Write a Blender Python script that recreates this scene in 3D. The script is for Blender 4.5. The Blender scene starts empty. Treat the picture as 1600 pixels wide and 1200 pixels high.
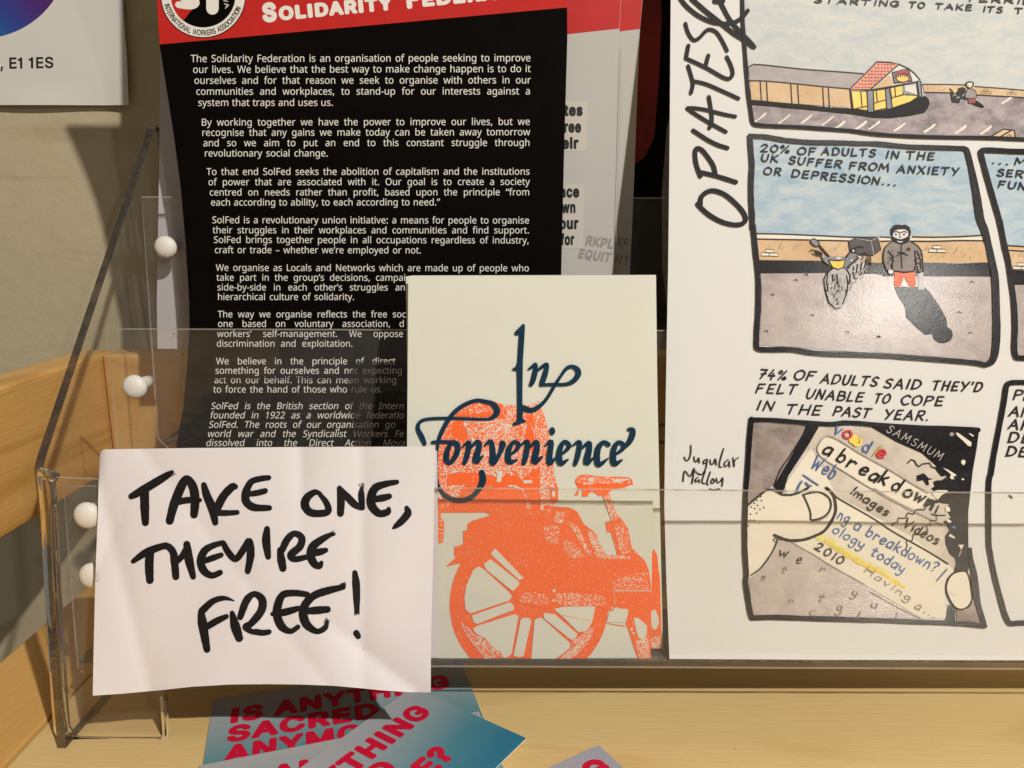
import bpy, math, random
from mathutils import Vector as V, Matrix
from mathutils.geometry import delaunay_2d_cdt
random.seed(7)
R = math.radians
sc = bpy.context.scene
COL = sc.collection

# ------------------------------------------------------------------ camera
HC = 0.182                                  # camera height above the rack board, metres
PITCH = R(12.0)
CP, SP = math.cos(PITCH), math.sin(PITCH)
cam_data = bpy.data.cameras.new('camera')
cam_data.sensor_width = 36.0
cam_data.lens = 27.0
cam_data.clip_start = 0.005
cam_data.clip_end = 20.0
cam = bpy.data.objects.new('camera', cam_data)
COL.objects.link(cam)
cam.location = (0, 0, HC)
cam.rotation_euler = (R(90) - PITCH, 0, 0)
sc.camera = cam
EYE = V((0, 0, HC))

# ------------------------------------------------------------------ light of the room
world = bpy.data.worlds.new('World')
sc.world = world
world.use_nodes = True
bg = world.node_tree.nodes['Background']
bg.inputs[0].default_value = (1.0, 0.93, 0.85, 1)
bg.inputs[1].default_value = 0.14

def lamp(name, direction, dist, power, radius, colour, target=V((0.02, 0.27, 0.12))):
    d = bpy.data.lights.new(name, 'SPOT')
    d.energy = power
    d.shadow_soft_size = radius
    d.color = colour
    d.spot_size = R(80)
    d.spot_blend = 0.6
    o = bpy.data.objects.new(name, d)
    COL.objects.link(o)
    dv = V(direction).normalized()
    o.location = target + dv * dist
    o.rotation_euler = (-dv).to_track_quat('-Z', 'Y').to_euler()
    return o
lamp('ceiling_spotlight', (0.418, -0.643, 0.643), 1.5, 86, 0.014, (1.0, 0.945, 0.875))
lamp('room_spotlight', (0.792, -1.512, 0.548), 1.79, 10, 0.020, (1.0, 0.95, 0.89), V((0.14, 0.29, 0.152)))

vs = sc.view_settings
vs.view_transform = 'Standard'
vs.look = 'None'
vs.exposure = 0.0
vs.gamma = 1.0
vs.use_curve_mapping = False
sc.render.engine = 'CYCLES'
cy = sc.cycles
cy.use_denoising = True
try:
    cy.denoiser = 'OPENIMAGEDENOISE'
    cy.denoising_input_passes = 'RGB_ALBEDO_NORMAL'
    cy.denoising_prefilter = 'ACCURATE'
except Exception:
    pass
cy.max_bounces = 12
cy.diffuse_bounces = 4
cy.glossy_bounces = 4
cy.transmission_bounces = 8
cy.transparent_max_bounces = 32
cy.caustics_reflective = False
cy.caustics_refractive = False
sc.render.film_transparent = False

# ------------------------------------------------------------------ things, parts, tags
def thing(name, label, cat, loc=(0, 0, 0), rotz=0.0, group=None, kind=None):
    o = bpy.data.objects.new(name, None)
    COL.objects.link(o)
    o.empty_display_size = 0.02
    o.location = loc
    o.rotation_euler = (0, 0, rotz)
    o['label'] = label
    o['category'] = cat
    if group: o['group'] = group
    if kind: o['kind'] = kind
    return o

def mesh_obj(name, verts, faces, mats, midx=None, parent=None, smooth=False):
    """verts in world space; stored relative to the thing (or part) that owns them"""
    me = bpy.data.meshes.new(name)
    inv = Matrix.Identity(4)
    if parent is not None:
        inv = world_of(parent).inverted()
    me.from_pydata([tuple(inv @ V(v)) for v in verts], [], faces)
    for m in mats: me.materials.append(m)
    if midx:
        me.polygons.foreach_set('material_index', midx)
    if smooth:
        me.polygons.foreach_set('use_smooth', [True] * len(me.polygons))
    me.update()
    o = bpy.data.objects.new(name, me)
    COL.objects.link(o)
    if parent is not None: o.parent = parent
    return o

def world_of(o):
    m = o.matrix_basis.copy()
    while o.parent is not None:
        o = o.parent
        m = o.matrix_basis @ m
    return m

# ------------------------------------------------------------------ picture rays -> points on real surfaces
def ray(x, y):
    dx, dy = (x - 800) / 1200.0, (600 - y) / 1200.0
    return V((dx, CP + dy * SP, -SP + dy * CP))

def at_Y(x, y, Y):
    r = ray(x, y)
    return EYE + r * (Y / r.y)

def at_Z(x, y, Z=0.0):
    r = ray(x, y)
    return EYE + r * ((Z - HC) / r.z)

def at_X(x, y, X):
    r = ray(x, y)
    return EYE + r * (X / r.x)

def lerp_table(tab, r):
    if r <= tab[0][0]: 
        (a, A), (b, B) = tab[0], tab[1]
    elif r >= tab[-1][0]:
        (a, A), (b, B) = tab[-2], tab[-1]
    else:
        for i in range(len(tab) - 1):
            if tab[i][0] <= r <= tab[i + 1][0]:
                (a, A), (b, B) = tab[i], tab[i + 1]
                break
    return A + (B - A) * (r - a) / (b - a)

def leaning(row0, Y0, tilts, lo=-500, hi=1300):
    """a sheet ruled from left to right, standing at distance Y0 in row row0 and leaning back by tilts (row, degrees)"""
    def g(r):
        dy = (600 - r) / 1200.0
        return (-SP + dy * CP) / (CP + dy * SP)
    def tl(r):
        if r <= tilts[0][0]: return tilts[0][1]
        if r >= tilts[-1][0]: return tilts[-1][1]
        return lerp_table(tilts, r)
    step = 4
    Y = {row0: Y0}
    r = row0
    while r < hi:
        t = math.tan(R(tl(r + step / 2)))
        Y[r + step] = Y[r] * (1 - t * g(r)) / (1 - t * g(r + step))
        r += step
    r = row0
    while r > lo:
        t = math.tan(R(tl(r - step / 2)))
        Y[r - step] = Y[r] * (1 - t * g(r)) / (1 - t * g(r - step))
        r -= step
    keys = sorted(Y)
    base = keys[0]
    vals = [Y[k] for k in keys]
    def f(row):
        u = (row - base) / step
        i = min(max(int(math.floor(u)), 0), len(vals) - 2)
        return vals[i] + (vals[i + 1] - vals[i]) * (u - i)
    return f

def surface(Yof, ripple=None):
    def s(x, y, off=0.0):
        Y = Yof(y)
        if ripple: Y += ripple(x, y)
        p = at_Y(x, y, Y)
        if off: p = p + (EYE - p).normalized() * off
        return p
    return s

def table_surface(tab, ripple=None):
    return surface(lambda r: lerp_table(tab, r), ripple)

def frame_surface(root):
    m = world_of(root)
    def s(x, y, off=0.0):
        return m @ V((x, y, off))
    return s

# ------------------------------------------------------------------ letter shapes
HUMAN = {
 'A': [512,[437,0,368,177,141,177,73,0,0,0,224,575,289,575,512,0],[282,415,274,438,263,473,255,500,247,468,238,438,230,415,165,241,346,241]],
 'B': [521,[241,573,307,569,361,558,404,541,434,515,453,478,459,431,457,409,453,389,446,371,437,354,424,340,409,328,392,317,372,309,350,304,350,300,373,295,395,288,415,279,433,267,448,253,461,236,470,215,476,191,478,163,475,130,467,100,454,74,436,52,413,33,385,19,354,8,318,2,279,0,78,0,78,573],[256,329,300,331,334,339,357,352,372,371,381,394,384,423,380,451,369,474,351,490,324,502,289,509,245,511,150,511,150,329],[150,269,150,61,265,61,311,64,346,74,371,91,388,112,398,138,401,168,399,188,395,205,388,221,377,235,362,247,344,256,321,263,293,267,260,269]],
 'C': [507,[323,517,294,516,266,510,241,502,217,490,196,474,178,456,162,434,149,410,139,383,131,353,127,321,125,286,128,241,135,200,147,164,164,132,186,105,213,83,244,68,281,58,322,55,394,62,460,78,460,15,393,-2,312,-8,257,-4,208,8,166,28,130,56,101,90,78,131,62,178,52,230,49,287,51,329,57,369,67,406,81,440,99,471,120,499,145,523,174,543,206,559,242,571,281,578,324,581,353,580,381,577,409,572,435,565,460,557,482,547,453,486,394,508,372,513,348,516]],
 'D': [585,[536,292,533,231,521,177,501,131,474,91,439,58,399,33,351,15,297,4,237,0,78,0,78,573,254,573,309,569,359,558,404,540,443,516,476,484,502,446,521,401,533,350],[460,289,457,337,449,379,435,415,416,444,391,469,361,487,327,500,287,508,244,511,150,511,150,62,228,62,299,68,357,87,402,119,434,164,454,220]],
 'E': [446,[398,0,78,0,78,573,398,573,398,509,150,509,150,330,383,330,383,268,150,268,150,63,398,63]],
 'F': [416,[150,0,78,0,78,573,398,573,398,509,150,509,150,306,383,306,383,243,150,243]],
 'G': [584,[326,302,524,302,524,22,431,-1,323,-8,267,-4,217,8,173,28,136,55,105,89,81,130,63,176,52,229,49,286,53,343,65,395,84,442,111,482,145,517,186,544,233,564,286,577,346,581,377,580,407,577,437,572,516,547,489,484,421,508,395,513,369,516,342,517,298,514,259,505,225,489,195,468,170,441,150,409,136,373,127,332,124,286,127,243,134,202,146,166,164,133,187,106,216,84,251,68,292,58,340,55,404,59,452,68,452,238,326,238]],
 'H': [594,[516,0,443,0,443,267,150,267,150,0,78,0,78,573,150,573,150,330,443,330,443,573,516,573]],
 'I': [272,[239,0,32,0,32,42,99,57,99,515,32,531,32,573,239,573,239,531,172,515,172,57,239,42]],
 'J': [219,[-3,-152,-37,-150,-63,-142,-63,-81,-35,-87,-5,-89,33,-81,45,-74,54,-65,63,-53,69,-38,73,-19,74,3,74,573,146,573,146,9,144,-26,138,-56,128,-82,114,-104,96,-122,75,-135,52,-145,25,-150]],
 'K': [496,[496,0,411,0,209,273,150,222,150,0,78,0,78,573,150,573,150,290,199,345,249,399,403,573,488,573,261,323]],
 'L': [420,[78,0,78,573,150,573,150,64,400,64,400,0]],
 'M': [727,[330,0,142,502,139,502,142,461,144,407,144,347,144,0,78,0,78,573,184,573,361,103,364,103,544,573,650,573,650,0,578,0,578,352,579,408,581,460,584,501,581,501,390,0]],
 'N': [609,[532,0,447,0,141,476,138,476,141,432,143,378,144,320,144,0,78,0,78,573,161,573,467,99,470,99,468,137,466,193,464,249,464,573,532,573]],
 'O': [626,[577,287,576,244,570,204,561,166,547,132,531,101,510,73,486,49,459,29,428,13,393,1,355,-6,314,-8,271,-6,232,1,196,13,165,29,138,49,114,73,94,101,78,132,65,167,56,204,51,245,49,288,52,344,62,396,78,442,100,482,130,517,166,545,208,565,258,577,314,581,369,577,417,565,459,545,495,517,524,483,547,442,564,396,574,344],[125,287,127,241,134,200,145,163,161,131,182,104,207,83,238,67,273,58,314,55,354,58,390,67,420,83,445,104,465,131,481,163,492,200,499,241,501,287,496,354,481,411,456,457,421,491,373,511,314,518,274,515,238,506,207,490,182,469,161,443,145,411,134,374,127,333]],
 'P': [485,[229,573,297,568,352,553,393,528,421,495,439,454,444,404,443,381,439,358,433,336,423,316,411,296,395,278,375,262,351,249,324,238,292,230,256,225,216,223,150,223,150,0,78,0,78,573],[223,511,150,511,150,285,208,285,242,286,272,290,298,296,320,306,338,318,352,334,362,352,368,375,370,401,366,435,354,462,334,484,306,499,269,508]],
 'Q': [626,[577,287,575,242,569,200,559,160,544,124,525,92,503,64,476,40,445,21,411,6,548,-136,444,-136,334,-7,324,-8,314,-8,271,-6,232,1,196,13,165,29,138,49,114,73,94,101,78,132,65,167,56,204,51,245,49,288,52,344,62,396,78,442,100,482,130,517,166,545,208,565,258,577,314,581,369,577,417,565,459,545,495,517,524,483,547,442,564,396,574,344],[125,287,127,241,134,200,145,163,161,131,182,104,207,83,238,67,273,58,314,55,354,58,390,67,420,83,445,104,465,131,481,163,492,200,499,241,501,287,496,354,481,411,456,457,421,491,373,511,314,518,274,515,238,506,207,490,182,469,161,443,145,411,134,374,127,333]],
 'R': [499,[236,573,281,571,320,565,353,555,381,540,404,522,422,500,434,474,442,444,444,410,442,381,437,356,427,334,415,315,401,298,385,285,330,257,487,0,403,0,264,237,150,237,150,0,78,0,78,573],[232,510,150,510,150,298,236,298,278,301,312,310,338,325,355,347,366,374,370,407,368,430,363,450,355,467,343,480,328,491,310,500,287,505,261,509]],
 'S': [440,[403,153,400,121,392,92,378,66,359,44,335,26,307,11,274,1,238,-6,198,-8,137,-5,83,4,41,19,41,88,113,65,142,59,171,56,201,55,228,56,252,60,273,66,290,74,305,85,316,98,324,113,329,129,330,147,329,164,325,180,318,194,308,207,295,218,277,230,196,265,131,294,114,305,98,317,85,330,74,344,65,359,57,375,52,393,49,413,48,435,51,464,58,490,71,513,89,533,110,550,136,563,165,573,197,579,231,581,262,580,290,577,318,572,389,549,366,487,302,508,278,513,254,516,229,517,207,516,187,513,169,507,155,499,142,489,133,478,126,464,122,450,121,434,122,416,126,400,133,386,143,373,156,362,172,351,246,318,278,306,307,293,332,279,353,264,371,247,385,228,395,206,401,181]],
 'T': [446,[259,0,187,0,187,509,8,509,8,573,437,573,437,509,259,509]],
 'U': [586,[513,202,511,164,503,128,489,95,470,65,446,40,416,20,380,4,338,-5,290,-8,225,-2,171,18,128,50,97,93,78,144,72,204,72,573,144,573,144,201,148,158,161,122,182,93,211,72,248,59,294,55,327,57,355,63,379,73,399,88,415,105,427,126,435,149,440,174,442,202,442,573,513,573]],
 'V': [481,[481,573,277,0,204,0,0,573,75,573,204,205,220,160,231,119,241,80,250,119,262,161,277,207,405,573]],
 'W': [746,[735,573,583,0,510,0,399,375,389,410,380,443,373,471,370,488,367,471,361,443,352,409,342,373,234,0,161,0,10,573,85,573,174,223,183,186,190,151,196,118,201,87,206,119,213,154,222,191,232,227,333,573,407,573,512,225,523,187,532,151,538,117,544,87,550,129,560,175,572,224,660,573]],
 'X': [470,[467,0,385,0,233,249,79,0,3,0,193,298,15,573,95,573,236,348,377,573,453,573,276,300]],
 'Y': [454,[227,291,376,573,454,573,263,222,263,0,191,0,191,219,0,573,79,573]],
 'Z': [459,[427,0,30,0,30,55,332,508,40,508,40,573,419,573,419,518,118,64,427,64]],
 'a': [450,[231,437,279,433,318,422,347,403,368,375,381,338,385,293,385,0,334,0,320,61,317,61,279,22,265,13,250,5,234,-1,172,-8,148,-7,124,-2,103,6,84,16,68,30,55,48,45,68,39,92,37,119,43,159,59,192,87,219,127,238,179,251,243,257,316,259,316,285,313,317,306,342,293,359,275,371,253,378,227,380,205,379,183,376,163,370,106,347,84,400,151,426,177,432,204,436],[252,208,204,203,167,195,141,182,124,165,113,144,110,119,112,97,120,79,132,66,148,56,167,51,188,49,223,52,253,62,279,79,299,103,311,134,315,172,315,210]],
 'b': [493,[139,461,138,410,135,373,139,373,153,390,169,405,189,419,213,429,240,435,272,437,322,431,365,412,401,381,428,338,444,283,449,215,447,168,439,127,427,91,410,61,390,36,365,17,337,3,306,-5,272,-8,240,-6,213,0,189,10,169,24,153,38,139,55,133,55,119,0,68,0,68,609,139,609],[260,379,231,377,207,371,188,361,172,348,159,330,150,308,144,282,140,252,139,217,139,214,142,165,150,125,165,93,187,69,219,55,261,51,297,55,325,69,348,93,363,126,373,166,376,216,373,265,363,306,348,338,325,360,296,374]],
 'c': [385,[241,-8,204,-5,170,2,139,15,112,34,88,58,69,87,55,123,47,165,44,213,47,262,56,305,71,342,90,372,114,396,142,415,174,428,208,435,245,438,309,431,358,415,337,356,292,370,244,376,217,374,193,368,172,358,155,343,141,325,131,303,123,277,119,247,117,213,119,181,123,152,131,126,141,104,155,86,172,71,191,61,214,55,240,53,302,60,351,78,351,15,304,-2]],
 'd': [493,[221,-8,171,-2,128,17,92,48,65,91,49,146,44,214,49,282,66,338,93,381,128,413,171,432,221,438,243,437,262,434,280,429,323,407,354,374,359,374,356,405,354,438,354,609,425,609,425,0,368,0,358,58,354,58,323,24,279,1,262,-4,242,-7],[232,51,273,55,305,67,328,88,343,117,352,154,355,200,355,213,352,263,343,304,329,336,306,360,274,375,231,379,196,374,168,359,146,334,130,300,120,260,117,213,120,165,130,125,146,93,168,69,197,55]],
 'e': [452,[234,438,269,435,301,427,329,414,354,396,374,373,390,346,402,315,409,281,411,244,411,201,117,201,122,157,134,119,154,90,181,69,215,56,254,52,327,60,392,82,392,20,327,-1,251,-8,212,-5,176,3,143,17,114,36,90,61,70,91,56,126,47,167,44,212,47,257,55,297,68,333,86,364,108,390,134,411,164,426,198,435],[233,380,202,377,175,366,154,348,137,323,125,293,119,257,338,257,336,281,333,302,326,322,318,338,306,353,292,364,276,373,256,378]],
 'f': [276,[266,375,158,375,158,0,87,0,87,375,12,375,12,408,87,432,87,457,89,492,95,522,104,547,116,568,132,585,152,597,174,606,199,612,227,613,274,609,310,599,292,544,262,552,228,556,206,553,189,545,175,532,166,513,160,489,158,458,158,430,266,430]],
 'g': [493,[221,438,248,436,273,431,297,422,319,409,338,393,355,373,359,373,369,430,425,430,425,-7,423,-46,416,-80,404,-109,388,-135,367,-155,341,-172,310,-183,274,-190,233,-192,147,-186,78,-165,78,-100,99,-110,123,-118,149,-125,177,-130,206,-133,237,-134,271,-130,300,-119,324,-101,341,-77,352,-48,355,-13,355,4,356,32,358,57,354,57,338,37,320,21,299,8,275,-1,250,-6,221,-8,170,-2,126,18,91,51,65,95,49,149,44,214,49,278,65,332,91,377,126,411,169,431],[230,379,207,376,187,370,169,359,153,344,140,326,130,303,123,277,119,247,117,213,120,165,130,124,146,92,169,68,197,54,232,50,253,51,271,53,288,58,303,65,315,74,326,85,336,98,343,113,349,131,356,197,356,214,355,251,350,282,343,309,332,331,319,348,302,362,281,371,257,377]],
 'h': [496,[139,431,138,399,135,370,140,370,149,385,161,397,174,407,221,429,273,437,306,435,335,430,360,421,382,408,399,391,413,370,423,344,429,314,431,280,431,0,361,0,361,275,358,307,351,333,338,353,319,367,295,376,265,379,235,377,210,370,189,360,173,347,160,329,150,308,144,283,140,254,139,222,139,0,68,0,68,609,139,609]],
 'i': [207,[139,430,139,0,68,0,68,430],[104,591,115,590,124,586,133,580,140,572,144,560,145,546,144,532,140,521,133,512,124,506,115,502,104,501,93,502,83,506,75,512,68,521,64,532,63,546,64,560,68,572,75,580,83,586,93,590]],
 'j': [207,[18,-192,-18,-190,-44,-183,-44,-126,-19,-132,9,-134,25,-132,39,-128,51,-120,61,-108,66,-90,68,-67,68,430,139,430,139,-64,137,-90,133,-113,126,-133,116,-151,103,-166,87,-177,67,-186,44,-191],[63,546,64,560,68,572,75,580,83,586,93,590,104,591,115,590,124,586,133,580,140,572,144,560,145,546,144,532,140,521,133,512,124,506,115,502,104,501,93,502,83,506,75,512,68,521,64,532]],
 'k': [428,[138,291,137,257,135,221,138,221,152,240,172,264,189,285,326,430,409,430,235,246,421,0,336,0,187,200,138,158,138,0,68,0,68,609,138,609]],
 'l': [207,[139,0,68,0,68,609,139,609]],
 'm': [750,[540,438,584,434,621,421,649,401,669,371,681,330,685,280,685,0,615,0,615,277,613,308,606,333,594,353,577,367,555,376,528,379,490,374,460,362,438,342,423,315,414,280,411,237,411,0,342,0,342,277,341,298,337,317,332,333,325,347,315,359,303,367,289,374,272,377,253,379,227,377,204,370,185,360,170,347,158,329,150,308,144,283,140,255,139,223,139,0,68,0,68,430,125,430,136,371,140,371,149,385,160,398,173,409,217,431,266,438,298,436,325,430,349,420,369,406,386,388,398,366,402,366,418,388,438,406,461,420,486,430,512,436]],
 'n': [496,[275,438,322,434,361,421,391,401,413,371,426,330,431,280,431,0,361,0,361,275,358,307,351,333,338,353,319,367,295,376,265,379,222,374,189,361,166,338,151,308,142,269,139,223,139,0,68,0,68,430,125,430,136,371,140,371,150,385,162,398,175,409,222,431]],
 'o': [485,[442,216,440,181,436,150,428,121,417,95,404,71,388,51,369,33,348,18,324,7,299,-1,271,-6,241,-8,214,-6,188,-1,163,7,140,18,119,33,100,51,84,71,70,95,59,121,51,150,46,181,44,216,47,261,55,301,68,336,87,367,110,392,137,412,169,426,204,435,244,438,281,435,316,426,347,412,374,392,398,367,417,336,431,301,439,261],[117,216,119,184,123,154,130,128,141,105,155,86,172,71,192,59,216,53,243,51,270,53,294,59,314,71,331,86,345,105,356,128,363,154,367,184,369,216,367,248,363,277,355,303,345,325,331,344,314,359,294,370,270,376,242,379,202,374,171,359,147,335,130,303,120,263]],
 'p': [493,[273,438,322,432,365,413,401,383,428,339,444,284,449,216,447,170,439,129,427,93,410,62,390,37,365,17,337,3,306,-5,272,-8,251,-7,231,-4,213,1,170,24,139,55,134,55,137,20,139,-16,139,-192,68,-192,68,430,126,430,136,371,139,371,170,405,182,414,197,422,213,429,231,434,251,437],[260,379,233,377,210,371,190,362,174,349,161,333,152,313,145,289,141,261,139,229,139,216,140,182,144,152,150,126,159,103,172,85,188,70,208,59,233,53,261,51,286,53,308,60,326,72,341,88,354,108,364,131,371,157,375,186,376,217,373,262,363,302,348,334,325,359,296,374]],
 'q': [493,[354,-9,355,25,358,58,354,58,340,40,323,25,303,11,279,1,251,-6,219,-8,170,-2,128,17,93,48,66,91,49,146,44,214,47,261,54,302,67,338,83,368,104,393,129,413,157,427,188,435,221,438,253,436,280,429,304,419,324,405,341,389,355,371,358,371,369,430,425,430,425,-192,354,-192],[233,51,260,52,284,58,304,67,320,79,333,96,342,116,349,140,353,168,355,199,355,213,352,263,343,305,328,337,305,361,273,375,231,379,196,374,167,359,145,334,130,300,120,260,117,213,120,165,130,126,146,93,168,70,197,55]],
 'r': [331,[269,438,295,437,319,433,310,368,287,372,264,374,248,373,232,369,217,363,202,355,189,346,176,334,166,321,156,305,149,289,143,270,140,251,139,229,139,0,68,0,68,430,126,430,134,351,137,351,170,395,183,407,198,418,214,426,231,433,249,437]],
 's': [384,[348,119,346,92,339,69,327,49,311,32,292,18,268,6,241,-2,210,-6,176,-8,99,-1,42,19,42,83,104,60,128,54,153,50,178,49,211,51,236,57,256,66,269,79,277,94,280,112,279,123,276,132,271,141,239,167,174,196,103,228,84,239,69,252,57,266,48,283,43,302,41,324,46,358,61,386,85,408,118,425,157,435,202,438,275,430,339,409,315,353,258,372,197,380,171,379,149,374,131,366,118,356,111,343,108,328,109,317,113,307,119,298,154,274,219,246,289,215,306,203,321,191,333,176,341,159,346,140]],
 't': [289,[212,50,245,53,272,59,272,5,240,-4,200,-8,178,-7,157,-3,138,4,120,13,104,27,91,44,82,66,76,93,74,125,74,375,13,375,13,409,75,437,103,528,144,528,144,430,269,430,269,375,144,375,144,127,146,103,153,83,163,69,177,58,193,52]],
 'u': [496,[427,430,427,0,370,0,359,57,356,57,346,43,334,31,321,20,273,-1,220,-8,187,-6,159,-1,134,8,112,21,95,38,81,59,71,85,65,114,63,148,63,430,135,430,135,153,137,122,145,96,158,76,176,62,200,53,230,51,260,53,285,59,306,69,323,82,336,100,345,121,352,146,356,175,357,206,357,430]],
 'v': [407,[163,0,0,430,75,430,167,176,180,137,193,96,201,63,204,63,214,96,227,138,241,176,332,430,407,430,244,0]],
 'w': [630,[346,243,336,276,328,308,321,335,316,357,313,357,308,335,302,307,294,275,284,242,207,1,127,1,9,431,82,431,141,201,153,154,163,109,169,73,172,73,178,97,185,128,193,160,201,188,277,431,354,431,428,188,440,149,451,109,457,74,460,74,466,108,477,153,489,201,549,431,621,431,502,1,419,1]],
 'x': [424,[170,220,22,430,102,430,213,268,322,430,402,430,253,220,410,0,330,0,213,172,94,0,14,0]],
 'y': [409,[1,430,76,430,169,185,184,144,196,105,205,68,209,68,224,121,245,186,333,430,409,430,224,-59,213,-85,201,-108,188,-130,173,-148,157,-164,138,-176,117,-185,94,-191,67,-192,34,-190,9,-186,9,-130,30,-133,56,-135,72,-134,86,-131,99,-126,110,-118,121,-110,130,-99,152,-59,174,-2]],
 'z': [377,[346,0,31,0,31,47,262,375,45,375,45,430,340,430,340,377,112,55,346,55]],
 '0': [459,[419,287,418,242,415,201,409,163,401,128,390,97,376,70,359,47,339,27,316,12,290,1,261,-6,229,-8,188,-4,153,8,122,27,97,54,76,88,60,129,48,176,42,229,39,287,41,346,48,399,58,446,73,486,93,520,119,547,149,566,186,578,229,581,269,578,304,566,335,547,361,520,382,486,399,446,410,399,417,346],[110,287,111,238,115,194,121,156,131,125,143,98,159,78,178,64,202,55,229,52,256,55,279,64,298,78,314,98,326,124,336,156,343,194,347,238,348,287,347,336,343,380,336,417,326,449,314,475,298,495,279,510,256,518,229,521,202,518,178,510,159,495,143,475,131,449,121,417,115,380,111,336]],
 '1': [459,[285,0,216,0,216,400,216,439,217,470,219,499,196,477,169,455,108,405,71,452,226,573,285,573]],
 '2': [459,[417,0,38,0,38,59,188,210,261,287,280,309,295,331,306,353,315,376,320,399,322,424,318,453,309,477,294,496,273,510,249,518,221,520,194,519,169,514,147,506,83,466,45,513,94,548,153,572,174,577,197,580,221,581,255,579,285,572,313,562,336,548,356,531,372,510,384,485,391,458,394,428,392,399,386,371,375,344,361,318,344,292,324,267,247,185,128,67,128,64,417,64]],
 '3': [459,[395,439,394,414,389,392,381,372,370,355,356,339,340,326,321,316,300,307,277,302,277,298,319,290,353,276,379,255,398,229,409,198,413,163,410,131,403,101,390,74,371,50,348,30,318,14,283,2,241,-6,193,-8,110,-1,85,5,60,13,36,23,36,89,61,78,87,69,114,61,141,56,168,52,194,51,241,55,278,65,305,81,324,104,335,132,339,164,337,187,331,206,320,223,306,236,288,247,265,255,240,261,211,264,179,265,123,265,123,326,180,326,209,327,236,332,259,339,278,350,294,362,307,377,316,394,321,413,323,434,320,460,311,481,295,498,274,511,249,519,219,521,164,515,117,498,75,473,39,521,61,537,87,550,115,563,147,573,181,579,218,581,273,576,317,563,352,540,376,511,390,477]],
 '4': [459,[443,130,359,130,359,0,291,0,291,130,17,130,17,190,286,576,359,576,359,193,443,193],[291,374,291,412,293,444,294,474,295,500,292,500,276,468,257,438,86,193,291,193]],
 '5': [459,[221,351,258,349,292,342,322,331,349,316,371,297,389,274,402,247,410,217,413,183,410,145,402,111,387,81,368,54,343,32,314,15,280,2,242,-5,199,-8,116,0,91,6,70,14,51,23,51,90,71,79,95,70,121,62,148,57,174,53,200,52,227,54,252,58,274,65,293,76,310,89,323,106,333,126,339,149,341,176,337,210,325,239,306,262,279,279,243,289,197,292,146,288,99,280,64,302,86,573,373,573,373,508,146,508,132,342,169,348]],
 '6': [459,[44,245,51,342,57,374,64,404,75,433,87,461,103,486,121,510,143,530,168,548,196,562,228,572,265,578,306,581,344,579,377,573,377,513,344,520,308,523,273,521,242,515,216,504,193,491,173,474,158,454,145,431,134,407,127,380,115,291,119,291,150,326,163,335,178,343,194,350,213,355,233,357,255,358,287,356,316,349,342,338,365,322,384,303,400,279,412,251,419,220,421,184,419,147,411,112,399,82,382,55,361,33,336,15,307,2,275,-5,239,-8,212,-6,187,-1,163,7,140,19,119,35,101,54,84,76,70,103,59,133,51,166,46,204],[238,51,270,55,297,66,320,84,337,109,348,143,351,184,348,218,339,247,324,271,302,289,274,300,241,303,217,301,195,296,175,287,157,276,143,263,131,248,122,232,117,215,115,198,123,146,146,99,158,85,170,74,185,64,201,57,219,53]],
 '7': [459,[109,0,344,508,35,508,35,573,419,573,419,518,187,0]],
 '8': [459,[229,581,261,579,291,574,318,565,341,553,362,538,378,519,390,497,398,472,400,443,399,421,394,401,385,383,374,367,361,352,346,338,291,303,355,265,373,250,389,234,401,216,411,196,417,173,419,148,416,118,408,90,395,65,378,44,356,26,330,11,300,1,267,-6,231,-8,192,-6,157,0,126,10,100,24,78,42,61,63,49,87,42,115,39,146,41,171,47,194,56,214,68,232,82,249,99,264,158,299,107,336,93,350,81,366,71,383,64,401,59,422,58,444,60,472,68,497,80,518,97,537,117,552,141,565,168,573,197,579],[108,145,112,119,121,96,138,76,161,60,192,51,229,48,265,51,295,60,319,76,336,96,346,120,350,148,348,166,343,182,335,197,324,211,310,223,293,235,229,265,217,270,157,237,142,225,130,212,121,197,114,182,110,164],[228,524,200,521,176,514,155,502,139,486,130,466,127,441,128,422,133,406,141,391,151,379,164,367,179,357,232,330,282,357,296,367,307,379,317,392,325,406,329,423,330,441,327,466,318,486,302,502,282,514,257,521]],
 '9': [459,[417,328,410,231,405,199,397,168,387,139,374,112,358,86,340,63,318,42,293,25,265,11,232,0,195,-6,154,-8,117,-6,82,0,82,60,115,53,152,50,188,52,218,58,245,68,268,82,287,99,303,118,316,141,327,165,334,192,346,281,341,281,310,247,297,238,282,230,266,223,247,218,227,215,204,214,173,216,144,223,118,235,95,250,76,270,61,294,49,321,42,352,40,387,43,426,50,460,63,491,80,517,101,540,127,557,156,570,188,578,223,581,250,579,275,574,299,565,322,553,342,537,361,518,377,495,391,469,402,439,410,406,415,369],[223,521,192,518,165,507,142,488,124,463,113,429,110,388,113,354,122,325,137,301,158,284,186,273,220,269,244,271,266,276,286,285,304,296,318,310,330,325,339,341,344,358,346,374,338,426,315,474,304,487,291,499,277,508,260,516,242,520]],
 ',': [215,[154,84,136,23,111,-42,85,-103,33,-103,49,-38,63,31,73,93,148,93]],
 '.': [215,[58,43,59,61,64,75,72,85,82,92,94,96,107,97,120,96,132,92,142,85,151,75,156,61,157,43,156,26,151,12,142,2,132,-6,120,-10,107,-11,94,-10,82,-6,72,2,64,12,59,26]],
 '-': [258,[32,184,32,246,226,246,226,184]],
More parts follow.
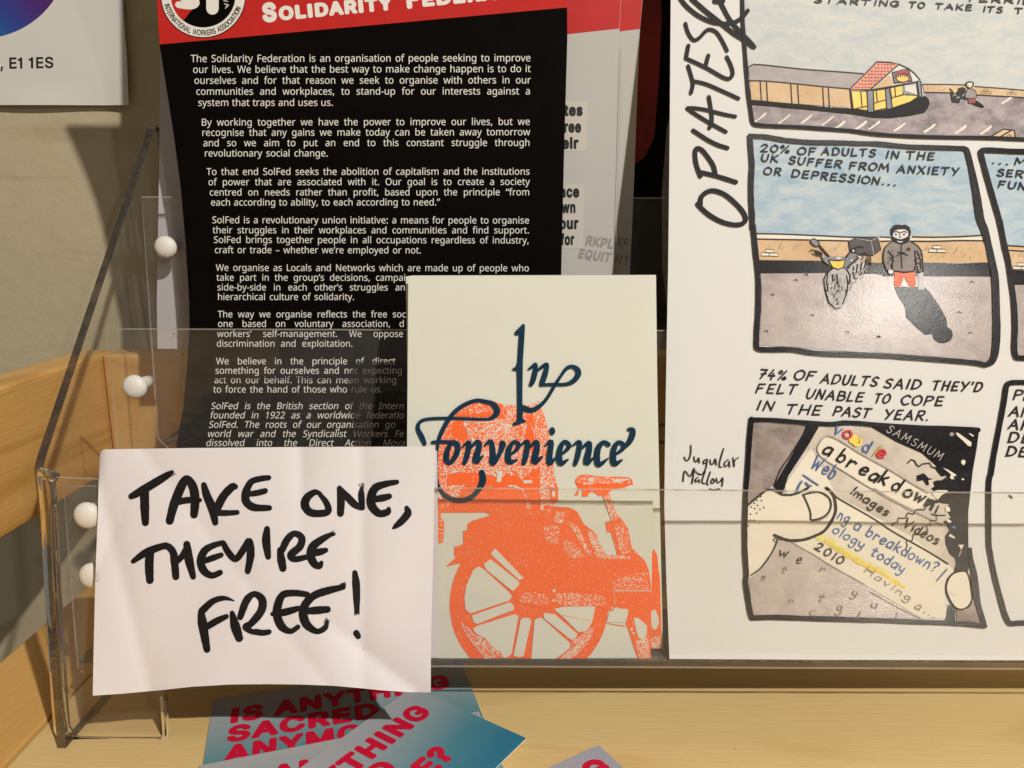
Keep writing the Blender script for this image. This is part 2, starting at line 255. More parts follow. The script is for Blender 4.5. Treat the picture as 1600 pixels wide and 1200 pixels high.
 ':': [215,[58,43,59,61,64,75,72,85,82,92,94,96,107,97,120,96,132,92,142,85,151,75,156,61,157,43,156,26,151,12,142,2,132,-6,120,-10,107,-11,94,-10,82,-6,72,2,64,12,59,26],[58,387,59,405,64,419,72,429,82,436,94,440,107,441,120,440,132,436,142,429,151,419,156,405,157,387,156,369,151,355,142,345,132,338,120,333,107,332,94,333,82,338,72,345,64,355,59,369]],
 '–': [401,[32,184,32,246,369,246,369,184]],
 '“': [288,[278,573,263,507,249,438,238,376,162,376,156,385,175,445,200,511,226,573],[130,573,115,507,100,438,90,376,14,376,10,385,28,445,53,511,79,573]],
 '”': [288,[278,564,260,503,235,437,209,376,156,376,172,441,186,510,197,573,273,573],[130,564,111,503,87,437,61,376,10,376,21,424,32,476,41,527,49,573,124,573]],
 '’': [140,[131,564,112,503,88,437,62,376,10,376,21,424,32,476,42,527,50,573,125,573]],
 ';': [215,[147,84,128,23,104,-42,78,-103,25,-103,36,-55,48,-4,58,47,66,93,141,93],[56,387,58,405,63,419,71,429,81,436,92,440,105,441,118,440,130,436,141,429,149,419,154,405,156,387,154,369,149,355,141,345,130,338,118,333,105,332,92,333,81,338,71,345,63,355,58,369]],
 '?': [348,[112,183,118,235,139,277,180,319,228,363,253,398,260,439,257,462,249,482,235,498,216,510,192,517,163,519,138,518,114,514,93,509,34,485,10,541,81,569,108,576,137,579,168,581,215,576,254,564,285,543,309,515,323,481,327,440,326,417,322,397,316,379,307,363,296,347,283,332,233,287,192,248,173,215,168,175,168,161,112,161],[94,43,95,61,100,75,108,85,118,92,130,96,144,97,156,96,168,92,178,85,186,75,191,61,192,43,191,26,186,12,178,2,168,-6,156,-10,144,-11,130,-10,118,-6,108,2,100,12,95,26]],
 '!': [216,[131,161,85,161,65,573,151,573],[58,43,59,61,64,75,72,85,83,92,94,96,107,97,120,96,132,92,142,85,151,75,156,61,157,43,156,26,151,12,142,2,132,-6,120,-10,107,-11,94,-10,83,-6,72,2,64,12,59,26]],
 '(': [241,[32,220,33,263,38,306,45,348,54,389,67,429,83,468,103,504,125,540,150,573,217,573,182,521,154,465,132,407,116,346,107,284,103,221,105,179,109,139,116,98,126,58,139,19,154,-20,172,-57,192,-92,216,-127,150,-127,125,-94,103,-60,83,-24,67,14,54,53,45,94,38,135,33,177]],
 ')': [241,[209,220,207,177,203,135,196,94,186,53,173,14,158,-24,139,-60,116,-94,91,-127,25,-127,48,-92,69,-57,87,-20,102,19,114,58,124,98,131,139,136,179,137,221,136,263,131,304,124,346,114,386,102,426,87,465,69,503,48,539,24,573,91,573,116,540,139,504,158,468,173,429,186,389,196,348,203,306,207,263]],
}
GROT = {
 'A': [480,[16,0,201,509,276,509,463,0,395,0,287,302,264,372,232,478,245,478,213,371,191,302,85,0],[110,142,110,199,370,199,370,142]],
 'B': [456,[60,0,60,509,241,509,274,507,304,501,329,491,350,477,367,461,381,442,390,421,396,398,398,374,397,353,393,336,387,320,378,307,368,295,356,286,315,267,315,262,331,260,347,254,363,245,378,234,391,220,402,203,411,184,416,161,418,136,416,111,410,88,400,67,386,48,368,31,344,18,317,8,284,2,247,0],[125,57,245,57,281,60,309,67,330,80,344,96,353,115,355,137,354,153,350,169,342,184,333,197,320,209,306,218,289,225,269,229,248,231,125,231],[125,285,238,285,256,287,273,290,288,296,302,304,314,314,323,326,330,340,335,355,336,372,333,393,326,412,313,429,294,442,270,449,240,452,125,452]],
 'C': [510,[267,-7,225,-3,186,7,150,25,119,49,92,79,70,115,53,157,44,203,40,254,44,305,53,352,70,393,92,429,119,459,150,484,186,501,225,512,267,516,293,514,317,511,340,504,362,496,383,485,402,471,419,456,435,438,448,418,459,397,467,373,473,348,408,348,404,365,397,380,389,395,357,428,315,449,267,456,237,453,209,445,184,432,161,414,141,391,125,364,113,332,106,295,103,254,106,213,113,177,125,145,141,117,161,94,184,76,210,63,237,56,267,53,315,60,357,81,389,114,408,160,473,160,467,135,459,112,448,91,435,71,420,53,402,38,383,24,363,13,341,5,317,-2,293,-6]],
 'D': [502,[219,0,96,0,96,57,215,57,254,60,288,68,318,81,343,99,363,122,379,149,390,181,397,216,399,255,397,294,390,329,379,361,364,388,344,410,320,428,291,441,258,449,221,452,93,452,93,509,225,509,273,505,315,495,353,478,385,455,412,426,433,391,449,351,458,306,462,255,458,205,449,159,433,119,411,83,384,54,351,31,312,14,268,3],[125,509,125,0,60,0,60,509]],
 'E': [419,[60,0,60,509,372,509,372,452,125,452,125,286,355,286,355,229,125,229,125,57,375,57,375,0]],
 'F': [410,[60,0,60,509,369,509,369,452,125,452,125,278,346,278,346,221,125,221,125,0]],
 'G': [520,[269,-7,225,-3,185,7,149,25,118,49,91,79,69,116,53,157,43,203,40,254,43,305,53,352,69,393,91,429,117,459,149,484,184,501,223,512,265,516,291,514,316,510,340,504,363,494,384,483,403,469,421,453,436,436,449,416,460,395,468,373,474,349,408,349,387,393,356,427,315,448,265,456,236,453,209,445,183,432,160,414,141,392,125,364,113,332,106,295,103,254,106,213,113,177,125,145,141,117,161,95,184,76,210,63,238,56,269,53,296,55,322,61,345,71,365,85,382,102,396,123,407,147,413,173,415,202,434,199,283,199,283,256,478,256,478,200,475,160,466,124,451,91,431,62,406,38,377,19,344,5,308,-4]],
 'H': [517,[60,0,60,509,125,509,125,289,392,289,392,509,457,509,457,0,392,0,392,232,125,232,125,0]],
 'I': [300,[31,0,31,57,118,57,118,452,31,452,31,509,269,509,269,452,183,452,183,57,269,57,269,0]],
 'J': [396,[185,-7,143,-2,106,11,75,33,52,63,38,100,33,145,33,173,98,173,98,145,100,117,108,93,122,74,139,61,160,53,185,50,209,53,230,61,248,74,261,93,269,117,272,145,272,509,336,509,336,145,332,100,318,63,294,33,263,11,227,-2]],
 'K': [467,[104,145,104,216,139,261,174,303,212,344,364,509,448,509,231,276,228,276],[60,0,60,509,125,509,125,334,124,225,125,193,125,0],[372,0,188,259,228,309,449,0]],
 'L': [393,[60,0,60,509,125,509,125,57,361,57,361,0]],
 'M': [628,[60,0,60,509,152,509,277,187,287,159,299,123,311,84,322,49,307,49,318,83,330,121,342,158,352,187,476,509,568,509,568,0,504,0,504,291,504,327,505,369,506,413,507,457,513,457,498,409,482,363,467,322,456,291,342,0,286,0,170,291,159,321,145,361,129,408,112,457,119,457,120,416,121,372,122,328,122,291,122,0]],
 'N': [523,[60,0,60,509,136,509,343,183,363,151,388,107,414,55,405,54,401,108,399,157,399,195,399,509,463,509,463,0,387,0,202,290,177,331,148,381,108,452,119,454,122,384,124,328,125,291,125,0]],
 'O': [533,[267,-7,225,-3,186,7,150,25,119,49,92,79,70,115,53,157,44,203,40,254,44,305,53,352,70,393,92,429,119,459,150,484,186,501,225,512,267,516,309,512,348,501,384,484,415,459,442,429,464,393,480,352,490,305,493,254,490,203,480,157,464,115,442,79,415,49,384,25,348,7,309,-3],[267,53,296,55,324,63,349,76,372,94,392,116,408,144,420,176,428,213,430,254,428,295,420,332,408,365,392,392,372,415,349,433,324,446,296,453,267,456,237,453,210,445,184,433,161,415,142,392,125,364,113,332,106,295,103,254,106,213,113,176,125,144,142,117,161,94,184,76,210,63,237,55]],
 'P': [445,[60,0,60,509,235,509,272,506,305,499,332,487,356,471,375,452,390,430,400,404,407,377,409,348,407,318,400,291,390,265,375,243,356,223,332,207,305,195,272,188,235,186,109,186,109,242,233,242,257,244,279,248,297,256,312,266,324,279,333,294,339,310,343,328,344,348,343,367,339,385,333,402,324,416,312,428,297,439,279,446,257,451,232,452,125,452,125,0]],
 'Q': [533,[245,159,313,159,369,85,384,65,468,-48,401,-48,346,27,331,46],[267,-7,225,-3,186,7,150,25,119,49,92,79,70,115,53,157,44,203,40,254,44,305,53,352,70,393,92,429,119,459,150,484,186,501,225,512,267,516,309,512,348,501,384,484,415,459,442,429,464,393,480,352,490,305,493,254,490,203,480,157,464,115,442,79,415,49,384,25,348,7,309,-3],[267,53,296,55,324,63,349,76,372,94,392,116,408,144,420,176,428,213,430,254,428,295,420,332,408,365,392,392,372,415,349,433,324,446,296,453,267,456,237,453,210,445,184,433,161,415,142,392,125,364,113,332,106,295,103,254,106,213,113,176,125,144,142,117,161,94,184,76,210,63,237,55]],
 'R': [449,[60,0,60,509,236,509,273,506,305,500,333,489,356,473,376,455,390,433,401,408,407,381,409,352,407,323,401,296,390,271,376,250,356,232,333,217,305,206,273,200,236,198,96,198,96,255,234,255,258,256,280,260,298,267,313,276,325,287,334,300,340,316,344,333,345,352,344,371,340,389,334,405,325,419,313,430,298,440,279,446,258,451,233,452,125,452,125,0],[353,0,230,229,303,229,428,0]],
 'S': [447,[224,-9,188,-7,156,-1,128,9,102,23,81,40,64,60,51,83,42,109,38,137,104,137,108,118,114,102,123,88,136,76,150,66,166,59,185,53,204,50,224,49,246,50,267,54,286,60,303,69,317,79,329,92,338,106,344,122,346,139,344,154,340,168,332,179,322,189,310,197,296,205,245,222,184,239,145,253,112,269,86,289,67,313,56,341,52,372,54,400,62,425,75,448,92,468,113,484,138,498,165,508,195,514,227,516,259,514,289,508,316,498,340,484,360,468,377,449,390,427,398,403,401,378,337,378,332,402,320,421,302,437,280,449,254,456,225,459,204,457,185,454,167,448,152,440,139,430,129,418,121,405,117,391,115,376,117,359,122,345,131,334,142,324,155,315,169,308,212,293,264,279,312,264,359,238,372,226,384,213,395,198,402,180,407,161,408,139,406,112,399,87,386,64,370,43,349,25,323,11,294,0,261,-7]],
 'T': [449,[32,452,32,509,417,509,417,452,257,452,257,0,193,0,193,452]],
 'U': [517,[259,-8,220,-6,186,2,154,15,126,33,103,55,85,80,71,108,63,140,60,173,60,509,124,509,124,178,126,155,132,133,141,113,153,95,169,80,187,68,208,59,232,53,259,52,285,53,309,59,331,68,349,80,364,95,377,113,385,133,391,155,393,178,393,509,457,509,457,173,454,140,446,108,433,80,414,55,391,33,363,15,332,2,297,-6]],
 'V': [480,[204,0,16,509,84,509,192,206,215,137,248,31,235,31,267,138,290,206,395,509,463,509,278,0]],
 'W': [686,[155,0,16,509,82,509,163,196,175,145,187,94,197,40,189,40,200,94,211,145,224,196,306,509,380,509,462,196,474,145,486,94,497,40,488,40,499,94,510,145,523,196,603,509,670,509,530,0,455,0,368,323,351,391,336,475,350,475,335,395,318,323,230,0]],
 'X': [474,[18,0,217,284,217,236,29,509,104,509,178,400,204,361,223,329,243,292,232,292,252,329,272,361,298,400,374,509,446,509,259,239,259,287,456,0,382,0,292,129,268,165,250,195,230,231,244,231,225,196,206,166,182,129,91,0]],
 'Y': [472,[203,0,203,208,16,509,91,509,192,344,222,292,250,230,224,230,251,293,280,344,381,509,455,509,268,208,268,0]],
 'Z': [438,[42,0,42,46,273,385,306,431,341,476,348,454,285,452,223,452,40,452,40,509,397,509,397,462,169,129,134,81,97,33,90,54,152,57,214,57,399,57,399,0]],
 'a': [389,[160,-9,137,-7,115,-3,94,5,76,15,60,29,48,45,38,63,32,84,30,108,32,128,36,146,43,161,53,174,64,184,78,193,125,211,178,220,234,227,265,235,271,240,274,246,276,255,276,257,275,272,272,285,267,297,260,307,251,315,240,322,227,327,212,330,196,331,178,330,163,327,149,322,118,301,100,274,41,291,51,313,64,331,79,346,95,358,114,368,133,375,153,380,173,383,194,384,239,379,286,360,300,350,312,336,322,320,330,301,335,278,337,251,337,0,277,0,277,52,272,52,252,25,215,1,199,-4,181,-7],[170,45,192,47,211,51,228,59,242,68,254,80,263,93,270,108,274,122,276,138,276,190,259,182,231,176,200,171,175,168,134,159,122,153,112,147,103,139,97,130,93,118,92,105,93,93,96,82,102,72,109,64,119,57,130,52]],
 'b': [424,[229,-8,208,-7,189,-3,172,4,138,31,118,59,112,59,112,0,53,0,53,509,114,509,114,319,118,319,137,346,171,373,188,379,207,383,229,384,259,382,287,374,313,361,335,342,354,320,370,293,381,261,388,227,390,189,388,151,381,116,370,84,355,57,336,34,313,16,288,3,260,-6],[220,47,242,49,262,55,279,66,294,80,306,97,316,117,323,139,327,163,328,189,327,215,323,239,316,261,307,281,295,298,280,311,262,322,243,328,220,330,198,328,178,322,161,312,147,299,134,282,125,263,118,241,114,216,113,189,114,162,118,138,125,115,135,95,147,78,162,65,179,55,198,49]],
 'c': [396,[207,-8,174,-5,144,3,117,16,93,35,72,58,56,85,44,116,37,150,34,187,37,225,44,260,56,291,72,318,93,341,117,360,144,374,174,382,207,384,260,377,305,356,340,322,362,277,303,262,290,289,270,311,242,325,207,330,184,328,163,321,145,310,130,296,118,278,108,258,102,236,98,212,96,187,98,163,102,139,108,117,118,97,130,80,145,66,163,55,184,49,207,46,243,52,271,66,292,89,304,117,363,102,357,86,350,70,341,56,306,21,261,-1]],
 'e': [404,[212,-8,177,-5,145,3,117,16,92,35,72,58,56,85,44,116,37,150,34,187,36,224,44,258,55,290,71,317,91,340,115,359,142,373,172,382,205,384,226,383,246,380,266,374,285,366,303,355,319,341,334,324,347,305,357,282,365,256,370,227,371,194,371,169,75,169,75,221,338,221,310,202,308,226,304,248,298,269,288,286,277,301,263,314,246,323,227,328,205,330,183,328,164,323,146,313,131,301,119,286,109,270,102,251,97,231,96,211,96,178,98,151,102,127,110,106,121,88,135,73,151,61,169,53,190,48,212,46,254,53,285,73,306,105,365,91,358,72,348,55,335,39,320,26,302,14,283,4,261,-3,237,-7]],
 'f': [254,[228,379,228,327,6,327,6,379],[81,0,81,432,82,452,87,470,96,486,107,499,120,510,135,519,152,525,169,529,187,530,222,527,243,521,227,468,215,472,195,474,178,472,164,468,154,460,147,449,143,435,142,419,142,0]],
 'l': [189,[139,-2,112,0,91,8,74,20,62,37,55,59,53,84,53,509,114,509,114,99,114,83,117,71,120,62,126,57,135,53,146,52,160,53,170,54,181,3,162,-1]],
 'n': [410,[114,227,114,0,53,0,53,379,112,379,112,287,102,287,116,319,132,344,152,362,175,374,200,382,227,384,252,383,275,377,295,369,313,356,328,340,341,321,350,298,355,271,357,240,357,0,296,0,296,235,293,263,286,286,273,304,256,318,235,326,210,329,192,328,176,324,161,317,147,308,136,297,126,283,119,266,115,248]],
 'o': [415,[207,-8,174,-5,144,3,117,16,93,35,72,58,56,85,44,116,37,150,34,187,37,225,44,260,56,291,72,318,93,341,117,360,144,374,174,382,207,384,241,382,271,374,299,360,323,341,343,318,359,291,371,260,379,225,381,187,379,150,371,116,359,85,343,58,323,35,299,16,271,3,241,-5],[207,46,231,49,252,55,270,66,285,80,298,97,307,117,314,139,318,163,319,187,318,212,314,236,307,258,298,278,285,296,270,310,252,321,231,328,207,330,184,328,163,321,145,310,130,296,118,278,108,258,102,236,98,212,96,187,98,163,102,139,108,117,118,97,130,80,145,66,163,55,184,49]],
 'i': [167,[53,0,53,379,114,379,114,0],[84,443,73,444,63,448,54,455,47,463,43,472,41,483,43,494,47,504,54,512,63,518,73,522,84,524,95,522,105,518,114,512,121,504,125,494,126,483,125,472,121,463,114,455,105,448,95,444]],
 'p': [424,[53,-143,53,379,112,379,112,319,118,319,137,346,171,373,188,379,207,383,229,384,259,382,287,374,313,361,335,342,354,320,370,293,381,261,388,227,390,189,388,151,381,116,370,84,355,57,336,34,313,16,288,3,260,-6,229,-8,208,-7,189,-3,173,4,138,31,118,59,114,59,114,-143],[220,47,242,49,262,55,279,66,294,80,306,97,316,117,323,139,327,163,328,189,327,215,323,239,316,261,307,281,295,298,280,311,262,322,243,328,220,330,198,328,178,322,161,312,147,299,134,282,125,263,118,241,114,216,113,189,114,162,118,138,125,115,135,95,147,78,162,65,179,55,198,49]],
 'r': [259,[53,0,53,379,112,379,112,321,115,321,124,339,137,354,152,367,171,377,191,383,213,385,229,384,243,384,243,322,230,324,207,326,190,324,174,321,159,315,146,306,135,296,126,284,119,269,115,254,114,237,114,0]],
 's': [365,[182,-8,157,-7,133,-3,112,3,93,12,76,24,62,38,50,54,41,73,36,94,94,107,101,87,111,72,124,60,141,52,160,47,181,45,206,47,227,53,244,62,258,74,265,88,268,103,266,115,262,126,254,136,243,144,229,150,212,155,149,170,118,180,92,192,72,208,58,227,50,249,47,274,49,295,55,314,65,332,79,347,95,360,115,370,137,378,161,383,187,384,212,383,234,379,254,372,271,363,286,352,299,339,309,324,318,308,324,290,268,277,262,291,254,304,243,316,228,325,210,331,187,333,166,331,147,326,131,317,119,305,111,292,109,277,110,264,115,253,124,243,136,235,152,229,172,223,229,209,261,200,287,187,306,171,320,153,328,131,331,107,329,85,323,65,312,47,298,31,281,18,260,6,236,-2,210,-7]],
 't': [227,[204,379,204,327,6,327,6,379],[65,471,126,471,126,98,127,83,130,70,136,61,144,55,156,51,170,50,185,51,202,54,213,2,192,-3,168,-4,138,-1,113,7,92,21,77,41,68,64,65,93]],
 'u': [410,[182,-5,158,-3,135,2,115,11,97,23,82,39,69,59,60,82,54,109,53,139,53,379,114,379,114,144,116,117,124,94,137,75,154,61,175,53,200,50,218,51,234,55,249,62,263,71,274,83,283,97,290,113,295,132,296,153,296,379,357,379,357,0,298,0,298,92,307,92,294,60,277,35,257,17,234,5,209,-3]],
 'w': [567,[138,0,23,379,87,379,133,214,154,137,175,41,165,41,186,135,206,214,252,379,316,379,362,214,382,136,402,41,391,41,413,135,434,214,480,379,545,379,429,0,368,0,319,172,305,225,291,280,277,338,291,338,277,280,263,225,248,172,199,0]],
 'm': [610,[53,0,53,379,112,379,112,295,108,295,114,314,122,331,132,346,144,358,158,368,172,376,187,382,203,385,219,386,245,383,268,375,287,361,303,342,314,320,321,295,312,295,318,312,326,329,337,343,350,356,364,366,381,375,398,381,417,385,437,386,458,385,478,380,497,372,514,361,529,346,541,328,550,307,555,283,557,255,557,0,496,0,496,254,493,279,485,298,473,313,456,323,438,329,419,330,402,329,387,326,374,320,363,312,353,302,345,290,340,277,336,263,335,247,335,0,274,0,274,260,272,280,265,297,253,311,238,322,220,328,199,330,185,329,171,326,158,320,145,312,135,302,126,289,119,274,115,257,114,238,114,0]],
 'k': [381,[110,137,110,212,121,212,284,379,360,379,184,199,177,199],[53,0,53,509,114,509,114,0],[294,0,148,186,191,229,372,0]],
 '0': [453,[227,-7,191,-3,158,7,130,24,105,48,85,77,69,113,57,155,50,202,48,254,50,306,57,353,69,395,85,431,106,461,130,484,159,502,191,512,227,516,262,512,295,502,323,484,348,461,368,431,384,395,396,353,403,306,405,254,403,202,396,155,384,113,368,77,348,48,323,24,295,7,263,-3],[227,50,250,52,271,60,290,74,306,92,320,116,330,144,338,176,342,213,344,254,342,295,338,332,330,365,320,393,306,416,290,435,271,449,250,457,227,460,203,457,182,449,163,435,147,416,134,393,123,365,115,332,111,295,109,254,111,213,115,176,123,144,134,116,147,92,163,74,182,60,203,52]],
 '1': [453,[76,0,76,55,391,55,391,0],[276,509,276,0,212,0,212,448,209,448,86,358,86,427,198,509]],
 '2': [453,[64,0,64,47,234,229,282,282,311,327,316,341,319,356,320,371,319,389,315,405,308,419,298,431,287,441,273,449,258,455,241,458,224,460,205,458,188,454,172,447,159,438,148,427,139,413,132,398,128,381,127,362,66,362,68,391,75,418,86,442,102,464,121,482,143,496,168,507,196,513,225,516,254,513,281,507,306,497,328,482,346,465,361,445,372,423,379,398,381,372,380,354,377,336,371,318,363,299,351,280,336,259,267,180,153,60,153,57,389,57,389,0]],
 '3': [453,[218,-7,188,-5,159,1,133,10,108,22,88,38,70,57,57,79,48,104,44,132,109,132,112,115,118,100,126,87,137,76,150,66,165,59,182,54,200,51,219,50,239,51,258,55,275,61,291,69,304,80,315,93,323,108,328,125,329,145,328,163,323,180,316,196,306,211,292,223,275,234,254,241,229,246,201,248,157,248,157,299,288,448,288,452,70,452,70,509,372,509,372,461,211,278,211,289,247,290,279,286,308,276,333,262,354,244,371,222,383,198,391,173,393,145,390,116,383,90,370,66,354,45,333,27,309,12,281,2,251,-5]],
 '4': [453,[40,105,40,158,247,509,311,509,109,166,109,163,413,163,413,105],[282,0,282,121,282,146,282,318,343,318,343,0]],
 '5': [453,[221,-7,192,-5,165,1,140,11,118,25,99,41,83,60,71,82,63,105,60,130,122,130,125,115,130,102,138,89,148,78,160,68,173,60,188,54,204,51,221,50,241,51,259,56,276,64,291,75,304,89,314,104,322,122,326,141,328,162,326,183,321,203,314,221,303,237,290,251,275,262,257,270,238,275,218,277,167,268,152,262,139,255,128,246,67,253,96,509,366,509,366,452,151,452,134,301,136,301,148,311,162,318,178,325,194,330,212,333,229,334,252,332,274,328,294,321,313,311,330,299,345,285,358,269,370,251,379,231,386,210,390,187,391,163,388,132,381,102,369,76,352,52,332,32,309,15,282,3,253,-4]],
 '6': [453,[226,-7,196,-4,168,3,142,15,119,31,100,51,84,74,73,101,66,130,64,162,65,187,71,212,80,239,93,268,112,302,137,340,252,509,322,509,151,261,145,261,165,288,196,307,235,314,265,312,291,305,316,295,337,280,355,262,370,240,380,215,387,187,389,157,387,127,379,98,368,73,352,50,333,30,310,14,284,3,257,-4],[226,48,245,50,263,55,279,63,293,73,304,86,314,101,322,119,326,137,327,157,326,178,322,196,314,213,304,228,293,241,279,251,263,259,245,264,226,265,207,264,190,259,174,252,160,241,148,229,138,214,131,197,126,179,125,158,126,138,131,119,138,102,148,86,160,73,174,63,190,55,207,50]],
 '7': [453,[97,0,323,448,323,452,62,452,62,509,391,509,391,449,165,0]],
 '8': [453,[226,-7,193,-5,163,1,136,11,111,25,91,42,74,62,62,84,54,109,52,135,53,156,58,176,65,195,75,212,87,228,101,241,117,252,134,260,153,265,153,267,129,276,109,289,93,308,80,330,73,354,70,380,73,405,79,429,90,450,106,469,124,485,146,498,170,508,197,514,226,516,255,514,282,508,306,498,328,485,346,469,361,450,373,429,379,405,382,380,379,354,372,330,359,308,343,289,323,276,300,267,300,265,319,260,335,252,351,241,365,228,377,212,387,195,395,176,399,156,401,135,398,109,391,84,378,62,362,42,341,25,317,11,289,1,259,-5],[226,49,248,50,267,54,285,60,300,69,313,79,323,91,331,106,335,121,337,139,335,157,330,173,322,189,312,202,298,213,283,223,265,230,247,234,226,235,206,234,187,230,169,223,154,213,140,202,130,189,122,173,117,157,115,139,117,121,121,106,129,91,139,79,152,69,167,60,185,54,205,50],[226,290,244,291,260,294,274,300,287,308,298,318,307,330,314,344,318,359,319,376,318,392,314,407,308,420,299,432,288,442,275,449,260,455,244,459,226,460,208,459,192,455,177,449,164,442,153,432,145,420,138,407,134,392,133,376,134,359,138,344,145,330,154,318,165,308,178,300,193,294,209,291]],
 '9': [453,[226,516,256,513,285,506,310,494,333,478,352,458,368,434,380,408,387,378,389,347,387,322,382,296,373,270,359,240,340,207,315,168,200,0,130,0,301,248,307,248,287,221,257,202,218,195,188,197,161,203,137,214,116,229,98,247,83,269,72,294,66,321,64,352,66,382,73,411,85,436,101,459,120,479,143,494,168,506,196,513],[226,460,207,459,190,454,174,446,160,435,148,423,138,407,131,390,127,372,125,352,127,331,131,313,138,295,148,280,160,268,174,257,190,250,207,245,226,243,245,245,263,249,279,257,293,267,305,280,314,295,322,312,326,330,327,350,326,371,322,390,314,407,305,422,293,435,279,446,263,454,245,459]],
 ',': [188,[38,-119,68,71,137,71,84,-119]],
 '.': [188,[95,-4,83,-3,73,1,63,9,55,18,51,29,50,41,51,53,55,64,63,73,73,81,83,85,95,87,107,85,118,81,128,73,135,64,140,53,141,41,140,29,135,18,128,9,118,1,107,-3]],
 '?': [358,[132,152,132,159,133,187,136,211,141,230,148,245,157,258,168,269,209,298,223,309,236,321,247,334,255,349,260,365,262,384,260,399,257,413,250,425,242,436,232,445,220,452,207,457,193,461,178,462,163,461,150,458,137,453,125,446,115,437,106,425,99,412,94,396,92,378,27,378,30,406,38,430,49,452,64,471,82,487,103,499,126,508,151,514,178,516,206,514,232,508,255,498,275,486,292,470,306,451,316,430,322,407,324,382,322,356,316,332,306,311,292,292,275,276,254,261,219,235,200,205,194,158,194,152],[164,-4,152,-3,141,1,131,9,124,18,120,29,118,41,120,53,124,64,131,73,141,80,152,85,164,86,176,85,186,80,196,73,203,64,208,53,209,41,208,29,203,18,196,9,186,1,176,-3]],
}

# plain upright forms for the sans serif capital I and figure 1
GROT['I'] = [215, [70,0,70,509,145,509,145,0]]
GROT['1'] = [300, [205,0,205,509,150,509,110,452,30,428,30,374,130,390,130,0]]

def area2(p):
    return sum(p[i][0] * p[(i + 1) % len(p)][1] - p[(i + 1) % len(p)][0] * p[i][1] for i in range(len(p)))

def contour_band(c, h):
    """a band of half width h along a closed contour, to make a letter bolder"""
    n = len(c)
    out, fs = [], []
    for i in range(n):
        p, q = V(c[i]), V(c[(i + 1) % n])
        u = q - p
        if u.length < 1e-6: continue
        u = u.normalized() * h
        w = V((-u.y, u.x))
        b = len(out)
        out += [tuple(p + w), tuple(p - w), tuple(q - w), tuple(q + w)]
        fs.append((b, b + 1, b + 2, b + 3))
        b = len(out)
        out += [(p.x + h * math.cos(t * math.pi / 3), p.y + h * math.sin(t * math.pi / 3)) for t in range(6)]
        fs.append(tuple(range(b, b + 6)))
    return out, fs

def bold(cs, h):
    """union of a letter and the band round its contours, as one flat triangulation"""
    pts, faces = [], []
    for c in cs:
        faces.append(list(range(len(pts), len(pts) + len(c))))
        pts += [V(p) for p in c]
    for c in cs:
        v, f = contour_band(c, h)
        for t in f:
            faces.append([len(pts) + i for i in t])
        pts += [V(p) for p in v]
    r = delaunay_2d_cdt(pts, [], faces, 0, 1e-6, False)
    segs = [(c[i], c[(i + 1) % len(c)]) for c in cs for i in range(len(c))]
    lim = (h * 0.995) ** 2
    keep = []
    for t in r[2]:
        x = sum(r[0][i].x for i in t) / len(t); y = sum(r[0][i].y for i in t) / len(t)
        ok = sum(inside((x, y), c) for c in cs) % 2 == 1
        if not ok:
            for (p, q) in segs:
                ux, uy = q[0] - p[0], q[1] - p[1]
                w = max(0.0, min(1.0, ((x - p[0]) * ux + (y - p[1]) * uy) / (ux * ux + uy * uy + 1e-12)))
                if (x - p[0] - w * ux) ** 2 + (y - p[1] - w * uy) ** 2 < lim:
                    ok = True; break
        if ok: keep.append(tuple(t))
    return [(p.x, p.y) for p in r[0]], keep

_tess = {}
def glyph(font, ch, fat=0.0):
    key = (id(font), ch, fat)
    if key not in _tess:
        g = font.get(ch)
        if g is None or len(g) == 1:
            _tess[key] = (g[0] / 1000 if g else 0.26, [], [])
        else:
            cs = [[(c[i] / 1000, c[i + 1] / 1000) for i in range(0, len(c), 2)] for c in g[1:]]
            v, f = bold(cs, fat) if fat else cdt(cs)
            _tess[key] = (g[0] / 1000 + 1.2 * fat, v, f)
    return _tess[key]

def inside(p, poly):
    x, y = p
    c = False
    n = len(poly)
    for i in range(n):
        x1, y1 = poly[i][0], poly[i][1]
        x2, y2 = poly[i - 1][0], poly[i - 1][1]
        if (y1 > y) != (y2 > y) and x < (x2 - x1) * (y - y1) / (y2 - y1) + x1:
            c = not c
    return c

def cdt(contours, extra=()):
    pts, faces = [], []
    for c in contours:
        b = len(pts)
        pts += [V((p[0], p[1])) for p in c]
        faces.append(list(range(b, b + len(c))))
    pts += [V((p[0], p[1])) for p in extra]
    r = delaunay_2d_cdt(pts, [], faces, 2, 1e-6)
    return [(p.x, p.y) for p in r[0]], [tuple(f) for f in r[2]]

def smooth_path(p, n=5, closed=False):
    if len(p) < 3: return p
    out = []
    N = len(p)
    for i in range(N if closed else N - 1):
        a = p[i - 1] if (i > 0 or closed) else p[0]
        b, c = p[i], p[(i + 1) % N]
        d = p[(i + 2) % N] if (i + 2 < N or closed) else p[-1]
        for j in range(n):
            t = j / n
            t2, t3 = t * t, t * t * t
            out.append(tuple(0.5 * ((2 * b[k]) + (-a[k] + c[k]) * t + (2 * a[k] - 5 * b[k] + 4 * c[k] - d[k]) * t2 + (-a[k] + 3 * b[k] - 3 * c[k] + d[k]) * t3) for k in range(len(b))))
    if not closed: out.append(p[-1])
    return out

def zoomed(ox, oy, s):
    """points read off an enlarged crop of the photograph"""
    def f(*a, w=None):
        if a and isinstance(a[0], (tuple, list)):
            return [((q[0] / s) + ox, (q[1] / s) + oy) + ((q[2] / s,) if len(q) > 2 else ()) for q in a]
        return [(a[i] / s + ox, a[i + 1] / s + oy) for i in range(0, len(a), 2)]
    f.s = s
    return f

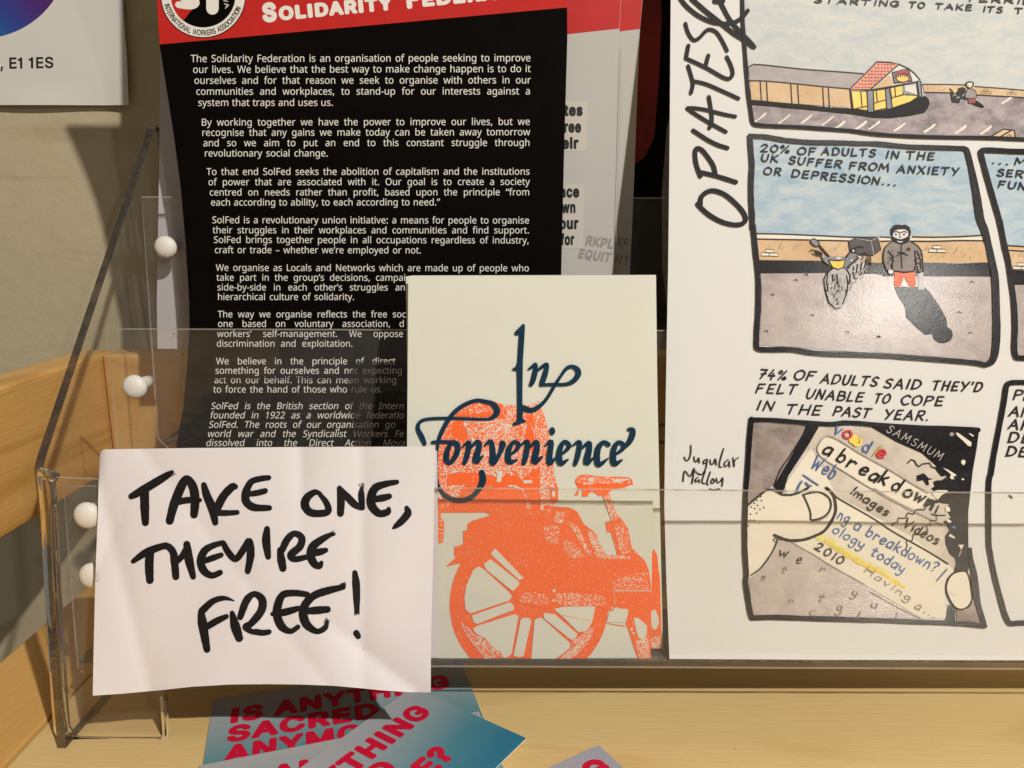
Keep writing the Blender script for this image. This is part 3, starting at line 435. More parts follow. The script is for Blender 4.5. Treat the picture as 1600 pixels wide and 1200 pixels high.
LAY = 0.00007                                # one layer of ink, metres
class Ink:
    """flat print gathered in picture (or card) coordinates, then laid on its sheet"""
    def __init__(self):
        self.v, self.f, self.m, self.mats, self.n = [], [], [], [], 0
    def mi(self, mat):
        if mat not in self.mats: self.mats.append(mat)
        return self.mats.index(mat)
    def add(self, pts, faces, mat, lay):
        b = len(self.v)
        self.n += 1
        z = lay * LAY + (self.n % 64) * 4e-7
        self.v += [(p[0], p[1], z) for p in pts]
        k = self.mi(mat)
        for f in faces:
            self.f.append(tuple(b + i for i in f))
            self.m.append(k)
    def poly(self, pts, mat, lay=1, grid=None, holes=(), smooth=0, jit=0.0):
        pts = [(p[0], p[1]) for p in pts]
        if smooth: pts = smooth_path(pts, smooth, True)
        if jit: pts = [(x + random.uniform(-jit, jit), y + random.uniform(-jit, jit)) for x, y in pts]
        extra = []
        if grid:
            xs, ys = [p[0] for p in pts], [p[1] for p in pts]
            y = min(ys) + grid / 2
            while y < max(ys):
                x = min(xs) + grid / 2
                while x < max(xs):
                    if inside((x, y), pts): extra.append((x, y))
                    x += grid
                y += grid
            fine = []
            for i in range(len(pts)):
                a, b = pts[i], pts[(i + 1) % len(pts)]
                n = max(1, int(math.hypot(b[0] - a[0], b[1] - a[1]) / grid))
                fine += [(a[0] + (b[0] - a[0]) * j / n, a[1] + (b[1] - a[1]) * j / n) for j in range(n)]
            pts = fine
        v, f = cdt([pts] + [list(h) for h in holes], extra)
        self.add(v, f, mat, lay)
    def stroke(self, pts, w, mat, lay=4, n=5, wob=0.0, closed=False):
        p = [(q[0], q[1], (q[2] if len(q) > 2 else w)) for q in pts]
        if closed: p = smooth_path(p, n, True) if n > 1 else p
        elif n > 1: p = smooth_path(p, n)
        q = [p[0]]
        for a in p[1:]:
            if math.hypot(a[0] - q[-1][0], a[1] - q[-1][1]) > 1e-5: q.append(a)
        p = q
        N = len(p)
        if N < 2:
            x, y, ww = p[0]
            self.disc(x, y, ww / 2, mat, lay); return
        vs_, fs = [], []
        for i in range(N):
            if closed: a, b = p[i - 1], p[(i + 1) % N]
            else: a, b = p[max(i - 1, 0)], p[min(i + 1, N - 1)]
            dx, dy = b[0] - a[0], b[1] - a[1]
            L = math.hypot(dx, dy) or 1
            h = max(p[i][2], 0.05) / 2 * (1 + random.uniform(-wob, wob))
            nx, ny = -dy / L * h, dx / L * h
            vs_ += [(p[i][0] + nx, p[i][1] + ny), (p[i][0] - nx, p[i][1] - ny)]
        for i in range(N if closed else N - 1):
            j = (i + 1) % N
            fs.append((2 * i, 2 * i + 1, 2 * j + 1, 2 * j))
        if not closed:
            for (c, d, k) in ((p[0], p[1], 0), (p[-1], p[-2], N - 1)):
                ang = math.atan2(c[1] - d[1], c[0] - d[0])
                b = len(vs_)
                h = max(c[2], 0.05) / 2
                m = 6
                vs_ += [(c[0] + h * math.cos(ang - math.pi / 2 + math.pi * i / m), c[1] + h * math.sin(ang - math.pi / 2 + math.pi * i / m)) for i in range(m + 1)]
                fs.append(tuple(range(b, b + m + 1)))
        self.add(vs_, fs, mat, lay)
    def strokes(self, lists, w, mat, lay=4, **k):
        for l in lists: self.stroke(l, w, mat, lay, **k)
    def disc(self, x, y, r, mat, lay=4, ry=None, n=18):
        ry = ry or r
        self.add([(x + r * math.cos(2 * math.pi * i / n), y + ry * math.sin(2 * math.pi * i / n)) for i in range(n)], [tuple(range(n))], mat, lay)
    def ring(self, x, y, r0, r1, mat, lay=4, n=48):
        vs_ = []
        for i in range(n):
            c, s_ = math.cos(2 * math.pi * i / n), math.sin(2 * math.pi * i / n)
            vs_ += [(x + r0 * c, y + r0 * s_), (x + r1 * c, y + r1 * s_)]
        self.add(vs_, [(2 * i, 2 * i + 1, (2 * i + 3) % (2 * n), (2 * i + 2) % (2 * n)) for i in range(n)], mat, lay)
    def type(self, font, text, x0, y0, x1, y1, size, mat, lay=4, fat=0.0, shear=0.0, justify=False, hs=None, up=-1, space=0.26):
        """set a line of type from (x0,y0) to (x1,y1); y runs down in pictures (up=-1) and up on cards (up=1)"""
        adv = [(glyph(font, c, fat)[0] if c != ' ' else space) for c in text]
        letters = sum(a for a, c in zip(adv, text) if c != ' ')
        gaps = text.count(' ')
        L = math.hypot(x1 - x0, y1 - y0)
        ex, ey = (x1 - x0) / L, (y1 - y0) / L
        nx, ny = (ey, -ex) if up < 0 else (-ey, ex)
        if justify and gaps:
            hs = hs or 1.0
            gap = (L - letters * size * hs) / gaps
        else:
            hs = L / (sum(adv) * size) if hs is None else hs
            gap = space * size * hs
        cur = 0.0
        pv, pf = [], []
        for c, a in zip(text, adv):
            if c == ' ':
                cur += gap; continue
            _, v, f = glyph(font, c, fat)
            b = len(pv)
            for (gx, gy) in v:
                X = cur + (gx + fat * 0.6 + shear * gy) * size * hs
                Y = gy * size
                pv.append((x0 + ex * X + nx * Y, y0 + ey * X + ny * Y))
            pf += [tuple(b + i for i in t) for t in f]
            cur += a * size * hs
        self.add(pv, pf, mat, lay)
    def pen(self, text, x0, y0, x1, y1, h, w, mat, lay=5, slant=0.12, jit=0.03, gap=0.28):
        """hand lettering with a round pen along a base line"""
        ws = [(PEN_W(c) + gap) for c in text]
        tot = sum(ws) - gap
        L = math.hypot(x1 - x0, y1 - y0)
        ex, ey = (x1 - x0) / L, (y1 - y0) / L
        nx, ny = ey, -ex
        k = max(L - slant * h, 0.6 * L) / tot
        cur = 0.0
        for c, a in zip(text, ws):
            for st in PEN.get(c, []):
                pts = []
                for i in range(0, len(st), 2):
                    gx = st[i] + random.uniform(-jit, jit)
                    gy = st[i + 1] + random.uniform(-jit, jit)
                    X = (cur + gx) * k + slant * gy * h
                    Y = gy * h
                    pts.append((x0 + ex * X + nx * Y, y0 + ey * X + ny * Y))
                self.stroke(pts, w * random.uniform(0.92, 1.08), mat, lay, n=4, wob=0.05)
            cur += a
    def build(self, name, surf, parent, label=None):
        o = mesh_obj(name, [surf(x, y, z) for x, y, z in self.v], self.f, self.mats, self.m, parent)
        if label: o['label'] = label
        return o

def sheet(name, outline, surf, thick, mat, parent, grid=40, edge=None, smooth=True, label=None):
    """a sheet of paper or acrylic cut to an outline seen in the picture, with real thickness behind its face"""
    ol = [(p[0], p[1]) for p in outline]
    fine = []
    for i in range(len(ol)):
        a, b = ol[i], ol[(i + 1) % len(ol)]
        n = max(1, int(math.hypot(b[0] - a[0], b[1] - a[1]) / grid))
        fine += [(a[0] + (b[0] - a[0]) * j / n, a[1] + (b[1] - a[1]) * j / n) for j in range(n)]
    extra = []
    xs, ys = [p[0] for p in ol], [p[1] for p in ol]
    y = min(ys) + grid / 2
    while y < max(ys):
        x = min(xs) + grid / 2
        while x < max(xs):
            if inside((x, y), ol): extra.append((x, y))
            x += grid
        y += grid
    v, f = cdt([fine], extra)
    f = [t if area2([v[i] for i in t]) < 0 else tuple(reversed(t)) for t in f]
    n = len(v)
    front = [surf(x, y, 0.0) for x, y in v]
    back = [surf(x, y, -thick) for x, y in v]
    faces, mi = list(f), [0] * len(f)
    faces += [tuple(i + n for i in reversed(t)) for t in f]
    mi += [0] * len(f)
    cnt = {}
    for t in f:
        for i in range(len(t)):
            a, b = t[i], t[(i + 1) % len(t)]
            cnt[(a, b)] = cnt.get((a, b), 0) + 1
    for (a, b) in cnt:
        if (b, a) not in cnt:
            faces.append((b, a, a + n, b + n))
            mi.append(1 if edge else 0)
    o = mesh_obj(name, front + back, faces, [mat] + ([edge] if edge else []), mi, parent)
    if smooth:
        o.data.polygons.foreach_set('use_smooth', [k < 2 * len(f) for k in range(len(faces))])
        o.data.set_sharp_from_angle(angle=R(40))
    if label: o['label'] = label
    return o

def box(name, lo, hi, mat, parent, bevel=0.0015, seg=2):
    import bmesh
    bm = bmesh.new()
    bmesh.ops.create_cube(bm, size=1)
    for v in bm.verts:
        v.co = V([(lo[i] + hi[i]) / 2 + v.co[i] * (hi[i] - lo[i]) for i in range(3)])
    if bevel:
        bmesh.ops.bevel(bm, geom=bm.edges[:], offset=bevel, segments=seg, affect='EDGES', profile=0.6)
    vs_ = [v.co.copy() for v in bm.verts]
    bm.verts.index_update()
    fs = [tuple(v.index for v in f.verts) for f in bm.faces]
    bm.free()
    return mesh_obj(name, vs_, fs, [mat], None, parent)

# ------------------------------------------------------------------ materials
def nodes_of(m):
    m.use_nodes = True
    nt = m.node_tree
    return nt, nt.nodes, nt.links, nt.nodes['Principled BSDF']

def mix_col(nt, fac, a, b, mode='MIX'):
    n = nt.nodes.new('ShaderNodeMix')
    n.data_type = 'RGBA'
    n.blend_type = mode
    for i, val in ((0, fac), (6, a), (7, b)):
        if hasattr(val, 'links') or hasattr(val, 'is_output'):
            nt.links.new(val, n.inputs[i])
        elif i == 0: n.inputs[0].default_value = val
        else: n.inputs[i].default_value = (*val, 1) if len(val) == 3 else val
    return n.outputs[2]

def noise(nt, scale, detail=3, rough=0.5, vec=None, stretch=None, dist=0.0):
    tc = nt.nodes.new('ShaderNodeTexCoord')
    src = tc.outputs['Object']
    if stretch:
        mp = nt.nodes.new('ShaderNodeMapping')
        mp.inputs['Scale'].default_value = stretch
        nt.links.new(src, mp.inputs[0])
        src = mp.outputs[0]
    n = nt.nodes.new('ShaderNodeTexNoise')
    n.inputs['Scale'].default_value = scale
    n.inputs['Detail'].default_value = detail
    n.inputs['Roughness'].default_value = rough
    n.inputs['Distortion'].default_value = dist
    nt.links.new(src, n.inputs['Vector'])
    return n.outputs['Fac']

def ramp(nt, fac, stops):
    n = nt.nodes.new('ShaderNodeValToRGB')
    nt.links.new(fac, n.inputs[0])
    e = n.color_ramp.elements
    while len(e) < len(stops): e.new(0.5)
    for el, (p, c) in zip(e, stops):
        el.position = p
        el.color = (*c, 1) if not isinstance(c, (int, float)) else (c, c, c, 1)
    return n.outputs[0]

def bump(nt, h, strength, dist=0.0003, normal=None):
    n = nt.nodes.new('ShaderNodeBump')
    n.inputs['Strength'].default_value = strength
    n.inputs['Distance'].default_value = dist
    nt.links.new(h, n.inputs['Height'])
    if normal is not None: nt.links.new(normal, n.inputs['Normal'])
    return n.outputs[0]

def paper(name, col, rough=0.75, mottle=0.05, fibre=0.25, spec=0.3, scale=900):
    m = bpy.data.materials.new(name)
    nt, N, L, b = nodes_of(m)
    f1 = noise(nt, 55, 4, 0.6)
    f2 = noise(nt, scale * 1.5, 3, 0.7)
    d = tuple(c * (1 - mottle * 2) for c in col)
    c1 = mix_col(nt, f1, col, d)
    g = ramp(nt, f2, [(0.3, 0.93), (0.7, 1.0)])
    c2 = mix_col(nt, 0.5, c1, g, 'MULTIPLY')
    L.new(c2, b.inputs['Base Color'])
    b.inputs['Roughness'].default_value = rough
    b.inputs['Specular IOR Level'].default_value = spec
    L.new(bump(nt, noise(nt, scale, 4, 0.7), fibre, 0.00012), b.inputs['Normal'])
    return m

def ink(name, col, rough=0.55, vary=0.0, grain=0.0, spec=0.4, vscale=120, gscale=1500):
    m = bpy.data.materials.new(name)
    nt, N, L, b = nodes_of(m)
    b.inputs['Base Color'].default_value = (*col, 1)
    if vary:
        c = mix_col(nt, ramp(nt, noise(nt, vscale, 5, 0.65), [(0.3, 0.0), (0.7, 1.0)]), tuple(min(1, x * (1 + vary)) for x in col), tuple(x * (1 - vary) for x in col))
        L.new(c, b.inputs['Base Color'])
    b.inputs['Roughness'].default_value = rough
    b.inputs['Specular IOR Level'].default_value = spec
    if grain:
        L.new(bump(nt, noise(nt, gscale, 2, 0.6), grain, 0.0002), b.inputs['Normal'])
    return m

def wash(name, cols, scale=110, stretch=(1, 1, 2.6), rough=0.62, grain=0.15, spec=0.2):
    """watercolour: pigment pooling in soft streaks"""
    m = bpy.data.materials.new(name)
    nt, N, L, b = nodes_of(m)
    f = noise(nt, scale, 6, 0.62, stretch=stretch, dist=0.4)
    k = len(cols)
    c = ramp(nt, f, [(0.32 + 0.36 * i / (k - 1), cols[i]) for i in range(k)])
    g = ramp(nt, noise(nt, 1400, 2, 0.6), [(0.3, 0.88), (0.7, 1.0)])
    c = mix_col(nt, 0.6, c, g, 'MULTIPLY')
    L.new(c, b.inputs['Base Color'])
    b.inputs['Roughness'].default_value = rough
    b.inputs['Specular IOR Level'].default_value = spec
    L.new(bump(nt, noise(nt, 1500, 2, 0.6), grain, 0.0002), b.inputs['Normal'])
    return m

def stipple(name, ink_col, ground, amount=0.5, scale=900, rough=0.7):
    """one-colour duplicator print: specks of paper showing through the ink"""
    m = bpy.data.materials.new(name)
    nt, N, L, b = nodes_of(m)
    w = noise(nt, scale, 1.5, 0.5, dist=0.8)
    big = noise(nt, 60, 3, 0.6)
    ad = N.new('ShaderNodeMath'); ad.operation = 'MULTIPLY_ADD'
    L.new(big, ad.inputs[0]); ad.inputs[1].default_value = 0.16; L.new(w, ad.inputs[2])
    f = ramp(nt, ad.outputs[0], [(1 - amount + 0.05, 0.0), (1 - amount + 0.10, 1.0)])
    fine = ramp(nt, noise(nt, 2200, 2, 0.6), [(0.3, 0.86), (0.65, 1.0)])
    ic = mix_col(nt, 0.7, ink_col, fine, 'MULTIPLY')
    L.new(mix_col(nt, f, ic, ground), b.inputs['Base Color'])
    b.inputs['Roughness'].default_value = rough
    b.inputs['Specular IOR Level'].default_value = 0.25
    return m

def wood(name, axis, light, dark, ring=9.0, gloss=0.42, fig=0.5, run=0.9):
    m = bpy.data.materials.new(name)
    nt, N, L, b = nodes_of(m)
    st = [14, 14, 14]; st[axis] = 1.0
    st2 = [150, 150, 150]; st2[axis] = 5.0
    slow = noise(nt, ring * 0.7, 3, 0.5, stretch=[v / 14 * (3.0 if i != axis else run) for i, v in enumerate([14, 14, 14])], dist=0.7)
    wv = N.new('ShaderNodeMath'); wv.operation = 'MULTIPLY'; wv.inputs[1].default_value = 34.0
    L.new(slow, wv.inputs[0])
    sn = N.new('ShaderNodeMath'); sn.operation = 'SINE'
    L.new(wv.outputs[0], sn.inputs[0])
    rings = ramp(nt, sn.outputs[0], [(0.0, 0.0), (0.55, 0.15), (0.92, 0.75), (1.0, 1.0)])
    grain = noise(nt, 9, 5, 0.65, stretch=st2)
    pores = ramp(nt, noise(nt, 22, 3, 0.6, stretch=st2), [(0.62, 0.0), (0.75, 1.0)])
    blot = noise(nt, 14, 4, 0.6)
    c = mix_col(nt, blot, light, tuple(l * 0.62 + d * 0.38 for l, d in zip(light, dark)))
    k1 = N.new('ShaderNodeMath'); k1.operation = 'MULTIPLY'; k1.inputs[1].default_value = fig
    L.new(rings, k1.inputs[0])
    c = mix_col(nt, k1.outputs[0], c, dark)
    k2 = N.new('ShaderNodeMath'); k2.operation = 'MULTIPLY'; k2.inputs[1].default_value = 0.62
    L.new(grain, k2.inputs[0])
    c = mix_col(nt, k2.outputs[0], c, dark)
    k3 = N.new('ShaderNodeMath'); k3.operation = 'MULTIPLY'; k3.inputs[1].default_value = 0.35
    L.new(pores, k3.inputs[0])
    c = mix_col(nt, k3.outputs[0], c, tuple(d * 0.6 for d in dark))
    vo = N.new('ShaderNodeTexVoronoi'); vo.inputs['Scale'].default_value = 75
    tcs = N.new('ShaderNodeTexCoord'); L.new(tcs.outputs['Object'], vo.inputs['Vector'])
    dot = ramp(nt, vo.outputs['Distance'], [(0.03, 1.0), (0.06, 0.0)])
    sp = N.new('ShaderNodeSeparateColor'); L.new(vo.outputs['Color'], sp.inputs[0])
    rare = ramp(nt, sp.outputs[0], [(0.86, 0.0), (0.88, 0.75)])
    md = N.new('ShaderNodeMath'); md.operation = 'MULTIPLY'
    L.new(dot, md.inputs[0]); L.new(rare, md.inputs[1])
    c = mix_col(nt, md.outputs[0], c, (0.06, 0.035, 0.015))
    L.new(c, b.inputs['Base Color'])
    b.inputs['Roughness'].default_value = gloss
    b.inputs['Specular IOR Level'].default_value = 0.35
    L.new(bump(nt, grain, 0.25, 0.0006), b.inputs['Normal'])
    return m

def acrylic(name):
    m = bpy.data.materials.new(name)
    m.use_nodes = True
    nt = m.node_tree
    for n in list(nt.nodes): nt.nodes.remove(n)
    out = nt.nodes.new('ShaderNodeOutputMaterial')
    tr = nt.nodes.new('ShaderNodeBsdfTransparent'); tr.inputs[0].default_value = (0.995, 0.993, 0.985, 1)
    gl = nt.nodes.new('ShaderNodeBsdfGlossy'); gl.inputs['Roughness'].default_value = 0.03
    fr = nt.nodes.new('ShaderNodeFresnel')
    geo = nt.nodes.new('ShaderNodeNewGeometry')
    ior = nt.nodes.new('ShaderNodeMapRange')        # a thin sheet reflects alike from either side
    ior.inputs[3].default_value = 1.49; ior.inputs[4].default_value = 1 / 1.49
    nt.links.new(geo.outputs['Backfacing'], ior.inputs[0]); nt.links.new(ior.outputs[0], fr.inputs[0])
    mx = nt.nodes.new('ShaderNodeMixShader')
    # faint, broad scuffs and dust, plus painted haze in place of room reflections
    sc_ = ramp(nt, noise(nt, 30, 5, 0.7), [(0.3, 0.012), (0.8, 0.035)])
    df = nt.nodes.new('ShaderNodeBsdfDiffuse'); df.inputs[0].default_value = (0.75, 0.72, 0.66, 1)
    m2 = nt.nodes.new('ShaderNodeMixShader')
    nt.links.new(bump(nt, noise(nt, 16, 2, 0.4), 0.05, 0.01), gl.inputs['Normal'])
    hf = nt.nodes.new('ShaderNodeMath'); hf.operation = 'MULTIPLY'; hf.inputs[1].default_value = 0.55
    nt.links.new(fr.outputs[0], hf.inputs[0]); nt.links.new(hf.outputs[0], mx.inputs[0]); nt.links.new(tr.outputs[0], mx.inputs[1]); nt.links.new(gl.outputs[0], mx.inputs[2])
    nt.links.new(sc_, m2.inputs[0]); nt.links.new(mx.outputs[0], m2.inputs[1]); nt.links.new(df.outputs[0], m2.inputs[2])
    nt.links.new(m2.outputs[0], out.inputs[0])
    return m

def acrylic_edge(name, tint, gloss=0.35, rough=0.2, haze=0.3):
    m = bpy.data.materials.new(name)
    m.use_nodes = True
    nt = m.node_tree
    for n in list(nt.nodes): nt.nodes.remove(n)
    out = nt.nodes.new('ShaderNodeOutputMaterial')
    tr = nt.nodes.new('ShaderNodeBsdfTransparent')
    streak = noise(nt, 60, 4, 0.7)
    nt.links.new(mix_col(nt, ramp(nt, streak, [(0.42, 0.0), (0.62, 1.0)]), tuple(t * 0.6 for t in tint), tuple(min(1, t * 2.2) for t in tint)), tr.inputs[0])
    gl = nt.nodes.new('ShaderNodeBsdfGlossy'); gl.inputs['Roughness'].default_value = rough
    gl.inputs[0].default_value = (0.9, 0.87, 0.8, 1)
    nt.links.new(bump(nt, noise(nt, 260, 3, 0.6), 0.6, 0.0012), gl.inputs['Normal'])
    mx = nt.nodes.new('ShaderNodeMixShader'); mx.inputs[0].default_value = gloss
    nt.links.new(tr.outputs[0], mx.inputs[1]); nt.links.new(gl.outputs[0], mx.inputs[2])
    df = nt.nodes.new('ShaderNodeBsdfDiffuse'); df.inputs[0].default_value = (0.72, 0.68, 0.60, 1)
    m2 = nt.nodes.new('ShaderNodeMixShader'); m2.inputs[0].default_value = haze
    nt.links.new(mx.outputs[0], m2.inputs[1]); nt.links.new(df.outputs[0], m2.inputs[2])
    nt.links.new(m2.outputs[0], out.inputs[0])
    return m

def solid_acrylic(name, tint=(0.93, 0.90, 0.84), rough=0.02):
    m = bpy.data.materials.new(name)
    nt, N, L, b = nodes_of(m)
    b.inputs['Base Color'].default_value = (*tint, 1)
    b.inputs['Transmission Weight'].default_value = 1.0
    b.inputs['IOR'].default_value = 1.49
    b.inputs['Roughness'].default_value = rough
    L.new(bump(nt, noise(nt, 160, 2, 0.5), 0.25, 0.0008), b.inputs['Normal'])
    return m

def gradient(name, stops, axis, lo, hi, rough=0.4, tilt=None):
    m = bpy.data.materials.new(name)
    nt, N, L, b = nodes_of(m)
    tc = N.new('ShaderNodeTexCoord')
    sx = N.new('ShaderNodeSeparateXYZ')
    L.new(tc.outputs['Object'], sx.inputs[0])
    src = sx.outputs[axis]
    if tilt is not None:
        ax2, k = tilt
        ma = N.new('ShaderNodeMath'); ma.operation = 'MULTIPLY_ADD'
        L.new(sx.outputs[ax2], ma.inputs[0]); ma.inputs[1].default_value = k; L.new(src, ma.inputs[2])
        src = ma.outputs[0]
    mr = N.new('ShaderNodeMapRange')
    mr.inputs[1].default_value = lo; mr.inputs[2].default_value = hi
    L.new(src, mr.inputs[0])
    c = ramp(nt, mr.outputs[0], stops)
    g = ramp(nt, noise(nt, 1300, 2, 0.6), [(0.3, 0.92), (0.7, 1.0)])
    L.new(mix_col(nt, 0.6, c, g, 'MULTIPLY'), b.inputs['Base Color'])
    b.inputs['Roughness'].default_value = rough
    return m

def plaster(name, col):
    m = bpy.data.materials.new(name)
    nt, N, L, b = nodes_of(m)
    big = noise(nt, 7, 4, 0.6)
    fine = noise(nt, 90, 5, 0.7)
    c = mix_col(nt, big, tuple(x * 1.06 for x in col), tuple(x * 0.90 for x in col))
    c = mix_col(nt, ramp(nt, fine, [(0.3, 0.0), (0.75, 0.25)]), c, tuple(x * 0.8 for x in col))
    sc_ = ramp(nt, noise(nt, 16, 5, 0.7, stretch=(0.6, 1, 4)), [(0.57, 0.0), (0.70, 0.42)])
    c = mix_col(nt, sc_, c, (col[0] * 0.72, col[1] * 0.64, col[2] * 0.55))
    L.new(c, b.inputs['Base Color'])
    b.inputs['Roughness'].default_value = 0.8
    h = N.new('ShaderNodeMath'); h.operation = 'ADD'
    L.new(big, h.inputs[0]); L.new(fine, h.inputs[1])
    L.new(bump(nt, h.outputs[0], 0.35, 0.0016), b.inputs['Normal'])
    return m

M = {}
M['plaster'] = plaster('plaster', (0.515, 0.435, 0.278))
M['board'] = wood('pine_board', 0, (0.88, 0.69, 0.335), (0.62, 0.40, 0.14), fig=0.36, run=0.4)
M['rail'] = wood('pine_rail', 1, (0.88, 0.55, 0.185), (0.46, 0.225, 0.05), ring=15, fig=0.5, run=0.22)
M['back_rail'] = wood('pine_back_rail', 0, (0.78, 0.51, 0.20), (0.46, 0.24, 0.06), fig=0.4, run=0.3)
M['acrylic'] = acrylic('clear_acrylic')
M['edge'] = acrylic_edge('acrylic_cut_edge', (0.035, 0.03, 0.025), 0.20, 0.16, 0.10)
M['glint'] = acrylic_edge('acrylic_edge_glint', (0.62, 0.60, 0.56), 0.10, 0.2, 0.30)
M['dark_edge'] = acrylic_edge('acrylic_sawn_edge', (0.13, 0.098, 0.07), 0.20, 0.10, 0.02)
M['bend'] = solid_acrylic('acrylic_bend')
M['rivet'] = ink('white_nylon', (0.78, 0.745, 0.67), 0.48, spec=0.4)
M['note'] = paper('note_paper', (0.785, 0.755, 0.775), 0.8, 0.025, 0.2)
M['marker'] = ink('black_marker', (0.010, 0.0095, 0.011), 0.5, 0.35, spec=0.22, vscale=250)
M['cover'] = paper('cream_card', (0.725, 0.735, 0.64), 0.8, 0.03, 0.35, scale=1200)
CREAM = (0.725, 0.735, 0.64)
M['navy'] = ink('navy_ink', (0.006, 0.033, 0.066), 0.7, 0.3, spec=0.15, vscale=400)
M['orange'] = stipple('orange_ink', (0.985, 0.155, 0.033), CREAM, 0.305, 2600)
M['orange_mid'] = stipple('orange_ink_textured', (0.985, 0.16, 0.034), CREAM, 0.43, 1900)
M['orange_light'] = stipple('orange_ink_speckled', (0.985, 0.17, 0.038), CREAM, 0.47, 1900)
M['page'] = paper('comic_paper', (0.735, 0.728, 0.70), 0.6, 0.015, 0.12)
M['black'] = ink('black_toner', (0.006, 0.0045, 0.0055), 0.20, 0.2, grain=0.16, spec=0.5)
M['matte'] = ink('matte_black_toner', (0.0065, 0.005, 0.006), 0.55, 0.2, spec=0.2)
M['outline'] = ink('black_pen', (0.009, 0.007, 0.008), 0.5, grain=0.2, spec=0.25)
M['pale_sky'] = wash('pale_sky_wash', [(0.52, 0.57, 0.58), (0.60, 0.63, 0.61), (0.68, 0.67, 0.61)])
M['blue_sky'] = wash('blue_sky_wash', [(0.34, 0.48, 0.60), (0.46, 0.57, 0.64), (0.58, 0.64, 0.65)])
M['road'] = wash('road_wash', [(0.20, 0.17, 0.18), (0.38, 0.33, 0.34), (0.50, 0.45, 0.45)], 130, (1, 1, 1.6))
M['ground'] = wash('ground_wash', [(0.36, 0.30, 0.28), (0.46, 0.39, 0.36), (0.54, 0.47, 0.43)], 80, (1, 1, 1.6), rough=0.21, grain=0.16, spec=0.9)
M['dim'] = wash('grey_brown_wash', [(0.22, 0.17, 0.15), (0.33, 0.27, 0.24), (0.42, 0.36, 0.33)], 120, (1, 1, 1.2))
M['tan'] = wash('tan_wash', [(0.62, 0.42, 0.24), (0.70, 0.49, 0.29), (0.74, 0.56, 0.37)], 90, (1, 1, 1.2))
M['roof_grey'] = wash('roof_wash', [(0.40, 0.36, 0.35), (0.52, 0.47, 0.46)], 100, (1, 1, 2))
M['salmon'] = ink('salmon_wash', (0.72, 0.27, 0.17), 0.5, 0.15)
M['yellow'] = ink('yellow_wash', (0.80, 0.58, 0.09), 0.5, 0.12)
M['maroon'] = ink('maroon_wash', (0.25, 0.03, 0.02), 0.5, 0.3)
M['slate'] = ink('slate_wash', (0.20, 0.20, 0.22), 0.5, 0.25)
M['box'] = ink('box_wash', (0.035, 0.027, 0.025), 0.4, 0.5, grain=0.1, vscale=500)
M['jacket'] = ink('jacket_wash', (0.24, 0.20, 0.18), 0.45, 0.25, grain=0.3)
M['trousers'] = ink('coral_wash', (0.80, 0.22, 0.12), 0.45, 0.2, grain=0.4)
M['tyre'] = ink('tyre_wash', (0.34, 0.31, 0.30), 0.22, 0.35, grain=0.16, spec=0.8, vscale=300)
M['screen'] = wash('screen_wash', [(0.52, 0.46, 0.38), (0.64, 0.57, 0.48), (0.74, 0.67, 0.57)], 90, (1, 1, 1.2))
M['keys'] = wash('keyboard_wash', [(0.44, 0.37, 0.33), (0.52, 0.45, 0.40), (0.60, 0.52, 0.46)], 100, (1, 1, 1.2), rough=0.21, grain=0.16, spec=0.9)
M['skin'] = ink('cream_wash', (0.78, 0.72, 0.59), 0.5, 0.03)
M['shade'] = ink('grey_pencil', (0.33, 0.28, 0.25), 0.6, 0.3, vscale=400)
M['blue_pen'] = ink('blue_pen', (0.07, 0.14, 0.36), 0.55, 0.3, vscale=300)
M['red_pen'] = ink('red_pen', (0.60, 0.03, 0.05), 0.55, 0.15)
M['yellow_pen'] = ink('yellow_pen', (0.78, 0.58, 0.10), 0.55, 0.2)
M['olive_pen'] = ink('olive_pen', (0.45, 0.42, 0.05), 0.55, 0.2)
M['lime'] = ink('yellow_green_pencil', (0.76, 0.70, 0.25), 0.55, 0.12, vscale=500)
M['grey_pen'] = ink('pale_grey_pen', (0.50, 0.46, 0.42), 0.6)
M['flyer_black'] = ink('black_print', (0.0030, 0.0023, 0.0018), 0.55, 0.2, spec=0.05)
M['flyer_red'] = ink('red_print', (0.56, 0.018, 0.014), 0.5, 0.06)
M['deep_red'] = ink('deep_red_print', (0.50, 0.008, 0.006), 0.5, 0.06)
M['flyer_white'] = ink('white_print', (0.86, 0.84, 0.78), 0.55)
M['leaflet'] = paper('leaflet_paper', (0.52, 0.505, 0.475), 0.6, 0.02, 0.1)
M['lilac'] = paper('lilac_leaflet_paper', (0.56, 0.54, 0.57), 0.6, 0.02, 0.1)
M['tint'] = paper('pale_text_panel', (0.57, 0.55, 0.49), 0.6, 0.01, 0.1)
M['grey_print'] = ink('grey_print', (0.30, 0.285, 0.27), 0.6)
M['wine'] = ink('wine_print', (0.24, 0.012, 0.012), 0.4, 0.6, vscale=25)
M['poster'] = paper('poster_paper', (0.73, 0.70, 0.635), 0.6, 0.02, 0.1)
M['print_black'] = ink('plain_black_print', (0.012, 0.011, 0.011), 0.5)
M['card_red'] = ink('card_red_print', (0.64, 0.007, 0.044), 0.45, 0.06)
M['card_back'] = paper('card_stock', (0.75, 0.73, 0.68), 0.6, 0.02, 0.1)

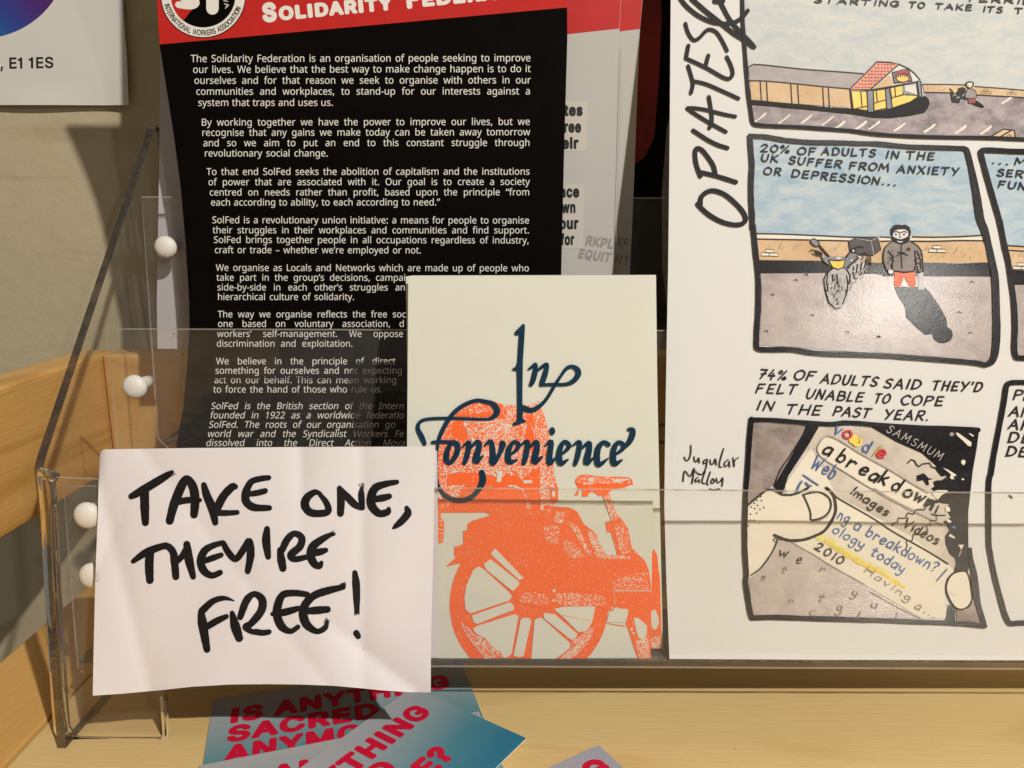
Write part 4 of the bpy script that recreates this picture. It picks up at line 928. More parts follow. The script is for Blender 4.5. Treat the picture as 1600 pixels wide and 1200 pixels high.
# ------------------------------------------------------------------ hand lettering, strokes in a box one unit high
PEN = {
'A': [(0, 0, .38, 1), (.38, 1, .72, 0), (.15, .36, .60, .36)],
'B': [(.08, 0, .08, 1), (.08, 1, .5, .92, .5, .6, .1, .54), (.1, .54, .62, .45, .58, .06, .06, 0)],
'C': [(.62, .85, .35, 1, .05, .7, .05, .3, .3, 0, .62, .12)],
'D': [(.08, 0, .1, 1), (.08, .98, .5, .95, .72, .55, .5, .1, .06, .02)],
'E': [(.56, .98, .1, .97), (.1, .97, .06, .02), (.06, .02, .58, .04), (.08, .5, .48, .52)],
'F': [(.6, .98, .1, .95), (.1, .97, .06, 0), (.08, .5, .46, .53)],
'G': [(.62, .85, .35, 1, .05, .7, .05, .3, .3, 0, .6, .1, .62, .42, .4, .42)],
'H': [(.06, 0, .1, 1), (.62, 0, .64, 1), (.08, .5, .62, .52)],
'I': [(.12, 0, .16, 1)],
'J': [(.5, 1, .48, .2, .25, 0, .02, .2)],
'K': [(.08, 0, .1, 1), (.6, 1, .12, .42), (.2, .5, .64, 0)],
'L': [(.1, 1, .06, .02), (.06, .02, .56, .06)],
'M': [(.02, 0, .14, 1), (.14, 1, .42, .3), (.42, .3, .74, 1), (.74, 1, .84, 0)],
'N': [(.06, 0, .1, 1), (.1, 1, .58, .04), (.58, .04, .64, 1)],
'O': [(.36, 1, .06, .75, .06, .25, .34, 0, .66, .25, .68, .75, .40, 1.0, .30, .97)],
'P': [(.08, 0, .1, 1), (.1, .98, .56, .95, .6, .6, .12, .45)],
'Q': [(.36, 1, .06, .75, .06, .25, .34, 0, .66, .25, .68, .75, .36, 1), (.4, .3, .7, -.05)],
'R': [(.08, 0, .1, 1), (.1, .98, .56, .95, .58, .6, .12, .48), (.25, .48, .64, 0)],
'S': [(.56, .88, .32, 1, .08, .8, .2, .58, .5, .42, .54, .15, .28, 0, .02, .14)],
'T': [(.02, .97, .68, 1), (.35, .98, .32, 0)],
'U': [(.06, 1, .06, .3, .3, 0, .56, .25, .62, 1)],
'V': [(.02, 1, .32, 0), (.32, 0, .66, 1)],
'W': [(.02, 1, .2, 0), (.2, 0, .44, .6), (.44, .6, .64, 0), (.64, 0, .86, 1)],
'X': [(.04, 1, .62, 0), (.6, 1, .02, 0)],
'Y': [(.02, 1, .32, .5), (.64, 1, .2, 0)],
'Z': [(.02, .97, .6, 1), (.6, 1, .02, .02), (.02, .02, .62, .04)],
'0': [(.3, 1, .06, .7, .06, .25, .3, 0, .56, .3, .56, .75, .3, 1)],
'1': [(.1, 1, .1, 0)],
'2': [(.04, .8, .28, 1, .5, .8, .36, .45, .02, .02), (.02, .02, .58, .04)],
'4': [(.34, 1, .04, .35), (.04, .35, .62, .38), (.44, .62, .40, -.05)],
'7': [(.02, .97, .6, 1), (.6, 1, .24, 0), (.22, .5, .58, .55)],
'%': [(.16, .98, .02, .82, .14, .66, .28, .8, .16, .98), (.66, 1, .14, 0), (.66, .34, .5, .18, .62, .02, .78, .16, .66, .34)],
"'": [(.1, 1.02, .06, .78)],
'.': [(.06, .03, .1, .05)],
'?': [(.04, .8, .25, 1, .48, .8, .3, .55, .25, .3), (.2, .03, .24, .05)],
'|': [(.12, -.25, .2, 1)],
'a': [(.46, .56, .24, .62, .04, .35, .08, .04, .32, .06, .46, .4), (.48, .6, .46, .0)],
'b': [(.08, 1, .06, .02), (.06, .35, .3, .6, .5, .35, .36, .0, .06, .05)],
'd': [(.48, 1.0, .46, .0), (.46, .4, .26, .6, .04, .32, .18, .0, .45, .12)],
'e': [(.06, .3, .46, .36, .40, .58, .18, .58, .04, .28, .18, .0, .46, .1)],
'g': [(.44, .56, .22, .6, .04, .34, .18, .08, .42, .3), (.46, .6, .44, -.25, .24, -.45, .02, -.3)],
'h': [(.08, 1, .06, 0), (.06, .35, .28, .6, .44, .4, .46, 0)],
'i': [(.08, .58, .08, 0), (.1, .8, .11, .83)],
'k': [(.08, 1, .06, 0), (.44, .6, .08, .26), (.16, .3, .48, 0)],
'l': [(.1, 1, .06, 0)],
'm': [(.04, .58, .04, 0), (.04, .38, .2, .6, .34, .42, .36, 0), (.36, .4, .54, .6, .66, .42, .68, 0)],
'n': [(.04, .58, .04, 0), (.04, .36, .24, .6, .42, .42, .44, 0)],
'o': [(.26, .6, .04, .4, .08, .08, .3, 0, .48, .22, .44, .5, .26, .6)],
'r': [(.06, .58, .06, 0), (.06, .34, .22, .56, .42, .52)],
's': [(.38, .52, .2, .6, .06, .46, .32, .24, .32, .04, .04, .04)],
't': [(.2, .9, .18, .08, .38, .04), (.02, .6, .4, .62)],
'u': [(.06, .58, .08, .1, .26, 0, .42, .2), (.44, .58, .44, 0)],
'v': [(.02, .58, .22, 0), (.22, 0, .44, .6)],
'w': [(.02, .58, .16, 0), (.16, 0, .32, .42), (.32, .42, .46, 0), (.46, 0, .64, .6)],
'y': [(.04, .58, .1, .2, .3, .14, .42, .34), (.44, .58, .4, -.2, .22, -.42, .02, -.34)],
'c': [(.42, .5, .24, .6, .04, .34, .16, .02, .42, .1)],
}
def PEN_W(c):
    if c == ' ': return 0.45
    s = PEN.get(c)
    if not s: return 0.3
    return max(max(p[0::2]) for p in s)

# ================================================================== the setting: wall and wooden rack
def struct(o): o['kind'] = 'structure'; return o
wall = box('wall', (-1.6, 0.425, -0.7), (1.6, 0.46, 1.3), M['plaster'], None, 0)
struct(wall); wall['label'] = 'beige plastered wall behind the rack'; wall['category'] = 'wall'

rack = thing('wooden_rack', 'varnished pine display rack with flat base board and low side and back rails', 'rack', (0, 0.25, -0.018))
box('base_board', (-0.1725, -0.10, -0.018), (0.72, 0.374, 0.0), M['board'], rack, 0.0012)
box('edge_board', (-0.2165, -0.10, -0.0185), (-0.1740, 0.374, -0.0004), M['rail'], rack, 0.0012)
box('side_rail', (-0.223, -0.10, 0.0564), (-0.205, 0.392, 0.117), M['rail'], rack, 0.003, 3)
box('back_rail', (-0.2045, 0.3765, 0.007), (0.72, 0.394, 0.117), M['back_rail'], rack, 0.003, 3)

# ================================================================== clear acrylic leaflet holder
holder = thing('leaflet_holder', 'clear acrylic three-tier leaflet holder with white push rivets', 'leaflet holder', (-0.158, 0.25, 0))
T1, T2, T3 = 0.2490, 0.2880, 0.3285
def flat(Y): return surface(lambda r: Y)
# side panel: a plate seen edge-on, front edge upright, upper edge raking back
def prism_x(name, yz, x0, x1, mat, edge, parent):
    n = len(yz)
    vs_ = [(x0, y, z) for y, z in yz] + [(x1, y, z) for y, z in yz]
    fs = [tuple(range(n)), tuple(range(2 * n - 1, n - 1, -1))] + [(i, i + n, (i + 1) % n + n, (i + 1) % n) for i in range(n)]
    return mesh_obj(name, vs_, fs, [mat, edge], [0, 0] + [1] * n, parent)
pA = at_X(60, 732, -0.1585); pB = at_X(235, 203, -0.1585); pC = at_X(94, 1150, -0.1585)
side = [(pC.y, 0.0006), (pA.y - 0.0005, pA.z - 0.012), (pA.y, pA.z), (pA.y + 0.003, pA.z + 0.004), (pB.y, pB.z), (pB.y + 0.004, pB.z + 0.002), (0.362, pB.z), (0.362, 0.0006)]
prism_x('side_panel', side, -0.1600, -0.1570, M['acrylic'], M['dark_edge'], holder)
side_r = [(a, b) for a, b in side]
prism_x('side_panel', side_r, 0.4170, 0.4200, M['acrylic'], M['dark_edge'], holder)
# front flange turned in from the side panel, with a foot on the board
fl = [(70, 741), (92, 745), (205, 750), (212, 1000), (206, 1052), (252, 1063), (258, 1085), (262, 1148), (256, 1159), (180, 1160), (106, 1157), (96, 1150), (84, 960)]
flange = sheet('front_flange', fl, flat(0.2455), 0.0025, M['acrylic'], holder, 60, M['edge'], False)
p1 = sheet('pocket_front', [(98, 757.5), (500, 760), (1000, 764), (1800, 771), (1800, 1046), (690, 1040), (300, 1047), (150, 1051), (130, 1048), (121, 1036), (109, 900)], flat(T1), 0.0019, M['acrylic'], holder, 80, M['edge'], False)
p2 = sheet('pocket_front', [(165, 512.5), (1800, 517), (1800, 960), (200, 900), (184, 700)], flat(T2), 0.0016, M['acrylic'], holder, 80, M['edge'], False)
p3 = sheet('pocket_front', [(220, 306.5), (1800, 309), (1800, 700), (250, 690), (247, 686), (236, 520)], flat(T3), 0.0016, M['acrylic'], holder, 80, M['edge'], False)
def bar(name, pts, r, mat, parent, n=12):
    vs_, fs = [], []
    for i, p in enumerate(pts):
        d = (pts[min(i + 1, len(pts) - 1)] - pts[max(i - 1, 0)]).normalized()
        a = d.cross(V((0, 1, 0.01))).normalized(); b = a.cross(d).normalized()
        for j in range(n):
            t = 2 * math.pi * j / n
            vs_.append(p + a * (r * math.cos(t)) + b * (r * math.sin(t)))
    for i in range(len(pts) - 1):
        for j in range(n):
            q = (j + 1) % n
            fs.append((i * n + j, i * n + q, (i + 1) * n + q, (i + 1) * n + j))
    fs.append(tuple(range(n - 1, -1, -1)))
    fs.append(tuple(range((len(pts) - 1) * n, len(pts) * n)))
    return mesh_obj(name, vs_, fs, [mat], None, parent, True)
bar('bent_corner', [at_Y(x, y, 0.2440) for x, y in ((72, 742), (77, 800), (82, 900), (88, 1000), (93, 1090), (97, 1138), (103, 1148))], 0.0026, M['bend'], holder, 20)
bar('foot_lip', [at_Y(x, y, 0.2440) for x, y in ((101, 1150), (108, 1154), (130, 1156), (180, 1157), (245, 1157), (256, 1154), (260, 1146), (258, 1120), (256, 1088))], 0.0013, M['bend'], holder, 12)
bar('flange_tip', [at_Y(x, y, 0.2440) for x, y in ((63, 737), (72, 740), (88, 747))], 0.0018, M['bend'], holder, 12)
def rim(panel, pts, Y, w):  # flat pale strip laid on the panel face, painting the glint along its edge
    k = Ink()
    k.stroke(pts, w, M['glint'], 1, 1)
    mesh_obj('edge_glint_strip', [flat(Y - 0.00015)(x, y) for x, y, z in k.v], k.f, k.mats, k.m, panel)
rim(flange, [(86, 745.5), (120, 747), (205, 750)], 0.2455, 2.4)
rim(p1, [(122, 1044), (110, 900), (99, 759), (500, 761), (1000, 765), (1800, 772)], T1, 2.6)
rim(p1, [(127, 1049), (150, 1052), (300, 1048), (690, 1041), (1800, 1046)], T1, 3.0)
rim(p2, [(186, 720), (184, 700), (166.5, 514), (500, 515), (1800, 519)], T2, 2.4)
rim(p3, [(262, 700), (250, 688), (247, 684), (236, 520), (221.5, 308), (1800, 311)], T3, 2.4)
z1 = at_Y(800, 1041, T1).z
z3 = at_Y(250, 690, T3).z
def pocket_floor(z, y0, y1, face):
    vs_ = [(x, y, zz) for zz in (z - 0.0016, z) for x, y in ((-0.1565, y0), (0.4165, y0), (0.4165, y1), (-0.1565, y1))]
    fs = [(0, 3, 2, 1), (4, 5, 6, 7), (0, 1, 5, 4), (1, 2, 6, 5), (2, 3, 7, 6), (3, 0, 4, 7)]
    mesh_obj('pocket_floor', vs_, fs, [face, M['edge']], [0, 0, 1, 1, 1, 1], holder)
pocket_floor(z1 + 0.0016, T1 + 0.0021, T2 - 0.0002, M['edge'])  # face tinted dark to hold back light and deepen the shade on the board
pocket_floor(0.064, T2 + 0.0018, T3 - 0.0002, M['acrylic'])
pocket_floor(z3, T3 + 0.0018, 0.360, M['acrylic'])
def lathe_y(name, prof, c, axis, mat, parent, n=40):
    """turned shape; prof = (along axis, radius)"""
    q = V((0, -1, 0)).rotation_difference(V(axis).normalized()).to_matrix()
    vs_, fs = [], []
    for a, r in prof:
        for i in range(n):
            t = 2 * math.pi * i / n
            vs_.append(V(c) + q @ V((r * math.cos(t), -a, r * math.sin(t))))
    for k in range(len(prof) - 1):
        for i in range(n):
            j = (i + 1) % n
            fs.append((k * n + i, k * n + j, (k + 1) * n + j, (k + 1) * n + i))
    fs.append(tuple(range(n - 1, -1, -1)))
    fs.append(tuple(range((len(prof) - 1) * n, len(prof) * n)))
    return mesh_obj(name, vs_, fs, [mat], None, parent, True)
def rivet(px, py, Y, r, tail):
    c = at_Y(px, py, Y)
    head = [(-0.0002, r * 0.93), (0.0006, r), (0.0013, r * 0.97), (0.0021, r * 0.86), (0.0028, r * 0.66), (0.0032, r * 0.40), (0.00335, r * 0.12)]
    h = lathe_y('rivet', head, c, (0, -1, 0), M['rivet'], holder)
    st = [(-0.0112, 0.0012), (-0.0108, 0.0021), (-0.008, 0.0024), (-0.0005, 0.0024)]
    lathe_y('split_stem', st, c + V((0, 0.0002, 0)), tail, M['rivet'], h, 24)
rivet(260, 386, T3, 0.0047, (0, -1, 0))
rivet(212, 604, T2, 0.0047, (0, -1, 0))
rivet(139, 804, T1 - 0.0036, 0.0047, (0, -1, 0))
rivet(147, 898, T1 - 0.0036, 0.0047, (0, -1, 0))

# ================================================================== poster on the wall
poster = thing('wall_poster', 'white poster corner with blue and purple disc and E1 1ES, on the wall', 'poster', at_Y(60, 165, 0.4215))
def pos_rip(x, y): return -0.0012 * math.exp(-((y - 165) / 18.0) ** 2) * (0.5 + 0.5 * math.sin(x * 0.03)) - 0.0008 * math.exp(-((x - 197) / 14) ** 2)
ps = surface(lambda r: 0.4215, pos_rip)
sheet('poster_sheet', [(-60, -200), (180, -200), (187, -60), (192, 0), (195, 50), (198, 84), (201, 164), (160, 164.5), (80, 164), (-60, 164)], ps, 0.0002, M['poster'], poster, 12)
M['disc'] = gradient('disc_print', [(0.0, (0.01, 0.14, 0.36)), (0.35, (0.03, 0.06, 0.30)), (0.75, (0.075, 0.02, 0.17)), (1.0, (0.09, 0.02, 0.13))], 0, 0.010, 0.062, 0.45, (2, 0.9))
k = Ink()
k.poly([(-30 + 137.5 * math.cos(t * math.pi / 40), -76 + 136 * math.sin(t * math.pi / 40)) for t in range(80)], M['disc'], 2, 20)
k.build('disc_print', ps, poster)
k = Ink()
k.type(GROT, 't, E1 1ES', -8.5, 107, 84.5, 105.5, 32, M['print_black'], 3, fat=0.016, space=0.2)
k.build('lettering', ps, poster)

# ================================================================== leaflets in the back pockets
rear = thing('white_leaflet', 'pale lilac-grey leaflet at the left behind the black flyer and rivet', 'leaflet', at_Y(270, 545, 0.338))
rs = surface(lambda r: 0.338)
sheet('leaflet_sheet', [(250, -420), (420, -420), (420, 546), (246, 545), (245, 470), (249, 250), (250, 60)], rs, 0.0003, M['lilac'], rear, 60)
k = Ink()
k.type(GROT, 'TC', 267.5, 528, 284, 528, 15, M['grey_print'], 2)
k.build('lettering', rs, rear)

dark = thing('dark_leaflet', 'dark wine-red and black leaflet showing in the gap left of the comic', 'leaflet', at_Y(1010, 520, 0.344))
ds = surface(lambda r: 0.344)
sheet('leaflet_sheet', [(930, -160), (1080, -160), (1080, 520), (930, 520)], ds, 0.0003, M['flyer_black'], dark, 60)
k = Ink()
k.poly([(930, -150), (1022, -150), (1034, 20), (1030, 120), (1022, 215), (1008, 245), (985, 262), (930, 262)], M['wine'], 2, 30)
k.poly([(1060, 120), (1060, 500), (1044, 500), (1035, 420), (1034, 300), (1042, 200)], M['slate'], 2, 30)
k.build('colour_print', ds, dark)

def red_white(name, label, Y, outline, header, prints):
    base = at_Y(940, 430, Y)
    t = thing('red_headed_leaflet', label, 'leaflet', base, 0, 'red headed leaflets behind the black flyer')
    s = surface(lambda r: Y)
    sheet('leaflet_sheet', outline, s, 0.0003, M['leaflet'], t, 60)
    k = Ink()
    k.poly(header, M['deep_red'], 1, 30)
    k.build('red_header', s, t)
    k = Ink()
    prints(k)
    k.build('lettering', s, t)
    return t
def pr2(k):
    k.stroke([(962, 370), (983, 372)], 0.5, M['leaflet'], 1, 1)
    k.type(GROT, 'KP', 962, 384, 980, 387, 27, M['grey_print'], 2, fat=0.03, shear=0.2)
    k.type(GROT, 'UIT', 951, 410, 983, 414, 26, M['grey_print'], 2, fat=0.03, shear=0.2)
red_white('a', 'red and white leaflet sticking out furthest right behind the black flyer', 0.3262,
          [(700, -200), (1014, -200), (1004, 0), (1000, 45), (996, 140), (990, 300), (984, 432), (983, 480), (700, 480)],
          [(700, -200), (1013.5, -200), (1003.6, 0), (999.8, 45), (972, 48.5), (700, 75)], pr2)
def pr1(k):
    for (x0, x1, y0, y1) in ((870, 918, 158, 236), (868, 913, 287, 388)):
        k.poly([(x0, y0), (x1, y0), (x1 - 2, y1), (x0, y1)], M['tint'], 1)
    for (w, x0, x1, yb) in (('ites', 876, 911, 180), ('free', 874, 908.5, 206), ('their', 863, 904, 231.5), ('place', 858, 905.5, 307.5), ('own', 868, 900, 332), ('your', 867, 904, 357), ('for', 876, 897.5, 382)):
        k.type(GROT, w, x0, yb, x1, yb - 0.3, 31, M['print_black'], 3, fat=0.042)
    k.type(GROT, 'RKPL', 913.5, 382, 958, 388, 27, M['grey_print'], 2, fat=0.03, shear=0.12)
    k.type(GROT, 'EQUIT', 902, 402, 953, 409.5, 27, M['grey_print'], 2, fat=0.03, shear=0.2)
    for dx in (0, 3):
        k.stroke([(968 + dx, 76), (963.5 + dx, 250), (958.5 + dx, 425)], 0.7, M['grey_print'], 2, 1)
red_white('b', 'red and white leaflet with black bold words, directly behind the black flyer', 0.3246,
          [(700, -200), (976, -200), (970.5, 0), (968, 44), (964, 250), (956, 480), (700, 480)],
          [(700, -200), (975.6, -200), (970, 0), (967.6, 44.5), (887, 53.3), (700, 72)], pr1)

# ------------------------------------------------------------------ black and red flyer
fly_tab = [(-400, 0.2985), (-330, 0.3005), (-150, 0.3065), (0, 0.3115), (90, 0.3136), (250, 0.3168), (420, 0.3189), (490, 0.3192), (570, 0.3162), (640, 0.3095), (700, 0.3025), (800, 0.2970), (860, 0.2950)]
def Yf(r):                                   # smoothed table
    return sum(lerp_table(fly_tab, r + d) for d in (-45, -30, -15, 0, 15, 30, 45)) / 7
fs_ = surface(Yf)
flyer = thing('black_flyer', 'black flyer with red heading and dense white text, curling in the pocket', 'flyer', at_Y(580, 800, 0.300))
left = [(172, -320), (206, -200), (228, -110), (238, -50), (245, 0), (249, 69), (262, 150), (272, 215), (282, 290), (290, 380), (295.5, 470), (296, 510), (293, 560), (287, 630), (276, 695), (262, 760), (252, 800)]
right = [(897, -320), (892, -200), (888, -110), (886.5, -50), (886, 0), (886.5, 60), (884, 150), (882, 215), (880, 300), (878, 380), (876, 470), (874, 510), (874, 560), (874, 630), (876, 695), (880, 760), (882, 800)]
sheet('flyer_sheet', left + right[::-1], fs_, 0.0006, M['flyer_black'], flyer, 14, M['flyer_white'])
k = Ink()
k.poly([(172.3, -319.6), (206, -200), (228, -110), (238.2, -50), (245.2, 0), (249.3, 69.5), (887, 11.5), (886, 0), (886.5, -50), (888, -110), (892, -200), (897, -319.6)], M['flyer_red'], 1, 20)
k.build('red_header', fs_, flyer)
k = Ink()
cx, cyy = 317.5, -7.5
k.ring(cx, cyy, 65.5, 67.0, M['flyer_black'], 2)
k.ring(cx, cyy, 50.5, 65.5, M['flyer_white'], 2)
k.poly([(cx + 50.5 * math.cos(a * math.pi / 30), cyy + 50.5 * math.sin(a * math.pi / 30)) for a in range(60)], M['flyer_black'], 2, 9)
red_half = [(cx + 50.5 * math.cos(a), cyy + 50.5 * math.sin(a)) for a in [R(128 + i * 4) for i in range(46)]]
k.poly(red_half, M['flyer_red'], 3, 9)
sg = zoomed(230, 0, 3.902)
k.stroke(sg((290, -70, 60), (235, -85, 62), (200, -50, 62), (240, -10, 62), (290, 12, 62), (270, 32, 50), (225, 32, 45), (190, 28, 40)), 15, M['flyer_white'], 4)
k.stroke(sg((398, -110), (398, 52)), 76 / 3.902, M['flyer_white'], 4, 1)
k.poly(sg(360, -110, 460, -110, 460, -70, 360, -70), M['flyer_white'], 4)
def arc_text(k, text, r, a0, a1, size, mat, fat):
    n = len(text)
    adv = [glyph(GROT, c, fat)[0] if c != ' ' else 0.3 for c in text]
    tot = sum(adv)
    a = a0
    for c, w in zip(text, adv):
        da = (a1 - a0) * w / tot
        m = a + da / 2
        if c != ' ':
            px, py = cx + r * math.cos(m), cyy + r * math.sin(m)
            tx, ty = math.sin(m), -math.cos(m)
            hw = abs(da) * r / 2
            k.type(GROT, c, px - tx * hw, py - ty * hw, px + tx * hw, py + ty * hw, size, mat, 4, fat)
        a += da
arc_text(k, 'INTERNATIONAL WORKERS ASSOCIATION', 62.6, R(167), R(18), 16.5, M['flyer_black'], 0.006)
k.type(GROT, 'IWA', 346.5, -13, 352, 14, 13, M['flyer_white'], 4)
k.build('round_emblem', fs_, flyer)
k = Ink()
def caps(k, big, rest, x0, xb, x1, y0, y1, sb, ss):
    s = (y1 - y0) / (x1 - x0)
    k.type(GROT, big, x0, y0, xb, y0 + s * (xb - x0), sb, M['flyer_white'], 2, fat=0.055)
    k.type(GROT, rest, xb + 1.5, y0 + s * (xb + 1.5 - x0), x1, y1, ss, M['flyer_white'], 2, fat=0.055)
caps(k, 'S', 'OLIDARITY', 410, 434, 614, 33.0, 13.5, 50, 36)
caps(k, 'F', 'EDERATION', 634, 657, 868, 11.5, -11, 50, 36)
k.build('heading', fs_, flyer)
LINES = [
 (298, 829.5, 97, 95.8, 'The Solidarity Federation is an organisation of people seeking to improve'),
 (301, 829.5, 114, 112.6, 'our lives. We believe that the best way to make change happen is to do it'),
 (303, 829.5, 131, 130.4, 'ourselves and for that reason we seek to organise with others in our'),
 (306, 829, 148.2, 147.6, 'communities and workplaces, to stand-up for our interests against a'),
 (309, 521, 165.6, 165.4, 'system that traps and uses us.'),
 (314, 828.5, 196.4, 195.2, 'By working together we have the power to improve our lives, but we'),
 (315, 828.5, 212.4, 211.4, 'recognise that any gains we make today can be taken away tomorrow'),
 (317, 828.5, 228.6, 228, 'and so we aim to put an end to this constant struggle through'),
 (319, 513, 244.6, 244.6, 'revolutionary social change.'),
 (322.5, 828, 273.5, 273, 'To that end SolFed seeks the abolition of capitalism and the institutions'),
 (325, 828, 289.6, 289, 'of power that are associated with it. Our goal is to create a society'),
 (327, 828, 305.6, 305.3, 'centred on needs rather than profit, based upon the principle “from'),
 (329, 687.7, 321.3, 321, 'each according to ability, to each according to need.”'),
 (331, 827.3, 348.8, 349.4, 'SolFed is a revolutionary union initiative: a means for people to organise'),
 (332, 827.3, 364.6, 364.8, 'their struggles in their workplaces and communities and find support.'),
 (333.5, 827, 379.6, 380.5, 'SolFed brings together people in all occupations regardless of industry,'),
 (335, 658.5, 395.5, 396, 'craft or trade – whether we’re employed or not.'),
 (337, 827, 423.3, 424, 'We organise as Locals and Networks which are made up of people who'),
 (338, 634, 438.6, 438.8, 'take part in the group’s decisions, campai'),
 (339, 633.5, 453.9, 454, 'side-by-side in each other’s struggles an'),
 (339.5, 554, 468.8, 468.8, 'hierarchical culture of solidarity.'),
 (340, 634.5, 496, 496, 'The way we organise reflects the free soc'),
 (340, 632, 510.8, 510.8, 'one based on voluntary association, d'),
 (339, 630.5, 526.6, 526.6, 'workers’ self-management. We oppose'),
 (338, 551.5, 541.8, 541.8, 'discrimination and exploitation.'),
 (337.5, 618, 569.3, 569.3, 'We believe in the principle of direct'),
 (336, 629, 584, 584, 'something for ourselves and not expecting'),
 (334.5, 620, 598.8, 598.8, 'act on our behalf. This can mean working'),
 (333, 598, 613.4, 613.4, 'to force the hand of those who rule us.'),
 (329, 631, 639.3, 639.3, '/SolFed is the British section of the Intern'),
 (327.5, 631, 653.8, 653.8, '/founded in 1922 as a worldwide federatio'),
 (325.5, 617.5, 668.4, 668.4, '/SolFed. The roots of our organisation go'),
 (323.5, 631, 682.8, 682.8, '/world war and the Syndicalist Workers Fe'),
 (321, 633, 697, 697, '/dissolved into the Direct Action Mova'),
]
k = Ink()
for (x0, x1, y0, y1, s) in LINES:
    it = s.startswith('/')
    s = s.lstrip('/')
    d = Yf(y0) / ray(500, y0).y
    size = 19.4 * 0.297 / d
    k.type(HUMAN, s, x0, y0, x1, y1, size, M['flyer_white'], 2, 0.0, 0.2 if it else 0.0, True, 0.95)
k.build('body_text', fs_, flyer)

# ================================================================== cream booklets with the orange bicycle
def booklet(label, Yof, outline, art):
    t = thing('booklet', label, 'booklet', at_Y(850, 1031, Yof(1031)), 0, 'cream bicycle booklets in the front pocket')
    s = surface(Yof)
    sheet('booklet_cover', outline, s, 0.0013, M['cover'], t, 40, M['cover'])
    art(t, s)
    return t
Yz2 = leaning(792, 0.2610, [(400, 10), (700, 9), (800, 6), (1031, 4.5)])
def art2(t, s):
    k = Ink()
    k.poly([(1019, 862), (1022, 858), (1027, 868), (1029, 890), (1031, 900), (1032.5, 950), (1034.5, 1013), (1012, 1013), (1012, 862)], M['orange'], 1)
    k.poly([(1017, 955), (1024, 952), (1029, 965), (1029.5, 975), (1025, 984), (1021, 984), (1017, 975)], M['cover'], 2)
    k.poly([(1014, 1000), (1034, 990), (1034.5, 1013), (1012, 1013)], M['orange_light'], 2)
    k.build('bicycle_print', s, t)
booklet('second cream booklet, its right edge peeking out behind the front copy', Yz2,
        [(634, 432), (644, 430.4), (1025, 429.5), (1027, 600), (1031, 790), (1036, 1013.5), (672, 1013.5), (640, 800)], art2)
Yz = leaning(792, 0.2568, [(400, 10), (700, 9), (800, 6), (1031, 4.5)])
